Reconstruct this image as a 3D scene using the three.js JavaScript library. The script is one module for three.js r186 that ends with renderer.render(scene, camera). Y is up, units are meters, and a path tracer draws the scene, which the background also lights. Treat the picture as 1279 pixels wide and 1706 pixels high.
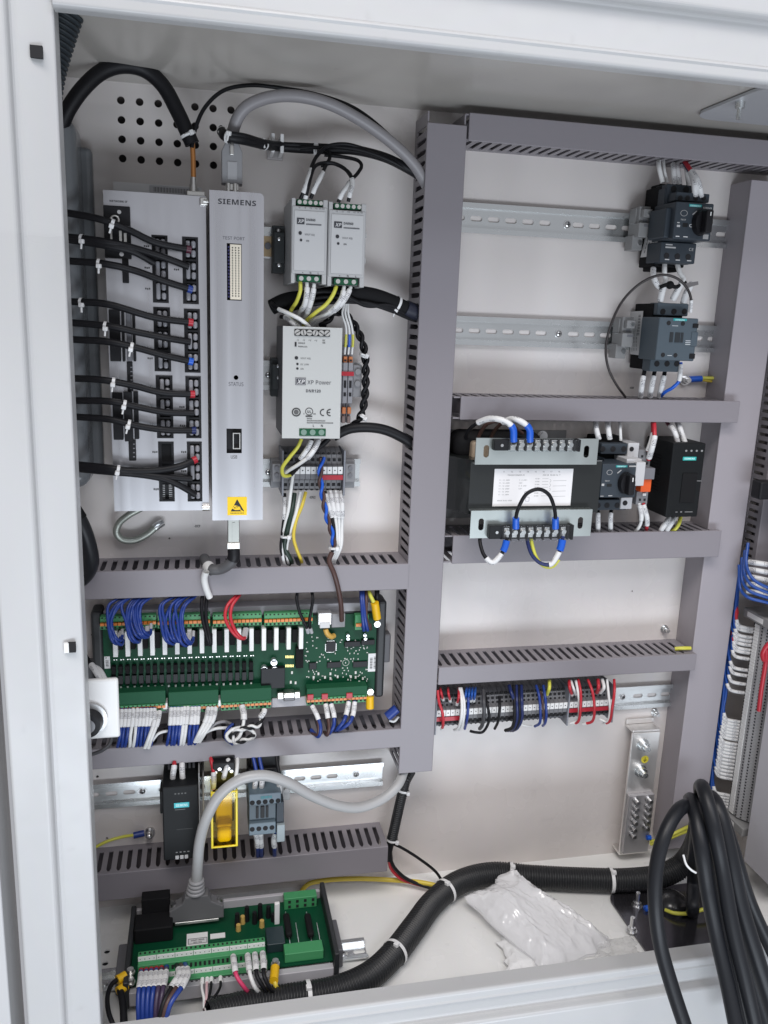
import * as THREE from 'three';
import { RoundedBoxGeometry } from 'three/addons/geometries/RoundedBoxGeometry.js';
import { mergeGeometries } from 'three/addons/utils/BufferGeometryUtils.js';
import { RectAreaLightUniformsLib } from 'three/addons/lights/RectAreaLightUniformsLib.js';

// ------------------------------------------------------------ camera, lamps, exposure
const V = (x, y, z) => new THREE.Vector3(x, y, z);
const scene = new THREE.Scene();
const EYE = V(0, 0.7814, 1.03);
const camera = new THREE.PerspectiveCamera(62.9, 0.75, 0.02, 60);
const RIGHT = V(0.97727058, 0.03629139, -0.20886636 * -1).normalize();
// camera axes in the scene (x right, y up, z out of the cabinet)
const AX = V(0.97727058, 0.03629139, 0.20886636), AY = V(0.01190723, 0.97428617, -0.22499929), AZ = V(-0.21166115, 0.22237221, 0.95170907);
camera.position.copy(EYE);
camera.quaternion.setFromRotationMatrix(new THREE.Matrix4().makeBasis(AX, AY, AZ));
camera.updateMatrixWorld(true);

RectAreaLightUniformsLib.init();
scene.background = new THREE.Color(0.40, 0.41, 0.44);
function lamp(x, y, z, tx, ty, tz, w, h, color, power) {
  const l = new THREE.RectAreaLight(color, power, w, h);
  l.position.set(x, y, z); l.lookAt(tx, ty, tz); scene.add(l);
}
lamp(-0.55, 3.4, 2.0, 0.3, 0.4, 0, 2.2, 1.0, 0xfffaf7, 12.5);
lamp(1.5, 3.1, 3.4, 0.3, 0.5, 0, 2.0, 0.8, 0xf2f5ff, 7);
lamp(0.40, -0.95, 2.6, 0.2, 0.35, 0, 2.4, 0.7, 0xeaf4ff, 9.5);
const EXPOSURE = 1.0;

// ------------------------------------------------------------ measuring and building helpers
const FPX = 1394.75;
function ray(px, py) {
  const a = (px - 639.5) / FPX, b = (853 - py) / FPX;
  return AX.clone().multiplyScalar(a).addScaledVector(AY, b).sub(AZ);
}
// point of the scene that stands at distance z in front of the mounting panel / at height y over the cabinet floor
function at(px, py, z) { const r = ray(px, py); return EYE.clone().addScaledVector(r, (z - EYE.z) / r.z); }
function atY(px, py, y) { const r = ray(px, py); return EYE.clone().addScaledVector(r, (y - EYE.y) / r.y); }
function atX(px, py, x) { const r = ray(px, py); return EYE.clone().addScaledVector(r, (x - EYE.x) / r.x); }

let seed = 7;
const rnd = () => { seed = (seed * 1664525 + 1013904223) >>> 0; return seed / 4294967296; };
const rr = (a, b) => a + (b - a) * rnd();
const used = {};
function numbered(n) { const k = used[n] = (used[n] ?? -1) + 1; return k ? n + '_' + String(k).padStart(3, '0') : n; }
function thing(name, label, category, o, group) {
  const g = new THREE.Group(); g.name = numbered(name); g.position.copy(o);
  g.userData = { label, category }; if (group) g.userData.group = group;
  g.o = o.clone(); scene.add(g); return g;
}
const tmpM = new THREE.Matrix4();
function merge(gs) {
  if (!Array.isArray(gs)) return gs;
  if (gs.length === 1) return gs[0];
  return mergeGeometries(gs.map(g => { const h = g.index ? g.toNonIndexed() : g.clone(); for (const k of Object.keys(h.attributes)) if (!['position', 'normal', 'uv'].includes(k)) h.deleteAttribute(k); return h; }));
}
// geometry is given in scene coordinates and stored relative to the thing's base
const SPLIT = new Set('carrier carrier_rail carrier_edge rail_foot foot side_plate terminal_hole screw thumbscrew coil_terminal armature_window clamp_screw barrier marker_strip front_screw output_terminal terminal_screw winding_tape flange_screw lever_pair mounting_screw end_clamp lever resistor optical_socket contact_strip side key_row plug_header output_chip slot_pair jumper_bridge'.split(' '));
function add(parent, name, geo, mat, label) {
  if (SPLIT.has(name) && Array.isArray(geo) && geo.length > 1) { let first; for (const q of geo) { const m = add(parent, name, q, mat, label); first ??= m; } return first; }
  const g = merge(geo); let o = parent.o;
  g.translate(-o.x, -o.y, -o.z);
  const m = new THREE.Mesh(g, mat); m.name = name; m.o = o; m.castShadow = m.receiveShadow = true;
  if (label) m.userData.label = label;
  parent.add(m); return m;
}
function solo(name, label, category, geo, mat, group) {
  const g = merge(geo); g.computeBoundingBox(); const b = g.boundingBox, o = V((b.min.x + b.max.x) / 2, b.min.y, (b.min.z + b.max.z) / 2);
  g.translate(-o.x, -o.y, -o.z);
  const m = new THREE.Mesh(g, mat); m.name = numbered(name); m.position.copy(o); m.o = o; m.castShadow = m.receiveShadow = true;
  m.userData = { label, category }; if (group) m.userData.group = group; scene.add(m); return m;
}
function structure(name, label, geo, mat) {
  const g = merge(geo); const m = new THREE.Mesh(g, mat); m.name = name; m.o = V(0, 0, 0); m.castShadow = m.receiveShadow = true;
  m.userData = { kind: 'structure', label, category: 'cabinet wall' }; scene.add(m); return m;
}
function box(x0, x1, y0, y1, z0, z1) {
  const g = new THREE.BoxGeometry(Math.abs(x1 - x0), Math.abs(y1 - y0), Math.abs(z1 - z0));
  return g.translate((x0 + x1) / 2, (y0 + y1) / 2, (z0 + z1) / 2);
}
function rbox(x0, x1, y0, y1, z0, z1, r = 0.001, s = 2) {
  const w = Math.abs(x1 - x0), h = Math.abs(y1 - y0), d = Math.abs(z1 - z0);
  return new RoundedBoxGeometry(w, h, d, s, Math.min(r, w * .48, h * .48, d * .48)).translate((x0 + x1) / 2, (y0 + y1) / 2, (z0 + z1) / 2);
}
// front rectangle whose corners appear at these picture points when it stands at depth zf
function rect(pxL, pyT, pxR, pyB, zf) {
  const a = at(pxL, pyT, zf), b = at(pxR, pyB, zf);
  return { x0: a.x, x1: b.x, y1: a.y, y0: b.y, z: zf, w: b.x - a.x, h: a.y - b.y, cx: (a.x + b.x) / 2, cy: (a.y + b.y) / 2 };
}
const rb = (r, z0, rad = 0.001) => rad ? rbox(r.x0, r.x1, r.y0, r.y1, z0, r.z, rad) : box(r.x0, r.x1, r.y0, r.y1, z0, r.z);
// sub-rectangle by fractions, u to the right, v downwards
function sub(r, u0, v0, u1, v1, z = r.z) {
  const q = { x0: r.x0 + r.w * u0, x1: r.x0 + r.w * u1, y1: r.y1 - r.h * v0, y0: r.y1 - r.h * v1, z };
  q.w = q.x1 - q.x0; q.h = q.y1 - q.y0; q.cx = (q.x0 + q.x1) / 2; q.cy = (q.y0 + q.y1) / 2; return q;
}
const cylZ = (x, y, z0, z1, r, n = 16) => new THREE.CylinderGeometry(r, r, z1 - z0, n).rotateX(Math.PI / 2).translate(x, y, (z0 + z1) / 2);
const cylY = (x, z, y0, y1, r, n = 16, r2 = r) => new THREE.CylinderGeometry(r2, r, y1 - y0, n).translate(x, (y0 + y1) / 2, z);
const cylX = (x0, x1, y, z, r, n = 16) => new THREE.CylinderGeometry(r, r, x1 - x0, n).rotateZ(Math.PI / 2).translate((x0 + x1) / 2, y, z);

// ------------------------------------------------------------ materials
const mats = {};
function M(key, r, g, b, rough = 0.5, metal = 0, extra = {}) {
  if (!mats[key]) { mats[key] = new THREE.MeshPhysicalMaterial({ color: new THREE.Color().setRGB(r, g, b), roughness: rough, metalness: metal, ...extra }); mats[key].name = key; }
  return mats[key];
}
function hash(x, y) { let h = (x * 374761393 + y * 668265263) | 0; h = Math.imul(h ^ (h >>> 13), 1274126177); return ((h ^ (h >>> 16)) >>> 0) / 4294967296; }
function vnoise(x, y, per) {
  const xi = Math.floor(x), yi = Math.floor(y), fx = x - xi, fy = y - yi, s = t => t * t * (3 - 2 * t), w = a => ((a % per) + per) % per;
  const a = hash(w(xi), w(yi)), b = hash(w(xi + 1), w(yi)), c = hash(w(xi), w(yi + 1)), d = hash(w(xi + 1), w(yi + 1));
  return (a + (b - a) * s(fx)) + ((c + (d - c) * s(fx)) - (a + (b - a) * s(fx))) * s(fy);
}
function dataTex(n, fn, srgb) {
  const d = new Uint8Array(n * n * 4);
  for (let y = 0; y < n; y++) for (let x = 0; x < n; x++) { const v = fn(x / n, y / n), i = (y * n + x) * 4; for (let k = 0; k < 3; k++) d[i + k] = Math.max(0, Math.min(255, (Array.isArray(v) ? v[k] : v) * 255)); d[i + 3] = 255; }
  const t = new THREE.DataTexture(d, n, n); t.magFilter = THREE.LinearFilter; t.minFilter = THREE.LinearFilter; t.wrapS = t.wrapT = THREE.RepeatWrapping;
  if (srgb) t.colorSpace = THREE.SRGBColorSpace; t.needsUpdate = true; return t;
}
const orange = dataTex(256, (u, v) => .5 * vnoise(u * 64, v * 64, 64) + .5 * vnoise(u * 128, v * 128, 128));
const smudge = dataTex(256, (u, v) => .42 + .22 * vnoise(u * 5, v * 5, 5) + .16 * vnoise(u * 23, v * 11, 256) + .1 * vnoise(u * 90, v * 90, 90));
const brushed = dataTex(256, (u, v) => .38 + .2 * vnoise(u * 180, v * 4, 256) + .12 * vnoise(u * 6, v * 6, 6));
const grime = dataTex(256, (u, v) => { let a = .925 + .06 * vnoise(u * 4, v * 4, 4) + .04 * vnoise(u * 30, v * 7, 256); const s = vnoise(u * 60 + 9, v * 60, 64); if (s > .95) a -= (s - .95) * .7; return [a, a * .995, a * .985]; }, true);
function paint(key, r, g, b, rough, bump = .00008) {
  return M(key, r, g, b, rough, 0, { roughnessMap: smudge, bumpMap: orange, bumpScale: bump, map: grime });
}
const PANEL = paint('panel_paint', .735, .695, .685, .42), FRAME = paint('frame_paint', .53, .54, .555, .55), CEIL = M('ceiling_paint', .50, .48, .455, .2, 0, { map: grime }), FLOORP = paint('floor_paint', .86, .87, .87, .5);
const DUCT = M('duct_plastic', .238, .221, .240, .42, 0, { bumpMap: orange, bumpScale: .00003 });
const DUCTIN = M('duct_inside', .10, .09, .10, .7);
const ZINC = M('zinc', .72, .74, .74, .42, .95, { roughnessMap: smudge });
const ALU = M('brushed_aluminium', .62, .62, .645, .6, 1, { roughnessMap: brushed });
const STEEL = M('steel', .70, .70, .70, .28, 1);
const NICKEL = M('nickel', .70, .69, .66, .36, 1);
const BLACK = M('black_plastic', .010, .010, .012, .45, 0, { specularIntensity: .55 }), MATTE = M('matte_black', .008, .008, .009, .75, 0, { specularIntensity: .4 }), CABLE = M('black_cable', .008, .008, .010, .5, 0, { specularIntensity: .55 }), RUBBER = M('black_rubber', .010, .011, .014, .42, 0, { specularIntensity: .7 });
const DARK = M('dark_opening', .01, .01, .012, .8);
const GREYP = M('grey_plastic', .27, .27, .29, .5), MIDG = M('mid_grey_plastic', .16, .16, .175, .5), LIGHTG = M('light_grey_plastic', .5, .5, .5, .5), SLATE = M('slate_plastic', .036, .046, .058, .45, 0, { specularIntensity: .6 }), SLATEL = M('light_slate_plastic', .075, .098, .118, .45, 0, { specularIntensity: .6 }), SLATEB = M('blue_slate_plastic', .12, .165, .20, .42);
const WHITE = M('white_plastic', .78, .78, .77, .4), TIE = M('tie_nylon', .74, .74, .74, .35), CLEAR = M('clear_plastic', .93, .94, .95, .08, 0, { transmission: 1, thickness: 0 });
const RED = M('red_wire', .50, .025, .04, .4), REDP = M('red_plastic', .42, .015, .03, .4), BLUE = M('blue_wire', .014, .042, .23, .38), BLUEP = M('blue_lug', .01, .10, .55, .35), YEL = M('yellow_wire', .68, .52, .06, .4), YELP = M('yellow_plastic', .78, .46, .01, .4), YG = M('yellow_green_wire', .62, .60, .08, .4);
const GREYW = M('grey_cable', .25, .24, .25, .42), BROWN = M('brown_wire', .07, .035, .03, .45), WHITEW = M('white_wire', .74, .74, .73, .4), DKBLUE = M('dark_blue_wire', .01, .02, .10, .4);
const PCB = M('green_circuit_board', .0035, .056, .025, .45, 0, { specularIntensity: .35 }), GREENC = M('green_connector', .05, .26, .10, .45), GREEND = M('dark_green_connector', .014, .088, .042, .55, 0, { specularIntensity: .4 }), ORANGE = M('orange_lever', .72, .22, .04, .4), TEAL = M('teal_label', .05, .36, .36, .4);

function canvasTex(w, h, draw) {
  const c = document.createElement('canvas'); c.width = w; c.height = h; const x = c.getContext('2d'); draw(x, w, h);
  const t = new THREE.CanvasTexture(c); t.colorSpace = THREE.SRGBColorSpace; return t;
}
let inkN = 0;
// flat print on its own thin transparent film, 0.3 mm proud of the face
function print(parent, r, w, h, draw, name = 'printed_text', extra = {}) {
  const t = canvasTex(w, h, draw), key = 'print_' + (inkN++);
  const m = M(key, 1, 1, 1, .5, 0, { map: t, transparent: true, ...extra });
  const g = new THREE.PlaneGeometry(r.w, r.h).translate(r.cx, r.cy, r.z + .0004);
  return add(parent, name, g, m);
}
function sticker(parent, r, w, h, draw, name = 'label', th = .0004) {
  const t = canvasTex(w, h, draw), m = M('sticker_' + (inkN++), 1, 1, 1, .45, 0, { map: t });
  const g = new THREE.BoxGeometry(r.w, r.h, th).translate(r.cx, r.cy, r.z + th / 2);
  return add(parent, name, g, m);
}
const txt = (x, s, px, py, size, color = '#222', font = 'bold', align = 'center') => { x.fillStyle = color; x.font = `${font} ${size}px sans-serif`; x.textAlign = align; x.textBaseline = 'middle'; x.fillText(s, px, py); };

// wire-marker sleeves: white tube with printed characters along it
const SLEEVES = ['52481', '31107', '24V1', '10243'].map((s, i) => {
  const t = canvasTex(128, 64, (x, w, h) => { x.fillStyle = '#dedede'; x.fillRect(0, 0, w, h); for (let k = 0; k < 2; k++) txt(x, s, 64, 16 + 32 * k, 23, '#55555e', 'normal'); });
  t.wrapS = t.wrapT = THREE.RepeatWrapping; return M('sleeve_' + i, 1, 1, 1, .5, 0, { map: t });
});
class Part extends THREE.Curve {
  constructor(c, a, b) { super(); this.c = c; this.a = a; this.b = b; }
  getPoint(t, o) { return this.c.getPointAt(Math.min(1, Math.max(0, this.a + (this.b - this.a) * t)), o); }
}
function curveOf(pts) {
  const p = pts.map(q => q.isVector3 ? q : at(q[0], q[1], q[2]));
  return new THREE.CatmullRomCurve3(p, false, 'centripetal');
}
function capTube(c, n, r, k) {
  const g = [new THREE.TubeGeometry(c, n, r, k)];
  for (const [t, s] of [[0, -1], [1, 1]]) { const p = c.getPointAt(t), d = c.getTangentAt(t).multiplyScalar(s); g.push(new THREE.CircleGeometry(r, k).applyQuaternion(new THREE.Quaternion().setFromUnitVectors(V(0, 0, 1), d)).translate(p.x, p.y, p.z)); }
  return g;
}
function tieGeo(c, u, r, up = 0) {
  const p = c.getPointAt(u), d = c.getTangentAt(u), q = new THREE.Quaternion().setFromUnitVectors(V(0, 0, 1), d);
  const band = new THREE.CylinderGeometry(r * 1.06 + .0006, r * 1.06 + .0006, .0032, 20, 1, true).rotateX(Math.PI / 2).applyQuaternion(q).translate(p.x, p.y, p.z);
  const side = V(0, 0, 1).cross(d).normalize(), out = V(0, 0, 1).multiplyScalar(.8).addScaledVector(side, up).normalize();
  const h = p.clone().addScaledVector(out, r * 1.1 + .0015);
  return [band, new RoundedBoxGeometry(.0045, .0045, .005, 2, .001).applyQuaternion(q).translate(h.x, h.y, h.z), new THREE.CylinderGeometry(.0011, .0011, .007, 8).applyQuaternion(new THREE.Quaternion().setFromUnitVectors(V(0, 1, 0), side)).translate(h.x - side.x * .004, h.y - side.y * .004, h.z)];
}
// one wire or cable. opt: sleeves [[u0, u1, radius?]], tips [[u0, u1, material, radius, name]], ties [u], group
function wire(name, label, category, mat, r, pts, opt = {}) {
  const c = curveOf(pts), n = Math.max(8, pts.length * 7), k = opt.k ?? (r > .004 ? 16 : 9);
  const t = thing(name, label, category, c.getPointAt(0), opt.group);
  add(t, opt.core ?? 'insulation', capTube(c, n, r, k), mat);
  (opt.sleeves ?? []).forEach((s, i) => {
    const sc = new Part(c, s[0], s[1]), L = c.getLength() * (s[1] - s[0]), R = s[2] ?? r * 1.28 + .0002;
    const g = new THREE.TubeGeometry(sc, 10, R, 10), uv = g.attributes.uv; for (let j = 0; j < uv.count; j++) uv.setX(j, uv.getX(j) * L / .016);
    add(t, 'marker_sleeve', g, SLEEVES[(i + t.id) % 4]);
  });
  (opt.tips ?? []).forEach(s => add(t, s[4] ?? 'lug', capTube(new Part(c, s[0], s[1]), 8, s[3] ?? r * 1.4, 12), s[2]));
  (opt.ties ?? []).forEach(u => add(t, 'cable_tie', tieGeo(c, u, opt.tieR ?? r, opt.tieUp ?? .3), TIE));
  return t;
}
function ribbed(c, r, pitch, amp, k = 22) {
  const n = Math.round(c.getLength() / pitch) * 6, g = new THREE.TubeGeometry(c, n, r, k), p = g.attributes.position, w = k + 1;
  const f = [1, 1, 1, 1 - amp, 1 - amp, 1 - amp * .5];
  for (let i = 0; i <= n; i++) { const q = c.getPointAt(i / n), s = f[i % 6]; for (let j = 0; j < w; j++) { const m = i * w + j; p.setXYZ(m, q.x + (p.getX(m) - q.x) * s, q.y + (p.getY(m) - q.y) * s, q.z + (p.getZ(m) - q.z) * s); } }
  g.computeVertexNormals(); return g;
}
function screwHead(x, y, z, r, h = .0015) { // cross-slot pan head facing out
  return [new THREE.SphereGeometry(r, 14, 5, 0, Math.PI * 2, 0, Math.PI / 2).scale(1, h / r * 1.0, 1).rotateX(Math.PI / 2).translate(x, y, z)];
}
const slotMark = (x, y, z, r) => [box(x - r * .7, x + r * .7, y - r * .13, y + r * .13, z, z + .0004), box(x - r * .13, x + r * .13, y - r * .7, y + r * .7, z + .0001, z + .0005)];

const ORDS = 'first second third fourth fifth sixth seventh eighth ninth tenth eleventh twelfth thirteenth fourteenth fifteenth sixteenth seventeenth eighteenth nineteenth'.split(' '), TENS = ['twenty', 'thirty', 'forty'];
const ORD = i => i < 19 ? ORDS[i] : (i + 1) % 10 ? TENS[((i + 1) / 10 | 0) - 2] + '-' + ORDS[i % 10] : ['twentieth', 'thirtieth', 'fortieth'][(i + 1) / 10 - 2];

// ------------------------------------------------------------ the enclosure
const CEILY = 1.0238, XL = -0.175, XR = 0.80, ZF = 0.27;
{ // mounting panel with punched holes
  const s = new THREE.Shape(); s.moveTo(XL, 0); s.lineTo(XR, 0); s.lineTo(XR, CEILY); s.lineTo(XL, CEILY);
  const hole = (x, y, r) => { const h = new THREE.Path(); h.absarc(x, y, r, 0, Math.PI * 2, true); s.holes.push(h); };
  const a = at(201, 167, 0), b = at(263.3, 172.4, 0), c = at(204.5, 264, 0), dx = (b.x - a.x) / 2, dy = (a.y - c.y) / 3;
  for (let i = 0; i < 7; i++) for (let j = 0; j < 4; j++) hole(a.x + i * dx, a.y - j * dy, .0041);
  for (const [x, y, r] of [[162, 1294, 2.4], [178, 1397, 2.4], [154, 1058, 3], [1053, 985, 1.5], [282, 897, 1.6]]) { const p = at(x, y, 0); hole(p.x, p.y, r * .00072); }
  const g = new THREE.ExtrudeGeometry(s, { depth: .0025, bevelEnabled: false, curveSegments: 16 }).translate(0, 0, -.0025);
  structure('wall_back', 'pale beige painted mounting panel at the back of the cabinet, punched with small holes', g, PANEL);
  structure('wall_rear_sheet', 'dark rear sheet of the cabinet behind the mounting panel holes', box(XL, XR, 0, CEILY, -.014, -.012), M('rear_sheet', .035, .03, .03, .8));
}
{
  const s = new THREE.Shape(); s.moveTo(XL, 0); s.lineTo(XR, 0); s.lineTo(XR, -ZF); s.lineTo(XL, -ZF);
  for (const [x, z] of [[-.1236, .0841], [-.1055, .0841], [-.1236, .1044], [-.1055, .1044], [-.1236, .065]].slice(0, 3)) { const h = new THREE.Path(); h.absarc(x, -z, .0037, 0, Math.PI * 2, true); s.holes.push(h); }
  const g = new THREE.ExtrudeGeometry(s, { depth: .002, bevelEnabled: false, curveSegments: 16 }).rotateX(-Math.PI / 2).translate(0, -.002, 0);
  structure('floor', 'white painted cabinet floor sheet', g, FLOORP);
  structure('floor_base', 'dark base sheet below the cabinet floor', box(XL, XR, -.04, -.038, 0, ZF), DARK);
}
structure('ceiling', 'glossy pale grey cabinet ceiling sheet', box(XL, XR, CEILY, CEILY + .002, 0, ZF - .001), CEIL);
structure('wall_left', 'left side wall of the cabinet', box(XL - .002, XL, -.002, CEILY + .002, 0, ZF - .03), PANEL);
structure('wall_right', 'right side wall of the cabinet', box(XR, XR + .002, -.002, CEILY + .002, 0, ZF), PANEL);
{ // front frame: four bent sheet-metal members
  const t = thing('door_frame', 'white painted sheet metal door frame around the cabinet opening', 'door frame', V(.3, -.05, ZF));
  const ix = at(126, 850, ZF).x, ty = at(680, 76, ZF).y, by = at(941, 1626, ZF).y;
  // profile of a member in (distance outwards from the opening, z)
  const prof = (pts, lip) => { const s = new THREE.Shape(); pts.forEach((p, i) => i ? s.lineTo(...p) : s.moveTo(...p)); return s; };
  const arc = (cx, cy, r, a0, a1, n = 6) => Array.from({ length: n + 1 }, (_, i) => { const a = a0 + (a1 - a0) * i / n; return [cx + r * Math.cos(a), cy + r * Math.sin(a)]; });
  const H = Math.PI / 2;
  const run = (pts, L, M4) => new THREE.ExtrudeGeometry(prof(pts), { depth: L, bevelEnabled: false }).applyMatrix4(M4);
  const y0 = -.16, y1 = 1.2;
  // left post: inner flat face, soft step up to the outer flat face, return edge into the cabinet
  const left = [[0, -.03], ...arc(.0025, -.0085, .0025, Math.PI, H), [.026, 0], ...arc(.028, .004, .004, -H, 0, 3), ...arc(.037, .004, .005, Math.PI, H, 5), [.064, .009], ...arc(.064, .006, .003, H, 0), [.067, -.03]];
  add(t, 'left_post', run(left, y1 - y0, new THREE.Matrix4().makeBasis(V(-1, 0, 0), V(0, 0, 1), V(0, 1, 0)).setPosition(ix, y0, ZF)), FRAME);
  // top rail: bright rounded lip then a flat band and a second soft fold
  const top = [[0, -.012], ...arc(.004, -.002, .004, Math.PI, H, 8), [.010, .0018], ...arc(.012, .0, .003, H, .2, 3), [.046, -.002], ...arc(.048, .002, .004, -H, 0, 4), ...arc(.057, .004, .005, Math.PI, H, 5), [.2, .009], [.2, -.012]];
  add(t, 'top_rail', run(top, XR + .05 - ix, new THREE.Matrix4().makeBasis(V(0, 1, 0), V(0, 0, 1), V(1, 0, 0)).setPosition(ix + .0005, ty, ZF)), FRAME);
  const sill = [[0, -.02], ...arc(.004, -.002, .004, Math.PI, H, 8), [.010, .0018], ...arc(.012, .0, .003, H, .2, 3), [.030, -.002], ...arc(.032, .002, .004, -H, 0, 4), ...arc(.041, .004, .005, Math.PI, H, 5), [.16, .009], [.16, -.02]];
  add(t, 'sill', run(sill, XR + .05 - ix, new THREE.Matrix4().makeBasis(V(0, -1, 0), V(0, 0, 1), V(-1, 0, 0)).setPosition(XR + .05, by, ZF)), FRAME);
  // square knock-outs in the left post
  for (const [x0, yy0, x1, yy1] of [[49, 74, 71, 97]]) { const r = rect(x0, yy0, x1, yy1, ZF + .0005); add(t, 'square_hole', box(r.x0, r.x1, r.y0, r.y1, ZF - .003, ZF + .0006), DARK); }
  const k = rect(106, 1072, 126, 1087, ZF + .0005);
  add(t, 'square_hole', [box(k.x0 + k.w * .35, k.x1, k.y0, k.y1, ZF - .003, ZF + .0006)], DARK);
  add(t, 'square_hole_tab', [box(k.x0, k.x0 + k.w * .42, k.y0, k.y1, ZF - .002, ZF + .001)], WHITE);
}
{ // neighbouring cabinet edge with a narrow shadow gap, lower left
  const x = at(24, 1600, ZF).x;
  solo('adjoining_cabinet', 'white side of the adjoining cabinet at the far left edge', 'cabinet', rbox(x - .3, x - .006, -.2, 1.25, ZF - .05, ZF + .006, .002), FRAME);
}
// ------------------------------------------------------------ slotted wiring ducts
const DD = .0585;
function slotted(len, pitch, sw, u0 = .006) { // side wall in (u along, v out from the panel)
  const s = new THREE.Shape(); s.moveTo(0, 0); s.lineTo(len, 0); s.lineTo(len, DD - .003); s.lineTo(0, DD - .003);
  for (let u = u0; u + sw < len - .003; u += pitch) {
    const h = new THREE.Path(); h.moveTo(u, .010); h.lineTo(u, .047); h.lineTo(u + sw * .35, .0525); h.lineTo(u + sw * .65, .0525); h.lineTo(u + sw, .047); h.lineTo(u + sw, .010); s.holes.push(h);
  }
  return new THREE.ExtrudeGeometry(s, { depth: .0016, bevelEnabled: false });
}
function lidGeo(x0, x1, y0, y1) { // snap-on lid with small folded edges
  return [rbox(x0, x1, y0, y1, DD - .0028, DD, .0012)];
}
function ductH(label, pL, pT, pR, pB, opt = {}) {
  const r = rect(pL, pT, pR, pB, DD); if (opt.x1) r.x1 = opt.x1; if (opt.x0 !== undefined) r.x0 = opt.x0;
  const t = thing('wiring_duct', label, 'wiring duct', V((r.x0 + r.x1) / 2, r.y0, 0)); const L = r.x1 - r.x0 - (opt.in ?? 0);
  add(t, 'lid', lidGeo(r.x0, r.x1, r.y0, r.y1), DUCT);
  const xs = r.x0 - (opt.out ?? 0);
  const side = y => slotted(L + (opt.out ?? 0), .0121, .0056).applyMatrix4(new THREE.Matrix4().makeBasis(V(1, 0, 0), V(0, 0, 1), V(0, -1, 0)).setPosition(xs, y, 0));
  add(t, 'slotted_side', side(r.y1 - .001), DUCT); add(t, 'slotted_side', side(r.y0 + .0026), DUCT);
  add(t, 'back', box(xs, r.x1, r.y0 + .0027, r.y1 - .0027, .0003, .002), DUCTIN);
  if (!opt.bare) for (let i = 0; i < 9; i++) { // wires lying inside
  }
  return r;
}
function ductV(label, pL, pT, pR, pB, opt = {}) {
  const r = rect(pL, pT, pR, pB, DD); if (opt.y0 !== undefined) r.y0 = opt.y0;
  const t = thing('wiring_duct', label, 'wiring duct', V((r.x0 + r.x1) / 2, r.y0, 0)); const L = r.y1 - r.y0;
  add(t, 'lid', lidGeo(r.x0, r.x1, r.y0, r.y1), opt.mat ?? DUCT);
  const side = x => slotted(L + (opt.over ?? 0), .0121, .0056).applyMatrix4(new THREE.Matrix4().makeBasis(V(0, 1, 0), V(0, 0, 1), V(1, 0, 0)).setPosition(x, r.y0, 0));
  add(t, 'slotted_side', side(r.x0 + .001), opt.mat ?? DUCT); add(t, 'slotted_side', side(r.x1 - .0026), opt.mat ?? DUCT);
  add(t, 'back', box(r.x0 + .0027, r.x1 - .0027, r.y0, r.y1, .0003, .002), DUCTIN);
  return r;
}
const D0 = ductV('long vertical grey slotted duct down the middle of the panel', 712, 203, 720, 1285, { over: .012 });
const D1 = ductH('dark grey slotted duct along the top right under the ceiling', 782.6, 187, 980, 251.5, { x1: XR - .02, out: .004 });
const D2 = ductH('grey slotted duct directly above the transformer', 768, 660, 1229, 705, { out: .008 });
const D3 = ductH('grey slotted duct directly below the transformer and motor starter', 755, 892, 1197, 928, { out: .01 });
const D4 = ductH('grey slotted duct above the long terminal strip on the right', 731, 1112, 1158, 1117, { out: .004 });
const D5 = ductH('grey slotted duct below the brushed metal units, above the large green board', 136, 953, 682, 982, {});
const D6 = ductH('pale grey slotted duct below the large green board', 140, 1250, 668, 1245, {});
const D7 = ductH('dark grey slotted duct above the lower terminal board', 150, 1459, 645, 1452, {});
// right-hand vertical duct, shallower, plain lid
{
  const z = .045, r = rect(1254, 320, 1183, 1296, z); r.x0 = at(1183, 850, z).x; r.x1 = at(1244, 850, z).x; r.y1 = CEILY - .055; r.y0 = .03;
  const t = thing('wiring_duct', 'pale lilac grey vertical duct with plain lid at the right edge of the panel', 'wiring duct', V(r.cx, r.y0, 0));
  const m = M('pale_duct', .33, .305, .328, .45, 0, { bumpMap: orange, bumpScale: .00003 });
  add(t, 'lid', rbox(r.x0, r.x1, r.y0, r.y1, z - .003, z, .0012), m);
  add(t, 'side', box(r.x0 + .001, r.x0 + .0026, r.y0, r.y1, .0003, z - .003), m);
  add(t, 'side', box(r.x1 - .0026, r.x1 - .001, r.y0, r.y1, .0003, z - .003), m);
}
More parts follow.
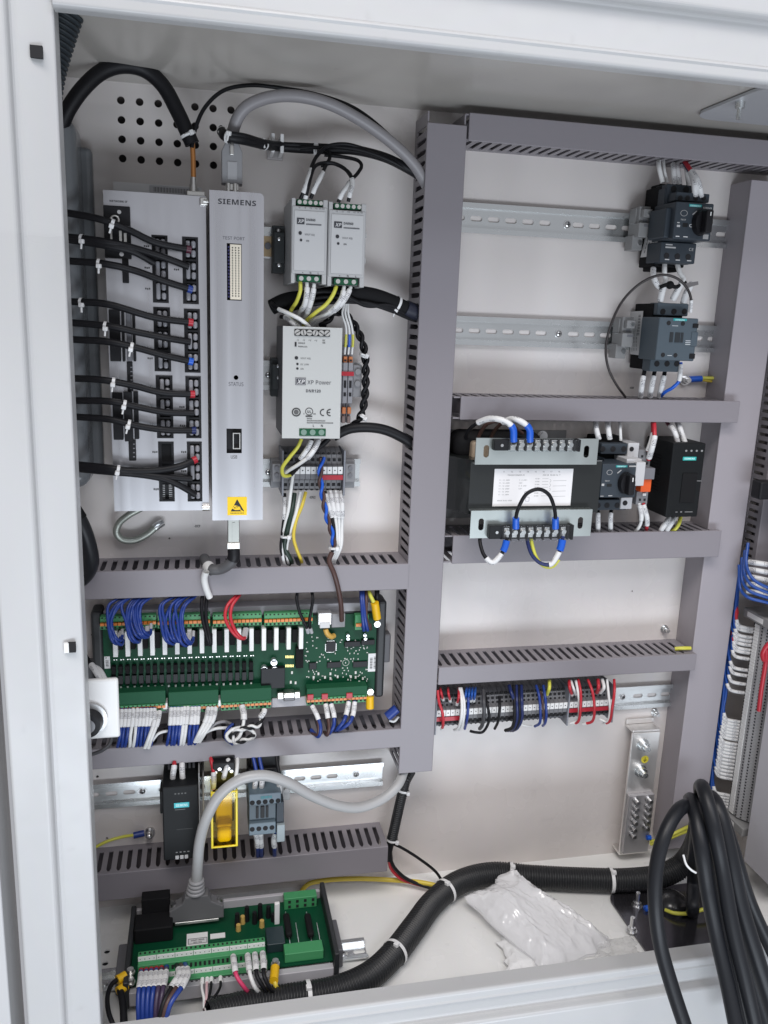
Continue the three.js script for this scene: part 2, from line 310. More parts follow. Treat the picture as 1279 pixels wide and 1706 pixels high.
// ------------------------------------------------------------ mounting rails
function railGeo(x0, x1, yc, holes) { // top-hat rail 35 x 7.5 mm along x
  const s = new THREE.Shape(), h = .0175, t = .001;
  [[h, .0075], [h, .0065], [h - .0049, .0065], [h - .0049, .001], [-h + .0049, .001], [-h + .0049, .0065], [-h, .0065], [-h, .0075], [-h + .0059, .0075], [-h + .0059, .002], [h - .0059, .002], [h - .0059, .0075]].forEach((p, i) => i ? s.lineTo(...p) : s.moveTo(...p));
  // two flanges as an extrusion, the web as a slotted sheet
  const m = new THREE.Matrix4().makeBasis(V(0, 1, 0), V(0, 0, 1), V(1, 0, 0)).setPosition(x0, yc, 0);
  const fl = sg => { const q = new THREE.Shape(); [[h, .0075], [h, .0064], [h - .005, .0064], [h - .005, .001], [h - .0061, .001], [h - .0061, .0075]].map(([a, b]) => [a * sg, b]).forEach((p, i) => i ? q.lineTo(...p) : q.moveTo(...p)); return new THREE.ExtrudeGeometry(q, { depth: x1 - x0, bevelEnabled: false }).applyMatrix4(m); };
  const w = new THREE.Shape(), e = h - .0061; w.moveTo(x0, yc - e); w.lineTo(x1, yc - e); w.lineTo(x1, yc + e); w.lineTo(x0, yc + e);
  for (const u of holes) { const q = new THREE.Path(), a = .0045, b = .0031; q.absarc(u + a, yc, b, -Math.PI / 2, Math.PI / 2, false); q.absarc(u - a, yc, b, Math.PI / 2, Math.PI * 1.5, false); if (u - a - b > x0 + .001 && u + a + b < x1 - .001) w.holes.push(q); }
  const web = new THREE.ExtrudeGeometry(w, { depth: .001, bevelEnabled: false, curveSegments: 8 }).translate(0, 0, .001);
  return [fl(1), fl(-1), web];
}
function rail(label, pxL, pxR, py, pxMid, screws = [], h0) {
  const yc = at(pxMid, py, .004).y, x0 = at(pxL, py, .0075).x, x1 = at(pxR, py, .0075).x;
  const t = thing('mounting_rail', label, 'mounting rail', V((x0 + x1) / 2, yc - .0175, 0));
  const hs = []; const st = h0 !== undefined ? at(h0, py, .001).x : x1 - .008; for (let u = st; u > x0; u -= .0223) hs.push(u); for (let u = st + .0223; u < x1; u += .0223) hs.push(u);
  const sx = screws.map(p => at(p, py, .002).x);
  add(t, 'rail', railGeo(x0, x1, yc, hs.filter(u => !sx.some(s => Math.abs(s - u) < .012))), ZINC);
  for (const s of sx) { const q = add(t, 'screw', [...screwHead(s, yc, .002, .0042, .0026), cylZ(s, yc, .002, .0028, .0052)], STEEL); add(q, 'slot', slotMark(s, yc, .0044, .0036), DARK); }
  return { x0, x1, yc };
}
const R1 = rail('zinc rail behind the upper motor starter, right side', 700, 1250, 363, 779, [946], 793);
const R2 = rail('zinc rail behind the contactor, right side', 690, 1225, 550, 760, [931], 790);
const R3 = rail('short dark stretch of zinc rail beside the black power supply', 985, 1196, 782, 1185, [], 1180);
const R4 = rail('zinc rail to the right of the long terminal strip', 720, 1142, 1158, 1100, [1037], 1062);
const R5 = rail('zinc rail end behind the two small power supplies', 400, 610, 405, 449, [452]);
const R6 = rail('zinc rail end behind the large power supply', 400, 600, 625, 449, [447]);
const R7 = rail('zinc rail behind the small terminal block under the power supplies', 400, 600, 787, 445, [447]);
const R8 = rail('zinc rail in the lower left behind the black power supply and contactor', 120, 637, 1318, 255, [237, 592], 605);
{ // rail on the cabinet floor under the lower terminal board
  const x0 = -.20 + .04, x1 = .196, t = thing('mounting_rail', 'zinc rail on the cabinet floor under the lower green terminal board', 'mounting rail', V(.02, 0, .139));
  const g = railGeo(x0, x1, 0, [.165, .187]).map(q => q.rotateX(-Math.PI / 2).translate(0, 0, .1395));
  add(t, 'rail', g, ZINC);
  const s = cylY(.166, .1395, .002, .0035, .004); const q = add(t, 'screw', s, STEEL); add(q, 'slot', [box(.1635, .1685, .0035, .0038, .1388, .1402)], DARK);
  const s2 = cylY(-.121, .1395, .002, .0035, .004); add(t, 'screw', s2, STEEL);
}
{ // two strips of light-grey rail profile carrying the large green board
}
// ------------------------------------------------------------ ceiling and floor gland plates
{
  const t = thing('gland_plate', 'grey metal plate with rounded corner bolted to the ceiling at the top right', 'plate', V(.66, CEILY - .003, .15));
  const s = new THREE.Shape(), x0 = .548, x1 = XR - .005, z0 = .092, z1 = .235, r = .03;
  s.moveTo(x0 + r, -z0); s.lineTo(x1, -z0); s.lineTo(x1, -z1); s.lineTo(x0 + r, -z1); s.absarc(x0 + r, -z1 + r, r, -Math.PI / 2, -Math.PI, true); s.lineTo(x0, -z0 - r); s.absarc(x0 + r, -z0 - r, r, Math.PI, Math.PI / 2, true);
  add(t, 'plate', new THREE.ExtrudeGeometry(s, { depth: .003, bevelEnabled: false }).rotateX(-Math.PI / 2).translate(0, CEILY - .004, 0), M('ceiling_plate', .50, .51, .53, .4, .35));
  const b = atY(1233, 172, CEILY - .006); add(t, 'bolt', [cylY(b.x, b.z, CEILY - .022, CEILY - .004, .0024), cylY(b.x, b.z, CEILY - .011, CEILY - .004, .0048, 6)], ZINC);
}
{
  const t = thing('gland_plate', 'dark glossy metal plate with rounded corner bolted to the floor at the bottom right', 'plate', V(.66, 0, .15));
  const s = new THREE.Shape(), x0 = .551, x1 = .74, z0 = .088, z1 = .235, r = .02;
  s.moveTo(x0 + r, -z0); s.lineTo(x1, -z0); s.lineTo(x1, -z1); s.lineTo(x0 + r, -z1); s.absarc(x0 + r, -z1 + r, r, -Math.PI / 2, -Math.PI, true); s.lineTo(x0, -z0 - r); s.absarc(x0 + r, -z0 - r, r, Math.PI, Math.PI / 2, true);
  add(t, 'plate', new THREE.ExtrudeGeometry(s, { depth: .003, bevelEnabled: false }).rotateX(-Math.PI / 2).translate(0, .0005, 0), M('floor_plate', .13, .125, .14, .3, .85, { roughnessMap: smudge }));
  for (const [px, py] of [[1061, 1506], [1052, 1548]]) { const b = atY(px, py, .006); add(t, 'bolt', [cylY(b.x, b.z, .0035, .009, .0055, 6), cylY(b.x, b.z, .009, .024, .003), cylY(b.x, b.z, .0035, .0045, .0075)], STEEL); }
}
// loose panel fixings
for (const [px, py, l] of [[1106, 1047, 'hex-head panel screw above the long right duct'], [1090, 1186, 'hex-head panel screw below the rail end at the right']]) {
  const p = at(px, py, 0), t = thing('panel_screw', l, 'screw', V(p.x, p.y - .006, 0));
  add(t, 'washer', cylZ(p.x, p.y, .0003, .0014, .0058), ZINC); add(t, 'stud', cylZ(p.x, p.y, .001, .012, .0026), STEEL); add(t, 'nut', new THREE.CylinderGeometry(.0046, .0046, .005, 6).rotateX(Math.PI / 2).translate(p.x, p.y, .004), ZINC);
}

wire('earth_wire', 'short yellow wire end beyond the right end of the duct above the terminal strip', 'wire', YG, .0028, [[1124, 1081, .044], [1136, 1080, .048], [1150, 1080, .048]]);

// ------------------------------------------------------------ drive units, upper left
{ // wide connector unit
  const zf = .085, r = rect(170, 316, 343, 850, zf); r.x0 = at(180, 560, zf).x; r.x1 = at(345, 560, zf).x;
  const t = thing('control_unit', 'wide brushed metal control unit with black cables plugged into its front', 'control unit', V(r.cx, r.y0, 0));
  const p = at(230, 306, .03);
  add(t, 'chassis', box(r.x0 + .008, r.x1 - .004, r.y0 + .004, r.y1 + .012, .002, .06), LIGHTG);
  const lb = { x0: r.x0 + .045, x1: r.x0 + .096, y1: r.y1 + .0110, y0: r.y1 + .003, z: .0602, w: .051, h: .008, cx: r.x0 + .07, cy: r.y1 + .007 };
  sticker(t, lb, 256, 40, (x, w, h) => { x.fillStyle = '#9a9a9c'; x.fillRect(0, 0, w, h); x.fillStyle = '#333'; for (let i = 0; i < 40; i++) x.fillRect(20 + i * 5, 8, 1 + (i * 7 % 3), 24); }, 'barcode_label');
  add(t, 'eyelet', new THREE.TorusGeometry(.006, .0016, 8, 20).translate(r.x0 + .019, r.y1 + .001, .05), NICKEL);
  // front plate with openings for the connector blocks
  const s = new THREE.Shape(); s.moveTo(r.x0, r.y0); s.lineTo(r.x1, r.y0); s.lineTo(r.x1, r.y1); s.lineTo(r.x0, r.y1);
  const cuts = [];
  const cut = (a, b, c, d) => { const q = rect(a, b, c, d, zf); q.x0 = Math.max(q.x0, r.x0 + .001); const h = new THREE.Path(); h.moveTo(q.x0, q.y0); h.lineTo(q.x0, q.y1); h.lineTo(q.x1, q.y1); h.lineTo(q.x1, q.y0); s.holes.push(h); cuts.push(q); return q; };
  const ports = [[252, 391, 281, 505], [303, 394, 331, 507], [255, 511, 285, 619], [306, 514, 334, 621], [259, 625, 289, 730], [308.5, 626.5, 335.5, 730], [263, 736, 291, 835], [311, 736, 337, 835]].map(q => cut(...q));
  add(t, 'front_plate', new THREE.ExtrudeGeometry(s, { depth: .0018, bevelEnabled: false }).translate(0, 0, zf - .0018), ALU);
  add(t, 'side_plate', [box(r.x0, r.x0 + .0018, r.y0, r.y1, .006, zf - .0019), box(r.x1 - .0018, r.x1, r.y0, r.y1, .006, zf - .0019), box(r.x0 + .002, r.x1 - .002, r.y0, r.y0 + .0015, .006, zf - .002), box(r.x0 + .002, r.x1 - .002, r.y1 - .0015, r.y1, .0601, zf - .002)], ALU);
  const marks = [[0, 0], [0, 1], [0, 0], [0, 1], [0, 0], [0, 1], [1, 0], [0, 1]];
  ports.forEach((q, i) => {
    const h = add(t, 'port_block', [box(q.x0, q.x1, q.y0, q.y1, zf - .012, zf - .006), box(q.x0, q.x0 + .0036, q.y0, q.y1, zf - .006, zf + .0012), box(q.x1 - .0025, q.x1, q.y0, q.y1, zf - .006, zf + .0012), ...[.0, .33, .66, .97].map(v => box(q.x0, q.x1, q.y1 - q.h * v - .002, q.y1 - q.h * v, zf - .006, zf + .0015))], BLACK);
    if (i === 6) { add(h, 'pin_row', [0, 1].flatMap(c => Array.from({ length: 8 }, (_, k) => box(q.x0 + q.w * (c ? .62 : .05), q.x0 + q.w * (c ? .95 : .36), q.y0 + .0025 + k * .0021, q.y0 + .0031 + k * .0021, zf - .006, zf - .004))), STEEL); add(h, 'cover', box(q.x0 + .0025, q.x1 - .0026, q.y0 + q.h * .28, q.y1 - .002, zf - .006, zf - .001), MATTE); return; }
    for (let k = 0; k < 3; k++) {
      const cy = q.y1 - q.h * (.165 + .325 * k) - .001, cx = q.cx + .0005;
      add(h, 'optical_socket', [rbox(cx - .0052, cx - .0006, cy - .0085, cy + .0085, zf - .006, zf + .003, .0018), rbox(cx + .0004, cx + .0052, cy - .0085, cy - .0008, zf - .006, zf + .004, .0022), rbox(cx + .0004, cx + .0052, cy + .0008, cy + .0085, zf - .006, zf + .004, .0022)], M('socket_clear', .26, .26, .28, .18));
    }
  });
  // black modules down the left edge
  const mod = (a, b, c, d, z1 = .004) => { const q = rect(a, b, c, d, zf); return rbox(Math.max(q.x0, r.x0 - .0005), q.x1, q.y0, q.y1, zf + .0002, zf + z1, .0008); };
  const m1 = add(t, 'interface_module', [mod(172, 342, 219, 432), mod(203, 429, 215, 472, .003)], BLACK);
  const ring = at(191, 366, zf + .005); add(m1, 'ring', new THREE.TorusGeometry(.0038, .0012, 8, 20).translate(ring.x, ring.y, zf + .0048), NICKEL);
  const sl = rect(183, 376, 187, 400, zf + .0045), sl2 = rect(198, 384, 203, 402, zf + .0045), sl3 = rect(206, 388, 211, 403, zf + .0045);
  add(m1, 'contact_strip', [sl, sl2, sl3].map(q => box(q.x0, q.x1, q.y0, q.y1, zf + .004, zf + .0048)), NICKEL);
  const sc = at(203, 424, zf); add(m1, 'screw', cylZ(sc.x, sc.y, zf + .004, zf + .0055, .0022), STEEL); const sc2 = at(199, 354, zf); add(m1, 'screw', cylZ(sc2.x, sc2.y, zf + .004, zf + .005, .002), STEEL);
  const m2 = add(t, 'interface_module', [mod(181, 515, 202, 602), mod(202, 514, 209, 602, .007), mod(220, 520, 227, 602), mod(211, 602, 222, 652, .003)], BLACK);
  const gp = rect(209, 518, 220, 602, zf + .006); add(m2, 'pillar', rbox(gp.x0, gp.x1, gp.y0, gp.y1, zf, zf + .006, .001), MIDG);
  add(m2, 'pin_row', [612, 619, 626, 633, 640, 647].map(y => { const q = at(219, y, zf + .0035); return box(q.x - .0012, q.x + .0012, q.y - .0006, q.y + .0006, zf + .003, zf + .0037); }), MIDG);
  const m3 = add(t, 'interface_module', [mod(187, 653, 206, 732, .005), mod(206, 651, 222, 734, .008), mod(222, 651, 232, 731), mod(214, 732, 227, 767, .003)], BLACK);
  add(m3, 'pin_row', [740, 747, 754, 761].map(y => { const q = at(223, y, zf + .0035); return box(q.x - .001, q.x + .001, q.y - .0006, q.y + .0006, zf + .003, zf + .0037); }), MIDG);
  print(t, rect(178, 331, 216, 340, zf + .0001), 256, 48, (x, w, h) => txt(x, 'NETWORK IF', w / 2, h / 2, 34, '#333'));
  const lab = [['X1', 244, 410], ['X2', 245, 446], ['X3', 246, 481], ['X4', 250, 597], ['H1', 294, 449], ['H2', 301, 652], ['H3', 303, 678], ['H4', 304, 709], ['F1', 258, 753], ['F2', 306, 753], ['F3', 306, 785], ['F4', 260, 815]];
  for (const [s2, a, b] of lab) print(t, rect(a - 6, b - 4, a + 6, b + 4, zf + .0001), 64, 40, (x, w, h) => { x.fillStyle = '#444'; for (let k = 0; k < 3; k++) x.fillRect(8 + k * 17, 12 + (k % 2) * 2, 12, 15); }, 'printed_mark');
  const lk = rect(332, 328, 347, 343, zf + .004);
  add(t, 'latch', [rbox(lk.x0, lk.x1, lk.y0, lk.y1, zf, zf + .004, .0015), cylX(lk.x0 + .004, lk.x1, lk.cy, zf + .004, .0022)], NICKEL);
  const ls = at(343, 845, zf); add(t, 'latch_screw', [cylX(ls.x - .004, ls.x + .004, ls.y, zf + .003, .0035, 14)], NICKEL);
}
const ZS = .105;
{ // tall narrow unit
  const r = rect(347, 316, 438, 866, ZS); r.x0 = at(351, 590, ZS).x; r.x1 = at(438.5, 590, ZS).x; r.w = r.x1 - r.x0; r.cx = (r.x0 + r.x1) / 2;
  const t = thing('drive_unit', 'tall narrow brushed metal unit with bold dark lettering across its top and a yellow label', 'control unit', V(r.cx, r.y0, 0));
  const s = new THREE.Shape(), q = .005; s.moveTo(r.x0, r.y0); s.lineTo(r.x1, r.y0); s.lineTo(r.x1, r.y1 - q); s.absarc(r.x1 - q, r.y1 - q, q, 0, Math.PI / 2); s.lineTo(r.x0, r.y1);
  const hole = (a, b, c, d) => { const k = rect(a, b, c, d, ZS), h = new THREE.Path(); h.moveTo(k.x0, k.y0); h.lineTo(k.x0, k.y1); h.lineTo(k.x1, k.y1); h.lineTo(k.x1, k.y0); s.holes.push(h); return k; };
  const tp = hole(377.5, 405, 402.5, 501), us = hole(377, 714, 402.5, 755), st = at(393, 629, ZS);
  const h = new THREE.Path(); h.absarc(st.x, st.y, .0025, 0, Math.PI * 2, true); s.holes.push(h);
  add(t, 'front_plate', new THREE.ExtrudeGeometry(s, { depth: .0018, bevelEnabled: false, curveSegments: 10 }).translate(0, 0, ZS - .0018), ALU);
  add(t, 'housing', [box(r.x0 + .0003, r.x0 + .002, r.y0 + .0005, r.y1 - .001, .004, ZS - .0019), box(r.x1 - .008, r.x1 - .0065, r.y0 + .0005, r.y1 - .006, .004, ZS - .0019), box(r.x0 + .0021, r.x1 - .0081, r.y0 + .001, r.y0 + .003, .004, ZS - .002), box(r.x0 + .0021, r.x1 - .0081, r.y1 - .004, r.y1 - .002, .004, ZS - .002)], ALU);
  add(t, 'dark_interior', box(r.x0 + .003, r.x1 - .009, r.y0 + .004, r.y1 - .006, .006, ZS - .012), DARK);
  const c = add(t, 'test_connector', box(tp.x0 + tp.w * .22, tp.x1 - .0006, tp.y0 + .001, tp.y1 - .001, ZS - .011, ZS + .001), M('cream_plastic', .72, .66, .54, .5));
  const pins = []; for (let i = 0; i < 3; i++) for (let j = 0; j < 20; j++) { const px = tp.x0 + tp.w * (.38 + i * .21), py = tp.y1 - tp.h * (.075 + j * .0445); pins.push(box(px - .0006, px + .0006, py - .0006, py + .0006, ZS + .001, ZS + .0013)); }
  add(c, 'contact_hole', pins, DARK);
  add(c, 'key_row', Array.from({ length: 16 }, (_, j) => box(tp.x0 + .001, tp.x0 + tp.w * .22 + .0005, tp.y1 - tp.h * (.05 + j * .058) - .0018, tp.y1 - tp.h * (.05 + j * .058), ZS - .008, ZS)), M('navy_plastic', .02, .02, .10, .5));
  const u = add(t, 'usb_socket', box(us.x0 + .0002, us.x1 - .0002, us.y0 + .0002, us.y1 - .0002, ZS - .011, ZS - .006), BLACK);
  const ux = us.x0 + us.w * .66, uy = us.cy;
  add(u, 'shell', [box(ux - .004, ux - .0031, uy - .0088, uy + .0088, ZS - .006, ZS + .001), box(ux + .0031, ux + .004, uy - .0088, uy + .0088, ZS - .006, ZS + .001), box(ux - .0031, ux + .0031, uy + .008, uy + .0088, ZS - .006, ZS + .001), box(ux - .0031, ux + .0031, uy - .0088, uy - .008, ZS - .006, ZS + .001)], NICKEL);
  print(t, rect(357, 327, 432, 347, ZS), 512, 128, (x, w, h) => txt(x, 'SIEMENS', w / 2, h / 2, 104, '#34343a'));
  print(t, rect(365, 391, 413, 403, ZS), 384, 80, (x, w, h) => txt(x, 'TEST PORT', w / 2, h / 2, 62, '#55555c', 'normal'));
  print(t, rect(377, 634, 409, 646, ZS), 256, 80, (x, w, h) => txt(x, 'STATUS', w / 2, h / 2, 60, '#55555c', 'normal'));
  print(t, rect(380, 757, 399, 766, ZS), 160, 64, (x, w, h) => txt(x, 'USB', w / 2, h / 2, 52, '#444', 'normal'));
  sticker(t, rect(378.5, 828, 411, 858, ZS), 256, 240, (x, w, h) => {
    x.fillStyle = '#f2c90c'; x.fillRect(0, 0, w, h); x.fillStyle = '#151515'; x.beginPath(); x.moveTo(128, 28); x.lineTo(42, 190); x.lineTo(222, 190); x.fill();
    x.fillStyle = '#f2c90c'; x.beginPath(); x.moveTo(60, 150); x.lineTo(100, 108); x.lineTo(150, 120); x.lineTo(175, 150); x.lineTo(150, 172); x.lineTo(100, 172); x.fill(); x.strokeStyle = '#151515'; x.lineWidth = 9; for (const k of [0, 18, 36]) { x.beginPath(); x.moveTo(88 + k, 150); x.lineTo(110 + k, 118); x.stroke(); }
    x.strokeStyle = '#f2c90c'; x.lineWidth = 12; x.beginPath(); x.moveTo(52, 92); x.lineTo(210, 196); x.stroke(); x.fillStyle = '#222'; for (let k = 0; k < 9; k++) x.fillRect(40 + k * 20, 206, 14, 12);
  }, 'warning_label');
}
const gxy = (px, py, z) => { const p = at(px, py, z); return [p.x, p.y]; };
{ // hood plugged on top of the tall unit, with its thick grey cable
  const c = curveOf([[386, 240, .075], [391, 208, .08], [408, 180, .085], [445, 163, .085], [492, 160, .08], [545, 172, .075], [600, 200, .07], [655, 240, .062], [690, 275, .055], [712, 312, .045]]);
  const t = thing('connector_cable', 'thick grey cable arching from the plug atop the tall narrow unit to the duct', 'cable', c.getPointAt(0));
  add(t, 'sheath', new THREE.TubeGeometry(c, 70, .0062, 16), GREYW);
  const a = rect(371, 250, 402, 304, .088), x0 = a.x0, x1 = a.x1;
  const s = new THREE.Shape(); s.moveTo(x0, a.y0); s.lineTo(x1, a.y0); s.lineTo(x1, a.y1); s.lineTo(x1 - .005, a.y1 + .011); s.lineTo(x0 + .005, a.y1 + .011); s.lineTo(x0, a.y1);
  const hood = add(t, 'plug_hood', new THREE.ExtrudeGeometry(s, { depth: .016, bevelEnabled: true, bevelSize: .0012, bevelThickness: .0012, bevelSegments: 2 }).translate(0, 0, .067), M('plug_grey', .27, .27, .28, .45));
  const f = rect(378, 268, 395, 300, .0845); add(hood, 'inset', rbox(f.x0, f.x1, f.y0, f.y1, .083, .0852, .001), M('plug_inset', .38, .38, .39, .4));
  const cl = at(386, 248, .086); add(hood, 'clip', rbox(cl.x - .002, cl.x + .002, cl.y - .006, cl.y + .005, .084, .0865, .0008), NICKEL);
  add(hood, 'thumbscrew', [box(x0 + .003, x1 - .003, a.y0 - .007, a.y0 - .0012, .069, .082), cylY(a.cx - .004, .084, a.y0 - .009, a.y0 - .001, .0022), cylY(a.cx + .003, .084, a.y0 - .009, a.y0 - .001, .0022)], NICKEL);
}
{ // plug below the tall unit
  const r = rect(379, 868, 399, 906, .085), t = thing('connector_cable', 'short grey cable with metal plug under the tall narrow unit, wrapped in white tape', 'cable', V(r.cx, r.y0, .08));
  add(t, 'metal_hood', [rbox(r.x0, r.x1, r.y0, r.y1 + .004, .07, .085, .001), box(r.cx - .0015, r.cx + .0015, r.y0 + .003, r.y1 - .002, .085, .0857)], M('dull_metal', .42, .43, .40, .4, .9));
  const b = rect(377.5, 905, 400, 915, .087); add(t, 'flange', [rbox(b.x0, b.x1, b.y0, b.y1, .068, .087, .001)], NICKEL);
  const c = curveOf([[389, 914, .078], [389, 928, .078], [384, 938, .076], [368, 948, .07], [352, 949, .066], [345, 940, .05], [340, 930, .03]]);
  add(t, 'sheath', new THREE.TubeGeometry(c, 40, .0062, 14), M('cable_grey_dark', .10, .10, .105, .5));
  add(t, 'boot', capTube(new Part(c, 0, .16), 6, .0072, 14), BLACK);
  add(t, 'tape_wrap', [new THREE.TubeGeometry(new Part(c, .55, .68), 6, .0071, 14)], WHITE);
  const k = curveOf([[343, 952, .074], [340, 963, .070], [343, 980, .066], [349, 995, .062]]);
  const ends = new THREE.TubeGeometry(k, 10, .004, 10); ends.translate(0, 0, 0); add(t, 'tape_tail', ends, WHITE);
}
// black cables into the wide unit, each plugged into one row of the front
const Z0 = .092;
const netCable = (label, pts, tie, tip, r = .0037) => {
  const n = pts.length, p = pts.map(([a, b], i) => [a, b, i === 0 ? .082 : i === n - 1 ? .091 : .1 - .004 * (i / n)]);
  return wire('optical_cable', label, 'cable', CABLE, r, [[p[0][0] - 26, p[0][1] - 4, .07], ...p], { ties: tie ? [tie] : [], tips: tip ? [[.968, 1, tip, .0041, 'coloured_clip']] : [], tieR: r, tieUp: -.5, group: undefined });
};
netCable('black cable with dark red tip, uppermost into the wide metal unit', [[100, 353], [167.5, 365.7], [212.6, 382.6], [257.6, 403.7], [318, 416.4]], .49, M('dark_red_clip', .07, .01, .025, .4));
netCable('black cable second from the top into the wide metal unit', [[105.6, 394], [170, 402], [212.6, 410.7], [269, 427.6], [314, 444.5]], .28, null);
netCable('short black branch cable ending at the second socket of the inner column', [[105.6, 398], [176, 409], [221, 419], [257, 438]], 0, null, .0038);
netCable('black cable with blue tip, third from the top into the wide metal unit', [[105, 434], [176, 440], [221, 450], [269, 467], [320, 483]], .39, BLUE);
netCable('black cable with red tip, fourth from the top into the wide metal unit', [[111, 502], [179, 507], [257.6, 529], [321, 537.5]], .25, REDP);
netCable('plain black cable in the middle of the wide metal unit, between red and blue tips', [[114, 537], [184, 544], [226.6, 553], [274.5, 562.7], [316.7, 569.7]], .42, null);
netCable('black cable with blue tip at the middle of the wide metal unit', [[114, 565], [184, 570], [229.5, 580], [269, 591], [321, 603]], .58, BLUEP);
netCable('black cable with red tip at the third port block from the top', [[119.7, 630], [170, 633], [221, 642], [269, 654], [324, 657]], .45, REDP);
netCable('plain black cable at the middle socket of the third port block', [[122.5, 667], [184, 669], [229.5, 678], [274.5, 686.7], [322, 688.5]], .52, null);
netCable('black cable with dull blue tip at the bottom of the third port block', [[122.5, 694], [184, 699], [235, 710.6], [280, 716.5], [326, 717]], .54, DKBLUE);
netCable('thick black cable with red tip, lowest group into the wide metal unit', [[128, 774], [184, 780], [212.6, 784], [266, 783], [302, 776], [327, 765]], .45, REDP, .0040);
netCable('black cable in the lowest group ending at the middle bottom socket', [[128, 778], [184, 783], [212, 787], [266, 794], [319.5, 798]], 0, null, .0038);
netCable('black cable in the lowest group bending down to the bottom socket', [[128, 781], [190, 787], [226, 790], [269, 797], [297, 807.7], [325, 824]], 0, null, .0036);
{ // smooth grey cover and thick cables along the left wall
  const r = rect(95, 190, 138, 815, .07); r.x0 = XL + .004; r.x1 = at(140, 600, .07).x;
  const t = thing('cable_cover', 'smooth blue-grey vertical cable cover with rounded ends along the left wall', 'cover', V(r.cx, r.y0, 0));
  const m = M('cover_plastic', .17, .18, .19, .38, 0, { roughnessMap: smudge });
  add(t, 'shell', [rbox(r.x0, r.x1, r.y0, r.y1, .01, .07, .014, 5)], m);
  add(t, 'flange', [rbox(r.x0, r.x1 + .010, r.y0 + .012, r.y1 - .02, .002, .02, .006, 4)], m);
  wire('thick_cable', 'thick black cable arching over the punched holes at the top left', 'cable', CABLE, .0078, [[100, 215, .062], [113, 183, .068], [140, 145, .07], [172, 118, .068], [205, 109, .065], [240, 116, .06], [270, 141, .058], [295, 185, .058], [312, 222, .06], [320, 240, .06]], { ties: [.955], tieR: .0076, tips: [[.95, 1, MATTE, .0076, 'shrink_sleeve']] });
  wire('earth_strap', 'copper braid running from the black cable end into the top of the wide unit', 'earth strap', M('copper_braid', .55, .24, .08, .4, .6), .0027, [[320, 236, .06], [321.5, 262, .06], [322, 300, .06], [322, 316, .06]], { core: 'braid', tips: [[.74, 1, NICKEL, .0032, 'ferrule']] });
  const g = thing('antenna_socket', 'small metal socket on top of the wide unit under the copper braid', 'socket', at(322, 318, .06));
  const q = at(322, 318, .06); add(g, 'body', [cylY(q.x, q.z, q.y - .004, q.y + .006, .0042), rbox(q.x - .007, q.x + .012, q.y - .006, q.y - .001, .05, .068, .001)], NICKEL);
  wire('thin_cable', 'thin black wire looping high from the copper braid across to the middle duct', 'wire', CABLE, .0021, [[319, 246, .062], [326, 212, .06], [342, 178, .055], [372, 151, .05], [415, 142, .048], [470, 147, .046], [530, 158, .045], [590, 180, .045], [640, 218, .047], [676, 258, .048], [706, 306, .04]]);
  // black twisted hose in the top left corner
  const c = new THREE.CatmullRomCurve3([at(66, 190, .2), at(76, 120, .2), at(92, 62, .2), at(107, 15, .2), at(120, -30, .2)]);
  solo('ribbed_hose', 'dark ribbed hose running up the inside of the left post at the top corner', 'hose', ribbed(c, .0165, .0042, .12), M('hose_black', .022, .03, .036, .55));
  const c2 = curveOf([[118, 846, .09], [134, 872, .09], [146, 905, .085], [151, 938, .075], [140, 960, .06], [120, 975, .05]]);
  const tt = thing('thick_cable', 'thick black cable curving down past the left end of the upper duct', 'cable', c2.getPointAt(0)); add(tt, 'sheath', new THREE.TubeGeometry(c2, 40, .009, 16), RUBBER);
  add(tt, 'heat_shrink', capTube(new Part(c2, 0, .12), 6, .0098, 16), MATTE);
}
// ------------------------------------------------------------ bare braided earth strap and terminal modules behind the tall unit
wire('earth_braid', 'flat tinned braid looped on the panel under the wide metal unit', 'earth strap', M('tinned_braid', .36, .38, .34, .45, .7, { bumpMap: brushed, bumpScale: .0006 }), .0042, [[236, 846, .02], [214, 858, .02], [198, 872, .018], [194, 888, .016], [204, 899, .014], [224, 900, .012], [245, 890, .010], [262, 876, .008], [270, 871, .004]], { core: 'braid', tips: [[.9, 1, ZINC, .005, 'crimp']] });
const endBlock = (label, a, b, c, d, scr) => {
  const r = rect(a, b, c, d, .034), t = thing('end_clamp', label, 'rail clamp', V(r.cx, r.y0, .006));
  add(t, 'body', [rbox(r.x0, r.x1, r.y0, r.y1, .0076, .026, .001), rbox(r.x0 + .001, r.x1 - .001, r.y0 + r.h * .2, r.y1 - r.h * .15, .026, .034, .001)], M('clamp_black', .025, .03, .032, .5));
  for (const v of scr) { const q = at((a + c) / 2, b + (d - b) * v, .034); add(t, 'screw', [...screwHead(q.x, q.y, v > .15 && v < .85 ? .034 : .026, .0026), ], STEEL); }
};
endBlock('black rail clamp beside the left small power supply', 455, 374, 475, 455, [.12, .3, .84]);
endBlock('black rail clamp left of the large power supply', 452, 597, 476, 662, [.2, .5]);
{
  const r = rect(440, 387, 456, 434, .0079), t = thing('terminal_carrier', 'tan plastic strip with screw on the rail beside the tall narrow metal unit', 'rail strip', V(r.cx, r.y0, 0));
  add(t, 'strip', box(r.x0 - .004, r.x1 - .001, r.y0 + .004, r.y1 - .004, .0078, .0085), M('tan_plastic', .52, .38, .22, .5));
  const q = at(446, 410, .009); add(t, 'screw', [cylZ(q.x, q.y, .0085, .0105, .0038), cylZ(q.x, q.y, .0105, .0108, .002)], MIDG);
}

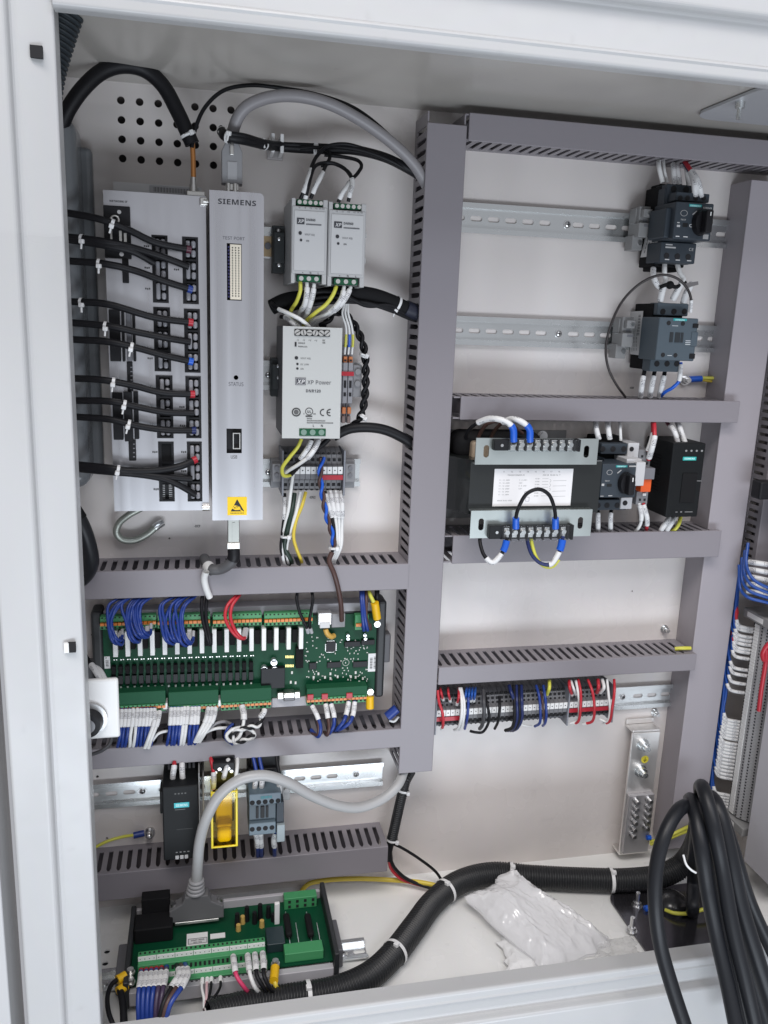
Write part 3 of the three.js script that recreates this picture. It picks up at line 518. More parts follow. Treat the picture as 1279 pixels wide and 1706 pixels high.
// ------------------------------------------------------------ power supplies
function smallPsu(label, TLx, TLy, BRx, BRy, first) {
  const zf = .1, r = rect(TLx, TLy, BRx, BRy, zf), t = thing('power_supply', label, 'power supply', V(r.x0, r.y0, 0), 'small grey rail power supplies');
  const body = M('psu_grey', .44, .44, .44, .5), face = M('psu_face', .52, .52, .52, .42);
  add(t, 'body', [rbox(r.x0, r.x1, r.y0 + .010, r.y1 - .008, .008, zf - .001, .0012), rbox(r.x0 - .0006, r.x0 + r.w * .1, r.y0, r.y1, .012, zf - .002, .001), rbox(r.x1 - r.w * .12, r.x1 + .0006, r.y0, r.y1, .012, zf - .002, .001), box(r.x0 + .003, r.x1 - .003, r.y0 + .002, r.y1 - .002, .01, zf - .018)], body);
  const f = sub(r, .06, .145, .93, .845, zf); add(t, 'face_plate', rbox(f.x0, f.x1, f.y0, f.y1, zf - .0012, zf, .0004), face);
  for (const [u0, u1, v0, v1, n, scr, lab] of [[.14, .9, .01, .075, 5, [1, 1, 1, 1, 1]], [.18, .84, .9, .975, 3, [1, 1, 1]]]) {
    const q = sub(r, u0, v0, u1, v1, zf - .004), k = add(t, 'terminal_strip', [rbox(q.x0, q.x1, q.y0, q.y1, zf - .018, zf - .004, .0006)], GREEND);
    add(k, 'screw', Array.from({ length: n }, (_, i) => cylZ(q.x0 + q.w * (i + .5) / n, q.cy, zf - .005, zf - .0034, Math.min(q.h * .38, q.w / n * .38))), NICKEL);
  }
  print(t, sub(f, .0, .02, .96, .98, zf + .0002), 256, 460, (x, w, h) => {
    x.fillStyle = '#33343a'; x.fillRect(22, 50, 66, 50); txt(x, 'XP', 55, 76, 40, '#c8c8c8', 'italic bold'); txt(x, 'DNR60', 100, 62, 26, '#44454a', 'bold', 'left'); x.fillStyle = '#55565c'; for (let i = 0; i < 15; i++) x.fillRect(102 + i * 9, 92, 7, 10);
    x.fillStyle = '#25252a'; x.beginPath(); x.arc(52, 170, 15, 0, 7); x.fill(); x.beginPath(); x.arc(60, 226, 11, 0, 7); x.fill(); txt(x, 'VOUT ADJ', 92, 178, 20, '#44454a', 'normal', 'left'); txt(x, 'ON', 104, 229, 18, '#44454a', 'bold', 'left');
  }, 'face_print');
  print(t, sub(r, .1, .08, .95, .14, zf - .0006), 256, 40, (x, w, h) => { ['-V', '-V', '+V', '+V', 'DC OK'].forEach((s, i) => txt(x, s, 30 + i * 48, 20, i > 3 ? 16 : 20, '#333', 'normal')); });
  print(t, sub(r, .1, .85, .9, .895, zf - .0006), 256, 32, (x, w, h) => { ['\u23DA', 'N', 'L'].forEach((s, i) => txt(x, i ? s : '=', 70 + i * 72, 16, 24, '#333', 'bold')); });
  return r;
}
const P1 = smallPsu('left of the two small grey power supplies side by side on the upper rail', 487, 328.5, 543, 474);
const P2 = smallPsu('right of the two small grey power supplies side by side on the upper rail', 549, 335, 606, 479);
{
  const zf = .1, r = rect(471, 543, 566, 731, zf); const t = thing('power_supply', 'large pale grey power supply standing under the two small ones', 'power supply', V(r.cx, r.y0, 0));
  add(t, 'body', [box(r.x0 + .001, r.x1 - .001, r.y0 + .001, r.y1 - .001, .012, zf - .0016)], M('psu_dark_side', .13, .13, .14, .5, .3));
  add(t, 'face_plate', rbox(r.x0, r.x1, r.y0, r.y1, zf - .0016, zf, .0005), M('psu_big_face', .50, .51, .50, .42, .2));
  const a = rect(490.6, 548, 549.5, 561, zf + .0012), k = add(t, 'terminal_strip', rbox(a.x0, a.x1, a.y0, a.y1, zf - .002, zf + .0012, .0004), BLACK);
  add(k, 'screw', Array.from({ length: 6 }, (_, i) => cylZ(a.x0 + a.w * (i + .5) / 6, a.cy, zf + .0008, zf + .0022, .0031)), NICKEL);
  add(k, 'slot', Array.from({ length: 6 }, (_, i) => box(-.0026, .0026, -.0004, .0004, 0, .0004).rotateZ(.5 + i * 1.3).translate(a.x0 + a.w * (i + .5) / 6, a.cy, zf + .0022)), DARK);
  const b = rect(498.5, 714, 542.4, 726.5, zf + .0012), k2 = add(t, 'terminal_strip', rbox(b.x0, b.x1, b.y0, b.y1, zf - .002, zf + .0012, .0004), GREEND);
  add(k2, 'screw', Array.from({ length: 3 }, (_, i) => cylZ(b.x0 + b.w * (i + .5) / 3, b.cy, zf + .0008, zf + .0018, .0033)), M('green_screw', .25, .36, .30, .35, .7));
  const f = sub(r, .02, .1, .98, .9, zf + .0001);
  print(t, f, 420, 680, (x, w, h) => {
    ['-V', '-V', '+V', '+V'].forEach((s, i) => txt(x, s, 100 + i * 44, 14, 20, '#333', 'normal')); txt(x, 'DC', 292, 12, 16, '#333'); txt(x, 'OK', 292, 30, 16, '#333');
    x.fillStyle = '#1c1c20'; x.fillRect(78, 30, 14, 34); txt(x, 'SINGLE', 102, 36, 15, '#444', 'bold', 'left'); txt(x, 'PARALLEL', 102, 62, 15, '#444', 'bold', 'left');
    for (const [y, q, s] of [[148, 13, 'VOUT ADJ.'], [194, 9, 'DC LOW'], [228, 9, 'ON']]) { x.fillStyle = '#1c1c20'; x.beginPath(); x.arc(q === 13 ? 92 : 100, y, q, 0, 7); x.fill(); txt(x, s, 122, y + 2, 17, '#444', 'normal', 'left'); }
    x.fillStyle = '#3a3b42'; x.fillRect(86, 296, 78, 56); x.strokeStyle = '#c4c4c4'; x.lineWidth = 3; x.strokeRect(91, 301, 68, 46); txt(x, 'XP', 125, 326, 44, '#c8c8c8', 'italic bold'); txt(x, 'XP Power', 176, 330, 42, '#4a4a50', 'normal', 'left'); txt(x, 'DNR120', 220, 396, 30, '#4a4a50', 'bold');
    x.strokeStyle = '#333'; x.lineWidth = 9; x.beginPath(); x.arc(96, 560, 29, 0, 7); x.stroke(); x.fillStyle = '#555'; x.beginPath(); x.arc(96, 560, 18, 0, 7); x.fill();
    x.lineWidth = 5; x.beginPath(); x.arc(192, 554, 27, 0, 7); x.stroke(); txt(x, 'UL', 192, 556, 26, '#333'); txt(x, 'c', 154, 570, 18, '#333'); txt(x, 'us', 232, 570, 18, '#333'); x.fillStyle = '#444'; x.fillRect(166, 586, 50, 10);
    x.lineWidth = 8; x.beginPath(); x.arc(300, 560, 24, Math.PI * .45, Math.PI * 1.55); x.stroke(); x.beginPath(); x.arc(350, 560, 24, Math.PI * .45, Math.PI * 1.55); x.stroke(); x.fillStyle = '#333'; x.fillRect(328, 556, 22, 8);
    x.fillStyle = '#666'; for (let l = 0; l < 3; l++) for (let i = 0; i < [4, 14, 20][l]; i++) x.fillRect(176 + i * 10, 606 + l * 16, 8, 7);
    ['\u25EF', 'L', 'N'].forEach((s, i) => txt(x, i ? s : '\u2295', 162 + i * 64, 664, 24, '#333'));
  }, 'face_print');
}
// ------------------------------------------------------------ rail terminals: each slice is a part with its openings and marker
function terminalRow(o) {
  const { name, label, cat, x0, x1, y0, y1, n, zf, dirY } = o, t = thing(name, label, cat, V((x0 + x1) / 2, y0, .008)), p = (x1 - x0) / n, h = y1 - y0;
  const prof = new THREE.Shape(); // (y, z) stepped profile, wire entries slope back
  [[0, .008], [0, zf * .5], [h * .10, zf * .8], [h * .3, zf * .86], [h * .36, zf], [h * .66, zf], [h * .7, zf * .88], [h * .9, zf * .8], [h, zf * .5], [h, .008]].forEach((q, i) => i ? prof.lineTo(...q) : prof.moveTo(...q));
  const zs = v => v < .1 ? zf * (.5 + v * 3) : v < .3 ? zf * (.8 + (v - .1) * .3) : v < .68 ? zf : zf * (.88 - (v - .7) * .4);
  for (let i = 0; i < n; i++) {
    const a = x0 + p * i, m = o.mats ? o.mats(i) : M('terminal_grey', .17, .17, .18, .5);
    const s = add(t, 'terminal', new THREE.ExtrudeGeometry(prof, { depth: p * .93, bevelEnabled: false }).applyMatrix4(new THREE.Matrix4().makeBasis(V(0, 1, 0), V(0, 0, 1), V(1, 0, 0)).setPosition(a, y0, 0)), m);
    const cx = a + p * .465, w = p * .3;
    const hs = (o.holes ?? [.07, .2, .78, .92]).map((v, j) => { const z = zs(v); return (j % 3 === 0 ? new THREE.SphereGeometry(w, 8, 6).scale(1, 1, .3).translate(cx, y0 + h * v, z) : box(cx - w, cx + w, y0 + h * v - w, y0 + h * v + w, z - .001, z + .0006)); });
    add(s, 'clamp_opening', hs, DARK);
    if (!o.noMark || !o.noMark(i)) add(s, 'marker', [box(a + p * .03, a + p * .9, y0 + h * .48, y0 + h * .645, zf - .001, zf + .001), box(cx - .0006, cx + .0006, y0 + h * .555, y0 + h * .58, zf + .001, zf + .0012)].slice(0, 1), WHITE);
    if (!o.noMark || !o.noMark(i)) add(s, 'marker_number', box(cx - .0009, cx + .0007, y0 + h * .55, y0 + h * .575, zf + .001, zf + .0011), BLACK);
    if (o.bridge && o.bridge(i)) add(s, 'jumper_bridge', box(a, a + p * .99, y0 + h * .34, y0 + h * .45, zf - .002, zf + .0012), REDP);
  }
  for (const e of o.ends ?? []) add(t, 'end_plate', rbox(e, e + .0022, y0 - h * .03, y1 + h * .03, .0082, zf * 1.06, .0006), M('end_plate_grey', .22, .23, .26, .5));
  return t;
}
{
  const a = rect(470, 752, 573, 823, .048);
  terminalRow({ name: 'terminal_block', label: 'small grey terminal block with red bridge and white markers under the large power supply', cat: 'terminal block', x0: a.x0 + .002, x1: a.x1 - .002, y0: a.y0, y1: a.y1, n: 11, zf: .048, bridge: i => i > 6, ends: [a.x0 - .0004, a.x1 - .0018], noMark: i => i < 2 });
  const cl = (label, p0, p1) => { const r = rect(p0, 768, p1, 815, .034), t = thing('end_clamp', label, 'rail clamp', V(r.cx, r.y0, .008)); add(t, 'body', [rbox(r.x0, r.x1, r.y0, r.y1, .008, .026, .001), rbox(r.x0 + .001, r.x1 - .001, r.y0 + r.h * .25, r.y1 - r.h * .1, .026, .034, .001)], M('clamp_grey', .24, .24, .25, .5)); add(t, 'screw', [r.h * .75, r.h * .5].map(v => cylZ(r.cx, r.y0 + v, .033, .036, .0028)), MIDG); };
  cl('grey rail clamp right of the small terminal block', 574, 592); cl('grey rail clamp left of the small terminal block', 452, 469);
}
{ // grey and orange terminal slices to the right of the large supply
  const r = rect(566, 590, 596, 690, .05), t = thing('terminal_block', 'grey terminals with orange levers and red bridge right of the large power supply', 'terminal block', V(r.cx, r.y0, .008));
  const x = [562, 571, 580, 589].map(q => at(q, 620, .05).x);
  for (let i = 0; i < 3; i++) {
    const a = x[i], b = x[i + 1] - .0006, y = v => at(575, v, .05).y, s = add(t, 'terminal', [rbox(a, b, y(706), y(576), .008, .04, .001), rbox(a, b, y(672), y(604), .04, .05, .001)], GREYP);
    add(s, 'lever', [rbox(a + .0008, b - .0006, y(606), y(594), .04, .048, .0008), rbox(a + .0008, b - .0006, y(690), y(679), .04, .047, .0008)], M('dull_orange', .50, .17, .06, .5));
    add(s, 'jumper_bridge', box(a, b + .0006, y(626), y(619), .049, .052), REDP);
    add(s, 'clamp_opening', [box(a + .0015, b - .0015, y(646), y(634), .0495, .0508), box(a + .0015, b - .0015, y(602), y(599), .047, .0487), box(a + .0015, b - .0015, y(660), y(654), .0495, .0508)], DARK);
    add(s, 'jumper_socket', rbox(a + .0008, b - .0008, y(706), y(694), .039, .046, .001), M('brown_grey', .18, .13, .12, .5));
  }
  const q = rect(589, 608, 602, 662, .038); add(t, 'end_clamp', [rbox(q.x0, q.x1, q.y0, q.y1, .008, .036, .001), cylZ(q.cx, q.y1 - .008, .036, .039, .0035), cylZ(q.cx, q.y1 - .022, .036, .039, .0035)], M('clamp_grey'));
}
// ------------------------------------------------------------ wiring, upper left
wire('cable_bundle', 'bundle of black wires tied to the grey plug and led right to the middle duct', 'wire bundle', CABLE, .0052, [[369, 219, .07], [378, 228, .092], [402, 232, .09], [436, 240, .06], [462, 244, .03], [500, 247, .03], [545, 249, .035], [590, 250, .04], [640, 262, .045], [672, 277, .045], [704, 296, .04]], { ties: [.02, .09, .285, .55] });
wire('thin_cable', 'second black wire of the tied bundle, lying just above it', 'wire', CABLE, .0026, [[368, 213, .07], [380, 222, .096], [405, 226, .093], [440, 236, .064], [468, 240, .036], [510, 242, .036], [552, 244, .04], [600, 250, .046], [650, 268, .05], [704, 300, .04]]);
{ // clip on panel
  const p = at(460, 243, .02), t = thing('cable_clip', 'white adhesive cable clip holding the black bundle on the panel', 'clip', V(p.x, p.y - .01, 0)); add(t, 'base', rbox(p.x - .009, p.x + .009, p.y - .012, p.y + .009, .0003, .005, .001), M('clip_grey', .5, .48, .48, .4)); add(t, 'strap', [rbox(p.x - .007, p.x - .003, p.y - .010, p.y + .010, .005, .037, .001), rbox(p.x + .003, p.x + .007, p.y - .010, p.y + .010, .005, .037, .001)], TIE);
}
const topW = (label, pts, s) => wire('supply_wire', label, 'wire', CABLE, .002, pts, { sleeves: [s], group: undefined });
topW('black wire with white sleeve at the first top terminal of the left small supply', [[500, 332, .093], [507, 316, .095], [514, 295, .09], [520, 275, .075], [528, 260, .06], [545, 244, .05], [575, 240, .045], [620, 252, .045]], [.05, .27]);
topW('black wire without sleeve at the second top terminal of the left small supply', [[508, 332, .093], [514, 308, .095], [524, 278, .08], [537, 272, .07], [555, 272, .07], [575, 282, .075], [586, 298, .08], [585, 306, .085]], [.0, .04]);
topW('black wire with white sleeve at the third top terminal of the left small supply', [[517, 331, .093], [525, 312, .095], [534, 294, .09], [543, 275, .07], [549, 262, .055], [547, 252, .05], [530, 246, .045], [500, 247, .04]], [.05, .3]);
topW('black wire with white sleeve at the left top terminal of the right small supply', [[563, 337, .093], [570, 322, .095], [578, 310, .09], [585, 300, .08], [596, 288, .065], [602, 276, .055], [597, 268, .05], [575, 262, .045], [540, 258, .042]], [.03, .24]);
topW('black wire with grey sleeve at the second top terminal of the right small supply', [[580, 336, .093], [583, 322, .095], [587, 306, .09], [584, 292, .085], [572, 280, .075], [553, 272, .068], [535, 276, .06]], [.06, .36]);
const botW = (label, mat, pts, s) => wire('supply_wire', label, 'wire', mat, .0022, pts, { sleeves: s ? [s] : [] });
botW('yellow wire under the left small supply', YG, [[500, 470, .09], [500, 484, .092], [494, 502, .085], [484, 520, .07], [488, 540, .055], [500, 560, .045]]);
botW('white sleeved wire under the middle of the left small supply', WHITEW, [[511, 471, .09], [511, 488, .092], [507, 508, .085], [498, 522, .07], [492, 545, .05]], [.08, .5]);
botW('white sleeved wire under the right of the left small supply', WHITEW, [[523, 473, .09], [521, 490, .092], [515, 512, .085], [508, 530, .07], [505, 550, .05]], [.08, .5]);
botW('yellow wire under the right small supply', YG, [[560, 477, .09], [555, 490, .094], [543, 507, .09], [524, 522, .085], [508, 538, .07], [505, 555, .05]]);
botW('white sleeved wire under the middle of the right small supply', WHITEW, [[573, 477, .09], [570, 494, .094], [560, 510, .09], [540, 525, .08], [520, 534, .07], [510, 552, .05]], [.07, .42]);
botW('white sleeved wire under the right end of the right small supply', WHITEW, [[584, 478, .09], [578, 492, .094], [567, 508, .09], [548, 524, .078], [526, 538, .062], [512, 556, .045]], [.05, .4]);
wire('supply_wire', 'white wire with dark ends crossing above the large power supply', 'wire', WHITEW, .0023, [[452, 506, .06], [460, 513, .075], [480, 522, .09], [500, 532, .095], [513, 543, .09], [516, 552, .06]], { tips: [[0, .22, CABLE, .0027, 'dark_sleeve']] });
wire('supply_wire', 'grey sleeved wire just left above the large power supply', 'wire', CABLE, .0022, [[468, 528, .06], [478, 530, .08], [490, 540, .088], [500, 548, .07]], { sleeves: [[.3, .8]] });
wire('thick_harness', 'thick black taped harness sweeping from the supplies right to the middle duct', 'wire bundle', MATTE, .0085, [[452, 512, .05], [475, 501, .055], [520, 495, .06], [575, 488, .06], [620, 492, .055], [655, 504, .05], [682, 517, .045], [712, 526, .04]], { ties: [.78], tieR: .0085, tieUp: -.9, tips: [[.84, 1, M('navy_tape', .012, .014, .03, .5), .010, 'tape_wrap']] });
for (let i = 0; i < 3; i++) wire('thin_cable', ['black wire lying along the lower edge of the thick taped harness', 'black wire crossing over the thick taped harness near its middle', 'black wire spiralling around the thick taped harness'][i], 'wire', CABLE, .0024, [[470, 520, .05], [510, 509 - i * 9, .068 + i * .002], [560, 503 - i * 8, .07 + i * .002], [610, 505 + i * 2, .065], [650, 517 - i * 4, .058], [690, 533 - i * 3, .045], [712, 536, .04]]);
{ // twisted black pair down the right of the large supply
  const c = curveOf([[535, 545, .05], [560, 520, .05], [575, 525, .045], [592, 545, .04], [606, 580, .04], [609, 625, .04], [607, 665, .04], [600, 695, .038], [584, 713, .035], [565, 722, .03]]);
  for (const ph of [0, Math.PI]) {
    const pts = []; const N = 90; for (let i = 0; i <= N; i++) { const u = i / N, p = c.getPointAt(u), d = c.getTangentAt(u), s = V(0, 0, 1).cross(d).normalize(), a = u * 46 + ph; pts.push(p.addScaledVector(s, Math.cos(a) * .0026).add(V(0, 0, Math.sin(a) * .0026))); }
    wire('twisted_wire', ph ? 'second strand of the twisted black pair beside the large power supply' : 'twisted black wire bowing out beside the large power supply, tied twice', 'wire', CABLE, .0025, pts, { ties: ph ? [] : [.46, .83], tieR: .005, k: 8 });
  }
}
for (const [i, s] of [[0, 'left'], [1, 'middle'], [2, 'right']]) wire('signal_wire', `${s} of the thin white wires dropping to the orange-lever terminals beside the large supply`, 'wire', WHITEW, .0013, [[574 + i * 3, 505, .06], [570 + i * 5, 522, .058], [576 + i * 5, 545, .055], [576 + i * 6, 565, .052], [574 + i * 6, 590, .046]], { tips: [[.6, .85, i === 1 ? BLUEP : YG, .0015, 'coloured_core']] });
wire('thick_cable', 'thick black cable from behind the large power supply bending right into the middle duct', 'cable', CABLE, .0062, [[555, 727, .04], [580, 715, .042], [610, 712, .045], [640, 716, .045], [668, 728, .045], [690, 742, .042], [712, 752, .035]], { tips: [[.8, .92, MATTE, .0075, 'shrink_sleeve']] });
wire('supply_wire', 'yellow green wire looping from the large power supply to the terminal block', 'wire', YG, .0022, [[502, 731, .085], [496, 744, .085], [482, 762, .08], [470, 780, .072], [472, 792, .065], [482, 792, .058], [488, 788, .05]]);
wire('supply_wire', 'white sleeved wire from the middle bottom terminal of the large power supply', 'wire', CABLE, .0022, [[520, 730, .085], [515, 742, .088], [507, 755, .085], [494, 772, .075], [482, 785, .06]], { sleeves: [[.06, .5]] });
wire('supply_wire', 'white sleeved wire from the right bottom terminal of the large power supply', 'wire', WHITEW, .0022, [[532, 730, .085], [526, 744, .09], [515, 760, .088], [498, 773, .08], [480, 784, .068], [474, 788, .06]], { sleeves: [[.05, .4]] });
wire('supply_wire', 'black wire leaving the right underside of the large power supply', 'wire', CABLE, .0032, [[548, 730, .07], [540, 738, .07], [520, 754, .07], [498, 775, .068], [484, 790, .055]]);
// wires from the terminal block down to the duct
const tb = (label, mat, pts, s, r = .0021) => wire('terminal_wire', label, 'wire', mat, r, [...pts, [pts[pts.length - 1][0] + 2, 945, .03]], { sleeves: s ? [s] : [] });
tb('leftmost black wire hanging from the small terminal block', CABLE, [[474, 822, .036], [474, 850, .045], [470, 890, .05], [468, 915, .05], [474, 935, .045]], [.05, .3]);
tb('white wire left side hanging from the small terminal block, tied halfway', WHITEW, [[488, 790, .05], [485, 812, .052], [480, 850, .05], [471, 890, .05], [469, 910, .05], [473, 938, .045]], null);
tb('dark green and black wire hanging beside the tied white wire', M('dark_green_wire', .012, .03, .02, .45), [[490, 822, .038], [486, 850, .048], [478, 885, .052], [474, 910, .05], [484, 934, .045]], null, .0032);
tb('light grey wire hanging from the left half of the small terminal block', WHITEW, [[500, 820, .04], [494, 850, .05], [483, 885, .05], [477, 915, .05], [480, 936, .045]], null);
tb('single yellow wire curving down from the small terminal block', YEL, [[509, 820, .04], [503, 842, .05], [493, 868, .05], [489, 895, .05], [494, 915, .05], [501, 932, .045]], null);
for (let i = 0; i < 4; i++) tb(['first white sleeved wire on the right of the small terminal block', 'second white sleeved wire on the right of the small terminal block', 'third white sleeved wire on the right of the small terminal block', 'last white sleeved wire at the right end of the small terminal block'][i], i % 2 ? WHITEW : (i ? WHITEW : CABLE), [[541 + i * 9, 818, .04], [548 + i * 7.4, 845, .05], [556 + i * 4.5, 880, .052 - i * .002], [556 + i * 4, 910, .05], [548 + i * 3, 936, .045]], [.04, .3]);
{ // blue and brown twisted pair
  const c = curveOf([[537, 762, .06], [533, 790, .062], [537, 825, .06], [544, 860, .058], [553, 890, .056], [557, 915, .054]]);
  for (const [m, ph, l] of [[BLUEP, 0, 'blue wire twisted with a brown one in front of the small terminal block'], [BROWN, Math.PI, 'brown wire twisted with a blue one in front of the small terminal block']]) {
    const pts = []; for (let i = 0; i <= 48; i++) { const u = i / 48, p = c.getPointAt(u), a = u * 24 + ph; pts.push(p.add(V(Math.cos(a) * .0019, 0, Math.sin(a) * .0019))); }
    wire('twisted_wire', l, 'wire', m, .002, pts, { k: 8 });
  }
}
wire('thick_cable', 'brown-black cable dropping from the right tied bundle over the duct to the green board', 'cable', BROWN, .0031, [[553, 920, .06], [548, 934, .062], [556, 955, .066], [563, 980, .064], [568, 1010, .058], [569, 1034, .05]]);
for (const [px, py, l] of [[476, 893, 'white cable tie around the left wires under the small terminal block'], [556, 912, 'white cable tie around the right wires under the small terminal block']]) { const p = at(px, py, .052), c = new THREE.LineCurve3(V(p.x, p.y + .01, .052), V(p.x, p.y - .01, .052)); solo('cable_tie', l, 'cable tie', tieGeo(c, .5, .006, .3), TIE); }
print(thing('panel_print', 'small printed code on the panel below the small terminal block', 'printed mark', at(520, 828, 0)), rect(513, 825, 527, 832, .0002), 96, 40, (x, w, h) => txt(x, '-XN2', 48, 20, 32, '#444'));
print(thing('panel_print', 'small printed code on the panel left of the plug under the tall narrow unit', 'printed mark', at(328, 876, 0)), rect(322, 872, 335, 881, .0002), 96, 56, (x, w, h) => txt(x, '-DCP', 48, 28, 34, '#444'));

// ------------------------------------------------------------ switchgear, right column
const sleeveWire = (label, mat, pts, s, r = .0022, extra = {}) => wire('control_wire', label, 'wire', mat, r, pts, { sleeves: s ?? [], ...extra });
function screwHole(q, r, z) { return [cylZ(q.x, q.y, z, z + .0005, r, 14)]; }
function sideSticker(t, x, pts, w, h, draw) { // label on a left-facing side
  const p = pts.map(([a, b]) => atX(a, b, x)), g = new THREE.BufferGeometry();
  const v = [p[0], p[1], p[2], p[0], p[2], p[3]].flatMap(q => [x - .0004, q.y, q.z]);
  g.setAttribute('position', new THREE.Float32BufferAttribute(v, 3)); g.setAttribute('uv', new THREE.Float32BufferAttribute([0, 1, 0, 0, 1, 0, 0, 1, 1, 0, 1, 1], 2)); g.computeVertexNormals();
  return add(t, 'side_label', g, M('side_label_' + (inkN++), 1, 1, 1, .5, 0, { map: canvasTex(w, h, draw), side: THREE.DoubleSide }));
}
const labelInk = seed0 => (x, w, h) => { x.fillStyle = '#dedede'; x.fillRect(0, 0, w, h); x.save(); x.translate(w / 2, h / 2); x.rotate(-Math.PI / 2); x.fillStyle = '#909090'; for (let l = 0; l < 4; l++) for (let i = 0; i < 9 - l; i++) x.fillRect(-h * .42 + i * 17 + (seed0 + l) % 5, -w * .34 + l * w * .16, 13, 5); x.fillStyle = '#666'; for (let i = 0; i < 22; i++) x.fillRect(-h * .05 + i * 4.4, w * .18, 1 + (i * 5 + seed0) % 3, 16); x.restore(); };
function railClamp(label, rail, x0, x1, scr = 2) {
  const t = thing('end_clamp', label, 'rail clamp', V((x0 + x1) / 2, rail.yc - .026, .007)), y = rail.yc, w = x1 - x0;
  const m = M('clamp_pale', .26, .26, .26, .4);
  add(t, 'body', [rbox(x0 + w * .2, x1, y - .006, y + .024, .008, .030, .001), rbox(x0 + w * .1, x1 - w * .1, y - .013, y + .004, .008, .036, .001), rbox(x0, x1 - w * .25, y - .028, y - .010, .006, .026, .001), rbox(x0 + w * .3, x1 - w * .1, y + .010, y + .020, .030, .038, .001), rbox(x0 + w * .1, x0 + w * .3, y + .004, y + .022, .008, .024, .0008)], m);
  add(t, 'screw', [cylZ(x0 + w * .55, y - .019, .026, .0275, .0030), cylZ(x1 - w * .3, y + .015, .038, .039, .0024)], STEEL);
  add(t, 'slot', [box(x1 - w * .55, x1 - w * .15, y - .0006, y + .0022, .036, .0364), box(x1 - w * .5, x1 - w * .2, y + .0055, y + .0085, .030, .0304)], MIDG);
}
{ // upper motor starter
  const zm = .058, zf = .088, back = rect(1112, 305, 1155, 441, zm);
  const t = thing('motor_starter', 'dark motor starter with rotary knob and white side label on the top right rail', 'motor starter', V(back.cx, back.y0, .008));
  const x0 = at(1104, 375, zm).x, x1 = at(1156, 375, zm).x, Y = (px, py, z = zm) => at(px, py, z).y;
  add(t, 'housing', [rbox(x0, x1, Y(1104, 443), Y(1104, 306), .008, zm - .012, .0015), rbox(x0 + .004, x1 - .002, Y(1104, 450), Y(1104, 300), .012, .035, .0015)], MATTE);
  add(t, 'front_body', [rbox(x0 + .0006, x1, Y(1130, 440), Y(1130, 307), .03, zm, .0015), rbox(x0 - .0004, x0 + .004, Y(1104, 436), Y(1104, 312), .04, zm - .002, .001)], SLATE);
  const u = rect(1127, 335, 1183, 402, zf); add(t, 'control_block', [rbox(u.x0, u.x1, u.y0, u.y1, zm - .02, zf, .0018), rbox(u.x0 - .006, u.x0 + .012, u.y0 + .002, u.y1 - .006, zm - .02, zf - .010, .002)], SLATE);
  const a = rect(1127, 322, 1181, 338, zf - .012); add(t, 'auxiliary_block', rbox(a.x0, a.x1, a.y0, a.y1 + .002, .02, zf - .012, .0012), SLATE);
  const lo = rect(1102, 402, 1157, 440, zm + .006); add(t, 'lower_block', rbox(lo.x0, lo.x1, lo.y0, lo.y1, .03, zm + .006, .0015), SLATE);
  add(t, 'terminal_hole', [[1122, 315, zm], [1143, 316, zm]].flatMap(([p, q, z]) => screwHole(at(p, q, z), .0038, z)), DARK);
  add(t, 'terminal_hole', [1133, 1145, 1159, 1172].flatMap(p => screwHole(at(p, 330, zf - .012), .0030, zf - .012)), DARK);
  add(t, 'terminal_hole', [[1110, 426], [1128, 427], [1146, 428]].flatMap(([p, q]) => screwHole(at(p, q, zm + .006), .0036, zm + .006)), DARK);
  const k = rect(1158, 351, 1176, 391, zf); const kn = add(t, 'knob', [new THREE.CylinderGeometry(k.w * .62, k.w * .68, .008, 24).rotateX(Math.PI / 2).scale(1, 1.25, 1).translate(k.cx, k.cy, zf + .004), rbox(k.x0 + k.w * .25, k.x1 - k.w * .25, k.y0, k.y1, zf + .007, zf + .019, .002)], BLACK);
  add(kn, 'pointer', box(k.cx - .0006, k.cx + .0006, k.y1 - .007, k.y1 - .003, zf + .019, zf + .0194), WHITE);
  print(t, rect(1127, 337, 1183, 402, zf), 300, 330, (x, w, h) => {
    x.fillStyle = '#1f8f8f'; x.fillRect(100, 6, 100, 24); txt(x, 'SIEMENS', 150, 19, 20, '#bfe0e0'); txt(x, 'SIRIUS', 246, 32, 22, '#c8c8c8');
    x.strokeStyle = '#aaa'; x.lineWidth = 4; x.beginPath(); x.arc(66, 92, 26, 0, 7); x.stroke(); x.beginPath(); x.moveTo(134, 100); x.lineTo(166, 66); x.lineWidth = 10; x.stroke();
    txt(x, 'TEST', 66, 150, 20, '#b0b0b0'); x.fillStyle = '#b8b8b8'; x.fillRect(20, 175, 20, 10); x.fillRect(20, 200, 26, 20); x.fillStyle = '#05060a'; x.fillRect(66, 180, 40, 36); x.lineWidth = 4; x.strokeStyle = '#ddd'; x.beginPath(); x.arc(132, 200, 12, 0, 7); x.stroke(); x.fillStyle = '#ddd'; x.fillRect(146, 196, 20, 6); x.fillRect(20, 300, 30, 8); x.fillRect(80, 300, 36, 8); x.fillStyle = '#999'; x.fillRect(236, 270, 44, 44);
  });
  print(t, sub(lo, .02, .0, 1, .98), 200, 128, (x, w, h) => { x.fillStyle = '#b5b5b5'; x.fillRect(20, 14, 40, 8); x.fillRect(20, 30, 60, 10); txt(x, 'CE', 170, 40, 26, '#c0c0c0', 'normal'); for (const k2 of [24, 86, 152]) x.fillRect(k2, 108, 26, 7); });
  sideSticker(t, x0 - .0006, [[1084, 360], [1067, 429], [1095, 426], [1097, 374]], 96, 180, labelInk(3));
  railClamp('pale grey rail clamp against the left side of the upper motor starter', R1, at(1058, 380, .03).x, at(1081, 380, .03).x);
}
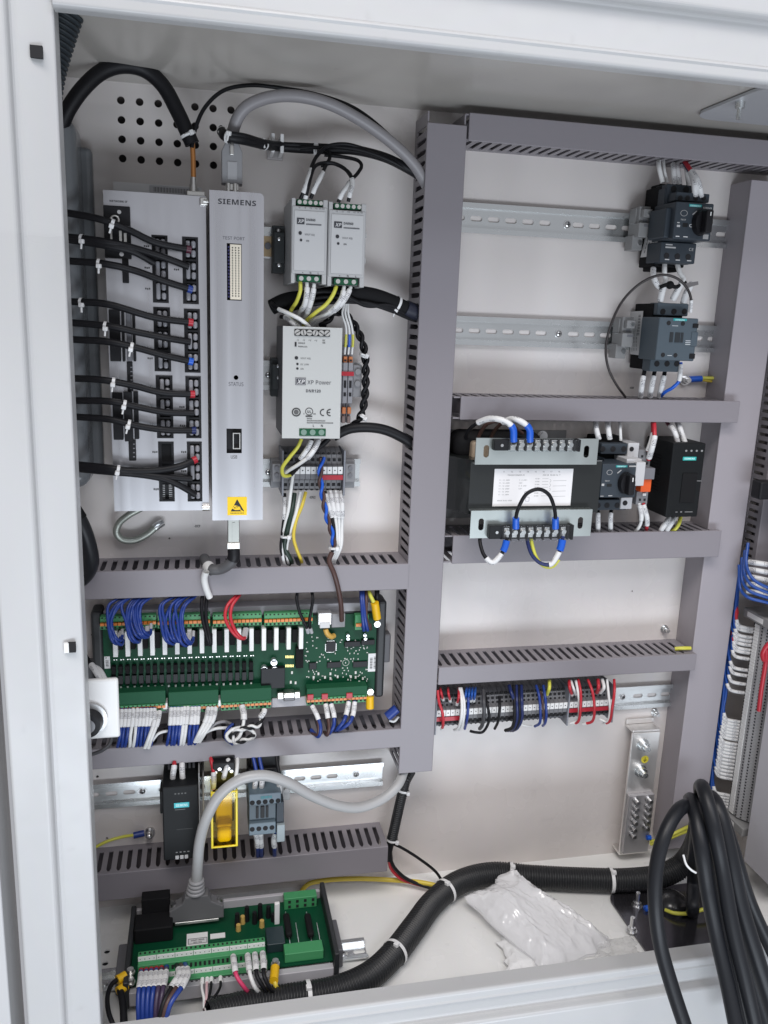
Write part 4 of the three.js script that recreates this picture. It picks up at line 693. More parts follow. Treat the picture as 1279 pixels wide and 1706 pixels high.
{ // contactor
  const zm = .062, zf = .085, Y = (px, py, z = zm) => at(px, py, z).y, x0 = at(1090, 560, zm).x, x1 = at(1142, 560, zm).x;
  const t = thing('contactor', 'blue-grey contactor with black body and white side label on the second right rail', 'contactor', V((x0 + x1) / 2, Y(1095, 618), .008));
  add(t, 'housing', [rbox(x0 - .001, x1 - .002, Y(1090, 617), Y(1090, 505), .008, zm - .008, .0015), rbox(x0 - .0004, x1 - .004, Y(1090, 612), Y(1090, 511), .008, .03, .001)], MATTE);
  add(t, 'upper_block', [rbox(x0, x1, Y(1120, 526), Y(1120, 505), zm - .02, zm, .0015)], SLATEL);
  const lb = rect(1085, 599, 1131, 620, zm); add(t, 'lower_block', rbox(lb.x0 - .001, lb.x1, lb.y0, lb.y1 + .002, zm - .02, zm, .0015), SLATEL);
  const f = rect(1099, 528, 1156, 602, zf); add(t, 'front_block', [rbox(f.x0, f.x1, f.y0, f.y1, zm - .02, zf, .0018), rbox(f.x1 - .008, f.x1 + .001, f.y0 + .018, f.y1 - .016, zm - .01, zf + .001, .001)], SLATEL);
  const sd = sub(f, .86, .12, 1.0, .22), sd2 = sub(f, .86, .82, 1.0, .94);
  add(t, 'coil_terminal', [sd, sd2].map(q => rbox(q.x0, q.x1, q.y0, q.y1, zf - .004, zf + .0012, .0006)), BLACK);
  add(t, 'terminal_hole', [1104, 1122.5, 1140].flatMap(p => screwHole(at(p, 519, zm), .0036, zm)), DARK);
  add(t, 'terminal_hole', [1094, 1111, 1127].flatMap(p => screwHole(at(p, 606, zm), .0036, zm)), DARK);
  add(t, 'front_screw', [[.24, .13], [.6, .13], [.18, .87], [.5, .87]].flatMap(([a, b]) => screwHole(V(f.x0 + f.w * a, f.y1 - f.h * b, 0), .0027, zf)), DARK);
  const wd = sub(f, .3, .34, .66, .57); add(t, 'armature_window', [0, .38, .8].map((a, i) => box(wd.x0 + wd.w * a, wd.x0 + wd.w * (a + [.24, .36, .16][i]), wd.y0, wd.y1, zf, zf + .0006)), M('window_black', .02, .025, .03, .4));
  print(t, f, 260, 330, (x, w, h) => { x.fillStyle = '#1f9a9a'; x.fillRect(90, 6, 90, 18); txt(x, 'SIEMENS', 135, 16, 15, '#c8e4e4'); x.fillStyle = '#c2c8cc'; x.fillRect(86, 60, 40, 5); x.fillRect(186, 170, 46, 6); x.fillRect(186, 184, 54, 6); x.fillRect(186, 198, 40, 6); x.fillRect(76, 288, 30, 5); });
  sideSticker(t, x0 - .0022, [[1049.5, 519], [1050, 590], [1066, 592], [1072, 518]], 96, 200, labelInk(6));
  railClamp('pale grey rail clamp against the left side of the contactor', R2, at(1030, 565, .03).x, at(1053, 565, .03).x);
}
// wires round them
const sw = sleeveWire;
sw('leftmost white wire dropping from the top duct into the motor starter', WHITEW, [[1097, 262, .03], [1098, 280, .042], [1104, 304, .045]], null, .0028);
sw('thin white wire just right of the leftmost one at the upper motor starter', WHITEW, [[1105, 266, .03], [1107, 285, .04], [1112, 304, .04]], null, .0018);
sw('white printed sleeve wire in the middle above the upper motor starter', CABLE, [[1121, 270, .03], [1122, 284, .042], [1124, 308, .045]], [[.15, 1]], .0024);
sw('plain white sleeve wire in the middle above the upper motor starter', CABLE, [[1127, 270, .03], [1129, 284, .042], [1132, 308, .045]], [[.15, 1]], .0024);
sw('pale white wire behind the red wire above the motor starter', WHITEW, [[1143, 272, .03], [1144, 288, .045], [1147, 308, .045]], null, .0026);
sw('red wire bending from the top duct to the front terminals of the starter', RED, [[1136, 262, .03], [1148, 280, .055], [1157, 293, .07], [1163, 305, .078], [1168, 328, .074]], [[.5, 1]], .0026);
sw('dark blue wire with white sleeve beside the red one above the starter', DKBLUE, [[1138, 268, .03], [1148, 284, .052], [1154, 295, .066], [1157, 310, .076], [1158, 328, .074]], [[.45, 1]], .0026);
sw('left white printed wire between starter and contactor', CABLE, [[1090, 440, .04], [1088, 452, .05], [1091, 468, .058], [1099, 478, .058], [1112, 474, .055]], [[.2, .75]], .0026);
sw('middle white wire between starter and contactor', WHITEW, [[1107, 440, .05], [1107, 455, .055], [1109, 470, .056], [1104, 482, .06], [1099, 505, .055]], [[.5, .95]], .003);
sw('white wire from the right of the starter down to the contactor', WHITEW, [[1128, 440, .05], [1132, 454, .055], [1139, 466, .06], [1132, 478, .062], [1120, 500, .056]], [[.55, .98]], .003);
sw('third white wire into the top of the contactor beneath the grey tie tail', WHITEW, [[1152, 471, .058], [1148, 480, .06], [1142, 492, .06], [1138, 506, .056]], [[.2, .98]], .003);
{ const p = at(1113, 475, .06), t = thing('cable_tie', 'dark cable tie bundling the wires between starter and contactor', 'cable tie', p); const c = curveOf([[1098, 479, .062], [1112, 474, .064], [1126, 478, .064], [1142, 470, .062]]); add(t, 'strap', new THREE.TubeGeometry(c, 20, .0024, 8), MATTE);
  add(t, 'knot', new THREE.SphereGeometry(.005, 12, 8).translate(p.x, p.y, p.z + .004), MATTE);
  const q = at(1138, 472, .06), s = new THREE.Shape(); s.moveTo(0, 0); s.lineTo(.017, .003); s.lineTo(.018, -.001); s.lineTo(.004, -.005); add(t, 'tape_tail', new THREE.ExtrudeGeometry(s, { depth: .001, bevelEnabled: false }).translate(q.x, q.y, q.z + .004), M('tape_grey', .16, .15, .15, .5)); }
sw('thin brown wire looping in a big arc left of the contactor', M('brown_black_wire', .03, .024, .024, .45), [[1150, 520, .075], [1151, 498, .08], [1143, 478, .085], [1126, 463, .085], [1102, 458, .08], [1070, 470, .07], [1038, 500, .06], [1018, 540, .055], [1009, 580, .05], [1013, 612, .048], [1025, 638, .045], [1042, 662, .035]], [[.0, .06]], .0016);
for (let i = 0; i < 3; i++) sw(['left white sleeved wire from the contactor down to the duct', 'middle white sleeved wire from the contactor down to the duct', 'right white sleeved wire from the contactor down to the duct'][i], CABLE, [[1074 + i * 17, 616, .045], [1070 + i * 17, 636, .05], [1067 + i * 16, 658, .04], [1066 + i * 16, 672, .03]], [[.18, .75]], .0026);
sw('blue wire curving from the contactor right terminal into the duct', BLUEP, [[1134, 604, .06], [1133, 622, .064], [1130, 636, .062], [1120, 646, .058], [1108, 653, .05], [1098, 664, .035]], [[.05, .36]], .0022);
{ // earth stud with yellow green wire
  const p = at(1142, 633, .004), t = thing('earth_stud', 'bolt on the panel with blue lug and yellow green earth wires at the right', 'earth bolt', V(p.x, p.y - .008, 0));
  add(t, 'bolt', [cylZ(p.x, p.y, .0003, .003, .0075, 24), cylZ(p.x, p.y, .003, .009, .0055, 6), cylZ(p.x, p.y, .009, .013, .0032)], STEEL);
  add(t, 'lug', capTube(curveOf([[1148, 632, .006], [1168, 631, .006]]), 6, .0042, 12), BLUEP);
  add(t, 'earth_wire', capTube(curveOf([[1166, 630, .006], [1185, 630, .012], [1205, 632, .015], [1235, 640, .01]]), 14, .0024, 9), YG);
  add(t, 'earth_wire', capTube(curveOf([[1166, 632, .006], [1185, 635, .01], [1205, 638, .013], [1235, 643, .008]]), 14, .0022, 9), YEL);
}
print(thing('panel_print', 'small printed code on the panel at the foot of the looping brown wire', 'printed mark', at(1052, 646, 0)), rect(1047, 643, 1057, 649, .0002), 80, 40, (x, w, h) => txt(x, '-KM', 40, 20, 30, '#555'));
// ------------------------------------------------------------ transformer
{
  const zc = .088, zb = .1, c = rect(785, 768, 990, 852, zc), t = thing('transformer', 'black transformer with white data label between two metal terminal brackets', 'transformer', V(c.cx, c.y0, .002));
  const core = new THREE.Shape(), ch = .022; // chamfered block seen from above: (x, z)
  core.moveTo(c.x0 - .016, .004); core.lineTo(c.x1 + .002, .004); core.lineTo(c.x1 + .002, zc); core.lineTo(c.x0 + .0, zc); core.lineTo(c.x0 - .020, zc - ch * 1.6); core.lineTo(c.x0 - .020, .01);
  add(t, 'core', new THREE.ExtrudeGeometry(core, { depth: c.h, bevelEnabled: true, bevelSize: .0015, bevelThickness: .0015, bevelSegments: 2 }).rotateX(Math.PI / 2).translate(0, c.y1, 0), M('core_black', .012, .014, .014, .3, 0, { clearcoat: .3 }));
  const bk = rect(746, 716, 1000, 872, .006); add(t, 'base_plate', [box(bk.x0, bk.x1 - .06, bk.y0 + .010, bk.y1, .0006, .0035)], M('base_grey', .3, .3, .3, .5, .4));
  const top = rect(757, 724, 900, 770, .05); add(t, 'winding', [rbox(top.x0, top.x1, c.y1 - .006, top.y1 + .004, .012, .058, .014, 4)], MATTE);
  add(t, 'winding_tape', [rbox(top.x0 + .018, top.x0 + .05, c.y1 - .004, top.y1 - .006, .05, .068, .004), rbox(top.x0 + .022, top.x0 + .1, c.y1, top.y1 - .010, .055, .062, .002)], M('tape_tan', .42, .33, .24, .6));
  const br = (a, b, d, e, name) => {
    const r = rect(a, b, d, e, zb), s = new THREE.Shape(); s.moveTo(r.x0, r.y0); s.lineTo(r.x1, r.y0); s.lineTo(r.x1, r.y1); s.lineTo(r.x0, r.y1);
    for (const u of [.085, .905]) { const h = new THREE.Path(), x = r.x0 + r.w * u, y = r.cy; h.absarc(x, y + .004, .0034, 0, Math.PI, false); h.absarc(x, y - .004, .0034, Math.PI, Math.PI * 2, false); s.holes.push(h); }
    add(t, name, [new THREE.ExtrudeGeometry(s, { depth: .0016, bevelEnabled: false }).translate(0, 0, zb - .0016), box(r.x0, r.x1, b > 800 ? r.y1 - .0016 : r.y0, b > 800 ? r.y1 : r.y0 + .0016, .02, zb - .0017)], M('bracket_zinc', .50, .54, .525, .5, .9, { roughnessMap: smudge })); return r;
  };
  const b1 = br(793.5, 729.6, 993.5, 774, 'upper_bracket'), b2 = br(785, 851, 983, 893, 'lower_bracket');
  sticker(t, rect(823.8, 781, 949.5, 842, zc + .0018), 640, 310, (x, w, h) => {
    x.fillStyle = '#e4e2e2'; x.fillRect(0, 0, w, h); const L = (s, a, b, z = 15) => txt(x, s, a, b, z, '#555', 'normal', 'left');
    for (let i = 0; i < 8; i++) L('1' + (i + 1), 66 + i * 64, 24, 16); L('-TRANSFORMER 2V', 100, 52, 17); L('250 VA  50-60 Hz  T', 390, 52, 17);
    for (let i = 0; i < 6; i++) { L('11 - 12  240V', 40, 92 + i * 24); if (i < 4) L(['1 - 2  24V~', '12V~', '3 - 4  24V~', '12V~'][i], 200, 92 + i * 24); }
    L('MADE IN EU 2020', 36, 262, 15); L('CE', 250, 200, 34);
    x.strokeStyle = '#777'; x.lineWidth = 2; for (let i = 0; i < 7; i++) { L('10 4A~', 330, 82 + i * 24, 14); x.beginPath(); x.moveTo(390, 82 + i * 24); x.lineTo(440, 82 + i * 24); x.stroke(); }
    for (let i = 0; i < 4; i++) { x.beginPath(); x.arc(450, 100 + i * 36, 12, -1.5, 1.5); x.stroke(); x.beginPath(); x.moveTo(480, 100 + i * 44); x.lineTo(590, 98 + i * 44); x.stroke(); }
    x.strokeStyle = '#55506a'; x.strokeRect(266, 236, 28, 34); L('\u26A0', 440, 285, 24);
  }, 'data_label', .0006);
  const strip = (e0, e1, s0, s1, n, p0, p1) => {
    const z0 = zb + .0003, z1 = zb + .013, ea = rect(e0[0], e0[1], e1[0], e1[1], z1 - .004), q = rect(s0[0], s0[1], s1[0], s1[1], z1);
    const k = add(t, 'terminal_strip', [rbox(ea.x0, q.x0 + .002, ea.y0, ea.y1, z0, z1 - .004, .001), rbox(q.x0, q.x1 + .004, q.y0 + .001, q.y1 - .001, z0, z1 - .006, .001), rbox(q.x1 + .0003, q.x1 + .004, q.y0, q.y1, z0, z1 - .001, .0008)], BLACK);
    const xs = Array.from({ length: n }, (_, i) => at(p0 + (p1 - p0) * i / (n - 1), (s0[1] + s1[1]) / 2, z1 - .003).x);
    add(k, 'clamp_screw', xs.flatMap(x => [rbox(x - .0032, x + .0032, q.cy - .006, q.cy + .006, z1 - .006, z1 - .0052, .0003), cylZ(x, q.cy + .0005, z1 - .0055, z1 - .0025, .0031, 14)]), NICKEL);
    add(k, 'barrier', xs.map(x => box(x + .0042, x + .0052, q.y0 + .0005, q.y1 - .0005, z1 - .0062, z1 - .001)), BLACK);
    add(k, 'clear_cover', rbox(q.x0, q.x1, q.y0, q.y1, z1 - .0006, z1 + .0006, .0004), CLEAR);
    const sc = at((e0[0] + e1[0]) / 2, (e0[1] + e1[1]) / 2, z1 - .004); add(k, 'screw', cylZ(sc.x, sc.y, z1 - .0042, z1 - .003, .0018), STEEL);
    return xs;
  };
  strip([824, 733], [848, 751], [848, 732], [962, 753], 8, 856, 951);
  strip([816, 876], [839, 898], [837.6, 877], [950, 900], 8, 845, 939);
  for (const [px, py] of [[759, 729], [754, 837]]) { const p = at(px, py, .012); add(t, 'mounting_screw', [cylZ(p.x, p.y, .0036, .0045, .0075), cylZ(p.x, p.y, .0045, .009, .0052)], STEEL); }
  { const p = at(906, 728, .01); add(t, 'mounting_screw', [cylZ(p.x, p.y, .0036, .0045, .0075), cylZ(p.x, p.y, .0045, .009, .0052)], STEEL); }
  // leads
  const lead = (label, mat, pts, s, tips) => wire('transformer_lead', label, 'wire', mat, .0023, pts, { sleeves: s ?? [], tips });
  lead('black lead with printed sleeve and blue lug at the first upper transformer terminal', CABLE, [[776, 740, .05], [777, 724, .06], [790, 708, .078], [812, 698, .095], [828, 698, .106], [844, 703, .112], [854, 713, .113], [855.5, 732, .112], [856, 740, .111]], [[.4, .8, .0036]], [[.8, .97, BLUEP, .0042, 'lug']]);
  lead('brown lead with printed sleeve and blue lug at the third upper transformer terminal', BROWN, [[815, 742, .05], [820, 724, .06], [832, 708, .078], [848, 699, .095], [860, 699, .106], [874, 706, .112], [882, 716, .113], [882.5, 732, .112], [883, 740, .111]], [[.44, .78, .0036]], [[.78, .97, BLUEP, .0042, 'lug']]);
  lead('dark brown lead hidden behind the upper transformer bracket', BROWN, [[792, 742, .05], [800, 722, .058], [812, 706, .07], [830, 702, .075], [850, 708, .07], [870, 722, .06]], []);
  lead('black jumper arching over the data label between two lower terminals', CABLE, [[859, 882, .112], [859.5, 862, .114], [864, 845, .12], [878, 822, .126], [897, 815, .128], [914, 824, .126], [923, 846, .12], [925, 862, .114], [925, 882, .112]], [], [[.01, .11, BLUEP, .0042, 'lug'], [.89, .99, BLUEP, .0042, 'lug']]);
  lead('black lead with white sleeve curving under the left of the lower bracket', CABLE, [[799, 888, .09], [800, 906, .1], [807, 926, .108], [820, 937, .112], [832, 927, .114], [840, 914, .114], [845, 895, .112]], [[.42, .74, .0034]], [[.78, .95, BLUEP, .0042, 'lug']]);
  lead('blue lead with white sleeve curving below the lower transformer bracket', DKBLUE, [[878, 892, .1], [879, 904, .104], [887, 926, .108], [902, 939, .112], [917, 940, .114], [928, 926, .115], [934, 912, .114], [938, 893, .112]], [[.55, .78, .0034]], [[.80, .95, BLUEP, .0046, 'lug']]);
  lead('thin yellow green lead beside the blue one below the lower bracket', YG, [[884, 892, .1], [886, 906, .103], [893, 928, .106], [906, 943, .109], [920, 944, .111], [931, 932, .112]], []);
}
// ------------------------------------------------------------ lower motor starter, relay, power supply
{
  const zm = .06, zf = .088, a = rect(995, 737, 1048, 850, zm), t = thing('motor_starter', 'dark motor starter with rotary knob and pale side contact, right of the transformer', 'motor starter', V(a.cx, a.y0, .008));
  const x0 = at(997, 790, zm).x, x1 = at(1050, 790, zm).x, Y = (py, z = zm) => at(1020, py, z).y;
  add(t, 'housing', [rbox(x0, x1, Y(849), Y(738), .008, zm - .012, .0015), rbox(x0 + .002, x1 - .004, Y(856), Y(731), .012, .036, .0015)], MATTE);
  add(t, 'upper_block', rbox(x0 + .0005, x1, Y(757), Y(739), .03, zm, .0015), SLATE); add(t, 'lower_block', rbox(x0 + .0005, x1 - .0005, Y(850), Y(832), .03, zm, .0015), SLATE);
  const u = rect(1004, 772.6, 1058, 829, zf); add(t, 'control_block', [rbox(u.x0, u.x1, u.y0, u.y1, zm - .025, zf, .0018), rbox(x0 + .0005, u.x0 + .01, u.y0 + .002, u.y1 + .004, .03, zm + .012, .002)], SLATE);
  add(t, 'terminal_hole', [1004, 1021, 1039].flatMap(p => screwHole(at(p, 748, zm), .0036, zm)), DARK); add(t, 'terminal_hole', [996, 1011, 1028].flatMap(p => screwHole(at(p, 842, zm), .0036, zm)), DARK);
  const k = rect(1031.6, 787.6, 1051, 821, zf), kn = add(t, 'knob', [new THREE.CylinderGeometry(k.w * .52, k.w * .56, .008, 24).rotateX(Math.PI / 2).scale(1, 1.35, 1).translate(k.cx, k.cy, zf + .004), rbox(k.x0 + k.w * .28, k.x1 - k.w * .28, k.y0, k.y1, zf + .007, zf + .018, .002)], BLACK); add(kn, 'pointer', box(k.cx - .0006, k.cx + .0006, k.y1 - .008, k.y1 - .003, zf + .018, zf + .0184), WHITE);
  print(t, u, 300, 320, (x, w, h) => { x.fillStyle = '#1f8f8f'; x.fillRect(110, 14, 96, 20); txt(x, 'SIEMENS', 158, 25, 17, '#bfe0e0'); x.fillStyle = '#a8a8a8'; x.fillRect(220, 16, 66, 14); x.strokeStyle = '#aaa'; x.lineWidth = 4; x.beginPath(); x.arc(62, 80, 22, 0, 7); x.stroke(); x.lineWidth = 9; x.beginPath(); x.moveTo(128, 88); x.lineTo(158, 58); x.stroke(); txt(x, 'TEST', 50, 160, 18, '#aaa'); x.fillStyle = '#b0b0b0'; x.fillRect(6, 185, 22, 22); x.fillStyle = '#05060a'; x.fillRect(50, 188, 40, 26); txt(x, '\u25B7', 120, 200, 32, '#c8c8c8'); x.fillStyle = '#b5b5b5'; x.fillRect(4, 300, 28, 6); x.fillRect(70, 296, 34, 8); });
  const pale = M('pale_contact', .52, .52, .53, .45), c1 = rect(1047, 738, 1062, 772, zm + .002), c2 = rect(1056, 770, 1071, 820, zf + .001), c3 = rect(1035, 829, 1052, 848, zm + .003);
  add(t, 'side_contact', [rbox(c1.x0, c1.x1, c1.y0, c1.y1, .02, zm + .002, .001), rbox(c2.x0 + .004, c2.x1, c2.y0 + .008, c2.y1, .03, zf + .001, .001), rbox(c2.x0 - .006, c2.x1 - .002, c2.y1 - .005, c2.y1 + .003, .03, zf - .006, .001), rbox(c3.x0, c3.x1, c3.y0, c3.y1, .02, zm + .003, .001)], pale);
  add(t, 'terminal_hole', [...screwHole(at(1052, 748, zm + .002), .003, zm + .002), ...screwHole(at(1041, 838, zm + .003), .0034, zm + .003)], DARK);
}
{
  const zf = .07, q = [rect(1064.5, 749, 1082, 781, .056), rect(1071, 780, 1090, 799, zf), rect(1069, 798, 1084, 820, zf - .004), rect(1061, 820, 1078, 841, .056)];
  const t = thing('relay', 'slim grey relay with orange lever between starter and black power supply', 'relay', V(q[3].cx, q[3].y0, .008));
  add(t, 'socket', [rbox(q[0].x0, q[0].x1, q[0].y0, q[0].y1, .008, .056, .001), rbox(q[3].x0, q[3].x1, q[3].y0, q[3].y1 + .001, .008, .056, .001), box(q[0].x0 + .001, q[0].x1 - .001, q[3].y1, q[0].y0, .008, .046)], M('relay_grey', .20, .20, .21, .5));
  add(t, 'holder', rbox(q[1].x0, q[1].x1, q[1].y0, q[1].y1, .02, zf, .001), MIDG); add(t, 'lever', rbox(q[2].x0, q[2].x1, q[2].y0, q[2].y1, .03, zf - .004, .0015), M('orange_red', .72, .10, .015, .4));
  add(t, 'clamp_opening', [[.3, .35, 0], [.72, .35, 0], [.3, .72, 0], [.72, .72, 0], [.32, .6, 3], [.72, .6, 3]].map(([u, v, i]) => { const p = q[i]; return box(p.x0 + p.w * u - .0015, p.x0 + p.w * u + .0015, p.y1 - p.h * v - .0015, p.y1 - p.h * v + .0015, .0555, .0564); }), DARK);
  const l = rect(1071, 822, 1076, 826, .058); add(t, 'marker', box(l.x0, l.x1, l.y0, l.y1, .056, .058), WHITE);
  sw('red wire with printed sleeve entering the slim relay from above', RED, [[1089, 700, .05], [1090, 714, .06], [1090, 728, .066], [1087, 742, .068], [1080, 766, .058]], [[.42, .95]], .0028);
  sw('second white sleeved wire entering the slim relay from above', RED, [[1087, 704, .048], [1088, 722, .058], [1085, 735, .062], [1079, 752, .06]], [[.4, .98]], .0026);
  sw('white wire curving from the slim relay foot to the duct', WHITEW, [[1064, 838, .055], [1068, 856, .058], [1067, 872, .056], [1060, 884, .05], [1050, 890, .035]], [[.05, .4]], .0022);
  sw('white sleeved wire turning red below the slim relay', RED, [[1071, 838, .055], [1075, 852, .058], [1078, 866, .056], [1077, 880, .05], [1074, 890, .035]], [[.04, .55]], .0024);
}
{
  const zf = .075, r = rect(1116, 738, 1170, 861, zf), t = thing('power_supply', 'black power supply with teal label at the right end of the transformer row', 'power supply', V(r.cx, r.y0, .008));
  r.x0 = at(1115, 800, zf).x; r.x1 = at(1169, 800, zf).x;
  add(t, 'housing', rbox(r.x0, r.x1, r.y0, r.y1, .008, zf, .0018), M('psu_black', .008, .009, .010, .5, 0, { specularIntensity: .4 }));
  const l = rect(1137.6, 761, 1159, 767, zf + .0003); sticker(t, l, 160, 48, (x, w, h) => { x.fillStyle = '#2aa7a2'; x.fillRect(0, 0, w, h); txt(x, 'SIEMENS', w / 2, h / 2, 30, '#d8f0ee'); }, 'brand_label', .0006);
  print(t, sub(r, .05, .02, .95, .98, zf), 200, 400, (x, w, h) => { for (let i = 0; i < 4; i++) { x.fillStyle = '#8a8a8a'; x.beginPath(); x.arc(60 + i * 28, 34, 6, 0, 7); x.fill(); } x.fillStyle = '#777'; x.fillRect(132, 200, 30, 5); x.fillRect(40, 376, 12, 5); x.fillRect(66, 374, 10, 8); x.fillRect(90, 376, 44, 5); }, 'face_print');
  add(t, 'door', rbox(r.x0 + r.w * .3, r.x0 + r.w * .66, r.y0 + r.h * .2, r.y0 + r.h * .6, zf, zf + .0012, .0006), MATTE);
  add(t, 'vent', Array.from({ length: 12 }, (_, i) => box(r.x0 - .0004, r.x0 + .0002, r.y0 + .03 + i * .0042, r.y0 + .032 + i * .0042, .018, .05)), MATTE);
  sw('left white sleeved wire into the top of the black power supply', M('maroon_wire', .15, .02, .04, .4), [[1108, 700, .03], [1114, 708, .045], [1122, 716, .058], [1130, 740, .062]], [[.42, 1]], .0024);
  sw('right white sleeved wire into the top of the black power supply', CABLE, [[1126, 700, .03], [1132, 712, .05], [1141, 738, .06]], [[.2, 1]], .0026);
  sw('left white sleeved wire below the black power supply', CABLE, [[1116, 860, .05], [1110, 870, .058], [1103, 880, .056], [1098, 892, .04]], [[.1, .62]], .0026);
  sw('right white sleeved wire below the black power supply', CABLE, [[1125, 860, .05], [1119, 870, .058], [1112, 881, .056], [1108, 892, .04]], [[.1, .62]], .0026);
  sw('yellow wire curving below the black power supply', YG, [[1134, 860, .05], [1131, 872, .056], [1125, 881, .055], [1117, 886, .05], [1108, 893, .035]], null, .0026);
}
for (let i = 0; i < 3; i++) sw(['left white sleeved wire above the lower motor starter', 'middle white sleeved wire above the lower motor starter', 'right pale wire above the lower motor starter'][i], i < 2 ? CABLE : WHITEW, [[992 + i * 20, 700, .035], [993 + i * 20, 714, .048], [998 + i * 18, 734, .05]], i < 2 ? [[.15, .95]] : null, i < 2 ? .0026 : .002);
for (let i = 0; i < 2; i++) sw(['left sleeved wire below the lower motor starter', 'right grey sleeved wire below the lower motor starter'][i], CABLE, [[996 + i * 22, 850, .05], [996 + i * 21, 862, .056], [996 + i * 21, 880, .05], [996 + i * 22, 892, .03]], [[.1, .75]], .0024);
// ------------------------------------------------------------ long terminal strip, right
{
  const zf = .05, p = at(729, 1153, zf), q = at(943, 1206, zf), y1 = at(943, 1150, zf).y, y0 = q.y, e = at(1021, 1160, zf).x, mid = at(946, 1180, zf).x;
  terminalRow({ name: 'terminal_strip', label: 'long strip of grey terminals with white markers under the lowest right duct', cat: 'terminal block', x0: p.x, x1: mid - .0012, y0, y1, n: 29, zf, bridge: i => i < 5, ends: [p.x - .0024, mid - .0014], holes: [.07, .2, .31, .72, .82, .93] });
  terminalRow({ name: 'terminal_strip', label: 'short strip of terminals with red bridges at the right end of the long strip', cat: 'terminal block', x0: mid + .0014, x1: e, y0, y1, n: 10, zf, bridge: () => true, ends: [e], holes: [.07, .2, .31, .72, .82, .93] });
  const w = (label, mat, pts, r = .0019, o = {}) => wire('terminal_wire', label, 'wire', mat, r, pts, o);
  const F = .062, tip = [[.82, 1, WHITE, .0022, 'ferrule']];
  w('first short red wire at the left end of the long terminal strip', RED, [[733, 1146, .045], [735, 1155, F], [738, 1166, .048]], .0017, { tips: tip });
  w('second short red wire at the left end of the long terminal strip', RED, [[746, 1146, .045], [747, 1156, F], [750, 1168, .048]], .0017, { tips: tip });
  w('third short red wire near the left end of the long terminal strip', RED, [[764, 1146, .045], [764, 1160, F], [761, 1174, .05]], .0017, { tips: tip });
  w('long red wire running down the left end of the terminal strip', RED, [[729, 1150, .055], [731, 1168, .062], [737, 1188, .064], [738, 1205, .06], [736, 1215, .045]], .002, { tips: [[.9, 1, WHITE, .0022, 'ferrule']] });
  w('left of two white wires looping over the left part of the long strip', WHITEW, [[765, 1146, .05], [769, 1168, .064], [768, 1196, .066], [762, 1214, .05], [757, 1216, .04]]);
  w('right of two white wires looping over the left part of the long strip', WHITEW, [[768, 1146, .05], [773, 1170, .066], [772, 1198, .066], [767, 1214, .05], [762, 1216, .04]]);
  w('long blue wire crossing the white markers of the long strip', BLUE, [[779, 1148, .05], [780, 1170, .064], [778, 1196, .064], [774, 1214, .042]]);
  for (let i = 0; i < 4; i++) w(ORD(i) + ' short blue wire beside the white wires, upper row of the long strip', M('mid_blue_wire', .015, .09, .38, .35), [[777 + i * 5, 1146, .045], [776 + i * 5, 1156, F], [774 + i * 5, 1168, .048]], .0017, { tips: tip, group: 'short blue wires at the upper left row of the long strip' });
  w('grey wire hanging over the markers left of the middle of the long strip', M('dark_grey_wire', .06, .06, .065, .45), [[805, 1150, .05], [806, 1172, .066], [806, 1192, .066], [803, 1208, .056], [799, 1214, .045]], .0026);
  w('thin black wire bending below the left half of the long strip', CABLE, [[808, 1158, .05], [812, 1176, .064], [815, 1192, .064], [812, 1208, .06], [803, 1220, .055], [792, 1220, .055], [783, 1218, .05]]);
  w('dark wire hanging at the centre of the long strip', CABLE, [[832, 1160, .05], [832, 1180, .064], [830, 1200, .062], [824, 1214, .046]]);
  for (let i = 0; i < 4; i++) w(ORD(i) + ' dark wire from the left in the bundle over the middle of the long strip', i % 2 ? DKBLUE : CABLE, [[856 + i * 4, 1142, .05], [857 + i * 4, 1170, .068 + i * .001], [857 + i * 4, 1196, .068], [853 + i * 3, 1212, .06], [842 + i * 4, 1217, .045]], .0024, { group: 'dark wires bundled over the middle of the long strip' });
  w('blue wire slanting into the dark bundle over the long strip', DKBLUE, [[848, 1142, .05], [852, 1155, .062], [857, 1168, .066]], .0024);
  w('left bright blue wire looping over the right part of the long strip', BLUE, [[893, 1142, .05], [898, 1160, .064], [900, 1186, .066], [899, 1204, .06], [891, 1210, .045]], .0019);
  w('right bright blue wire looping over the right part of the long strip', BLUE, [[905, 1142, .05], [908, 1162, .064], [910, 1190, .066], [908, 1204, .058], [904, 1209, .045]], .0019);
  w('thin brown wire between the two bright blue loops of the long strip', BROWN, [[900, 1152, .05], [904, 1172, .064], [906, 1194, .062], [907, 1206, .05]], .0016);
  w('short yellow green wire bending down from the duct above the long strip', YG, [[915, 1134, .05], [915, 1146, .06], [911, 1157, .05]], .0024);
  w('pale wire lying at the lower edge of the long strip', WHITEW, [[866, 1206, .052], [875, 1209, .052], [885, 1210, .045]], .0016);
  const R = [['first red wire looping over the right terminal section', 963, 967, 961, 955], ['second red wire looping over the right terminal section', 979, 990, 984, 971], ['outermost red wire at the right end of the terminal section', 1023, 1020, 1013, 1006]];
  for (const [l, a, b, c, d] of R) w(l, RED, [[a, 1132, .05], [(a + b) / 2 + 2, 1152, .064], [b, 1178, .068], [c + 2, 1202, .06], [d, 1206, .05]], .0019, { tips: [[.93, 1, WHITE, .0024, 'ferrule']] });
  w('short red wire into the upper left of the right terminal section', RED, [[948, 1134, .05], [949, 1146, .06], [953, 1158, .05]], .0022, { tips: tip });
  w('short white wire into the upper left of the right terminal section', WHITEW, [[951, 1134, .05], [955, 1146, .06], [959, 1157, .05]], .0018);
  w('white wire hidden beside the first red loop of the right section', WHITEW, [[959, 1134, .05], [963, 1154, .062], [965, 1176, .062], [962, 1200, .056], [950, 1205, .05]], .002);
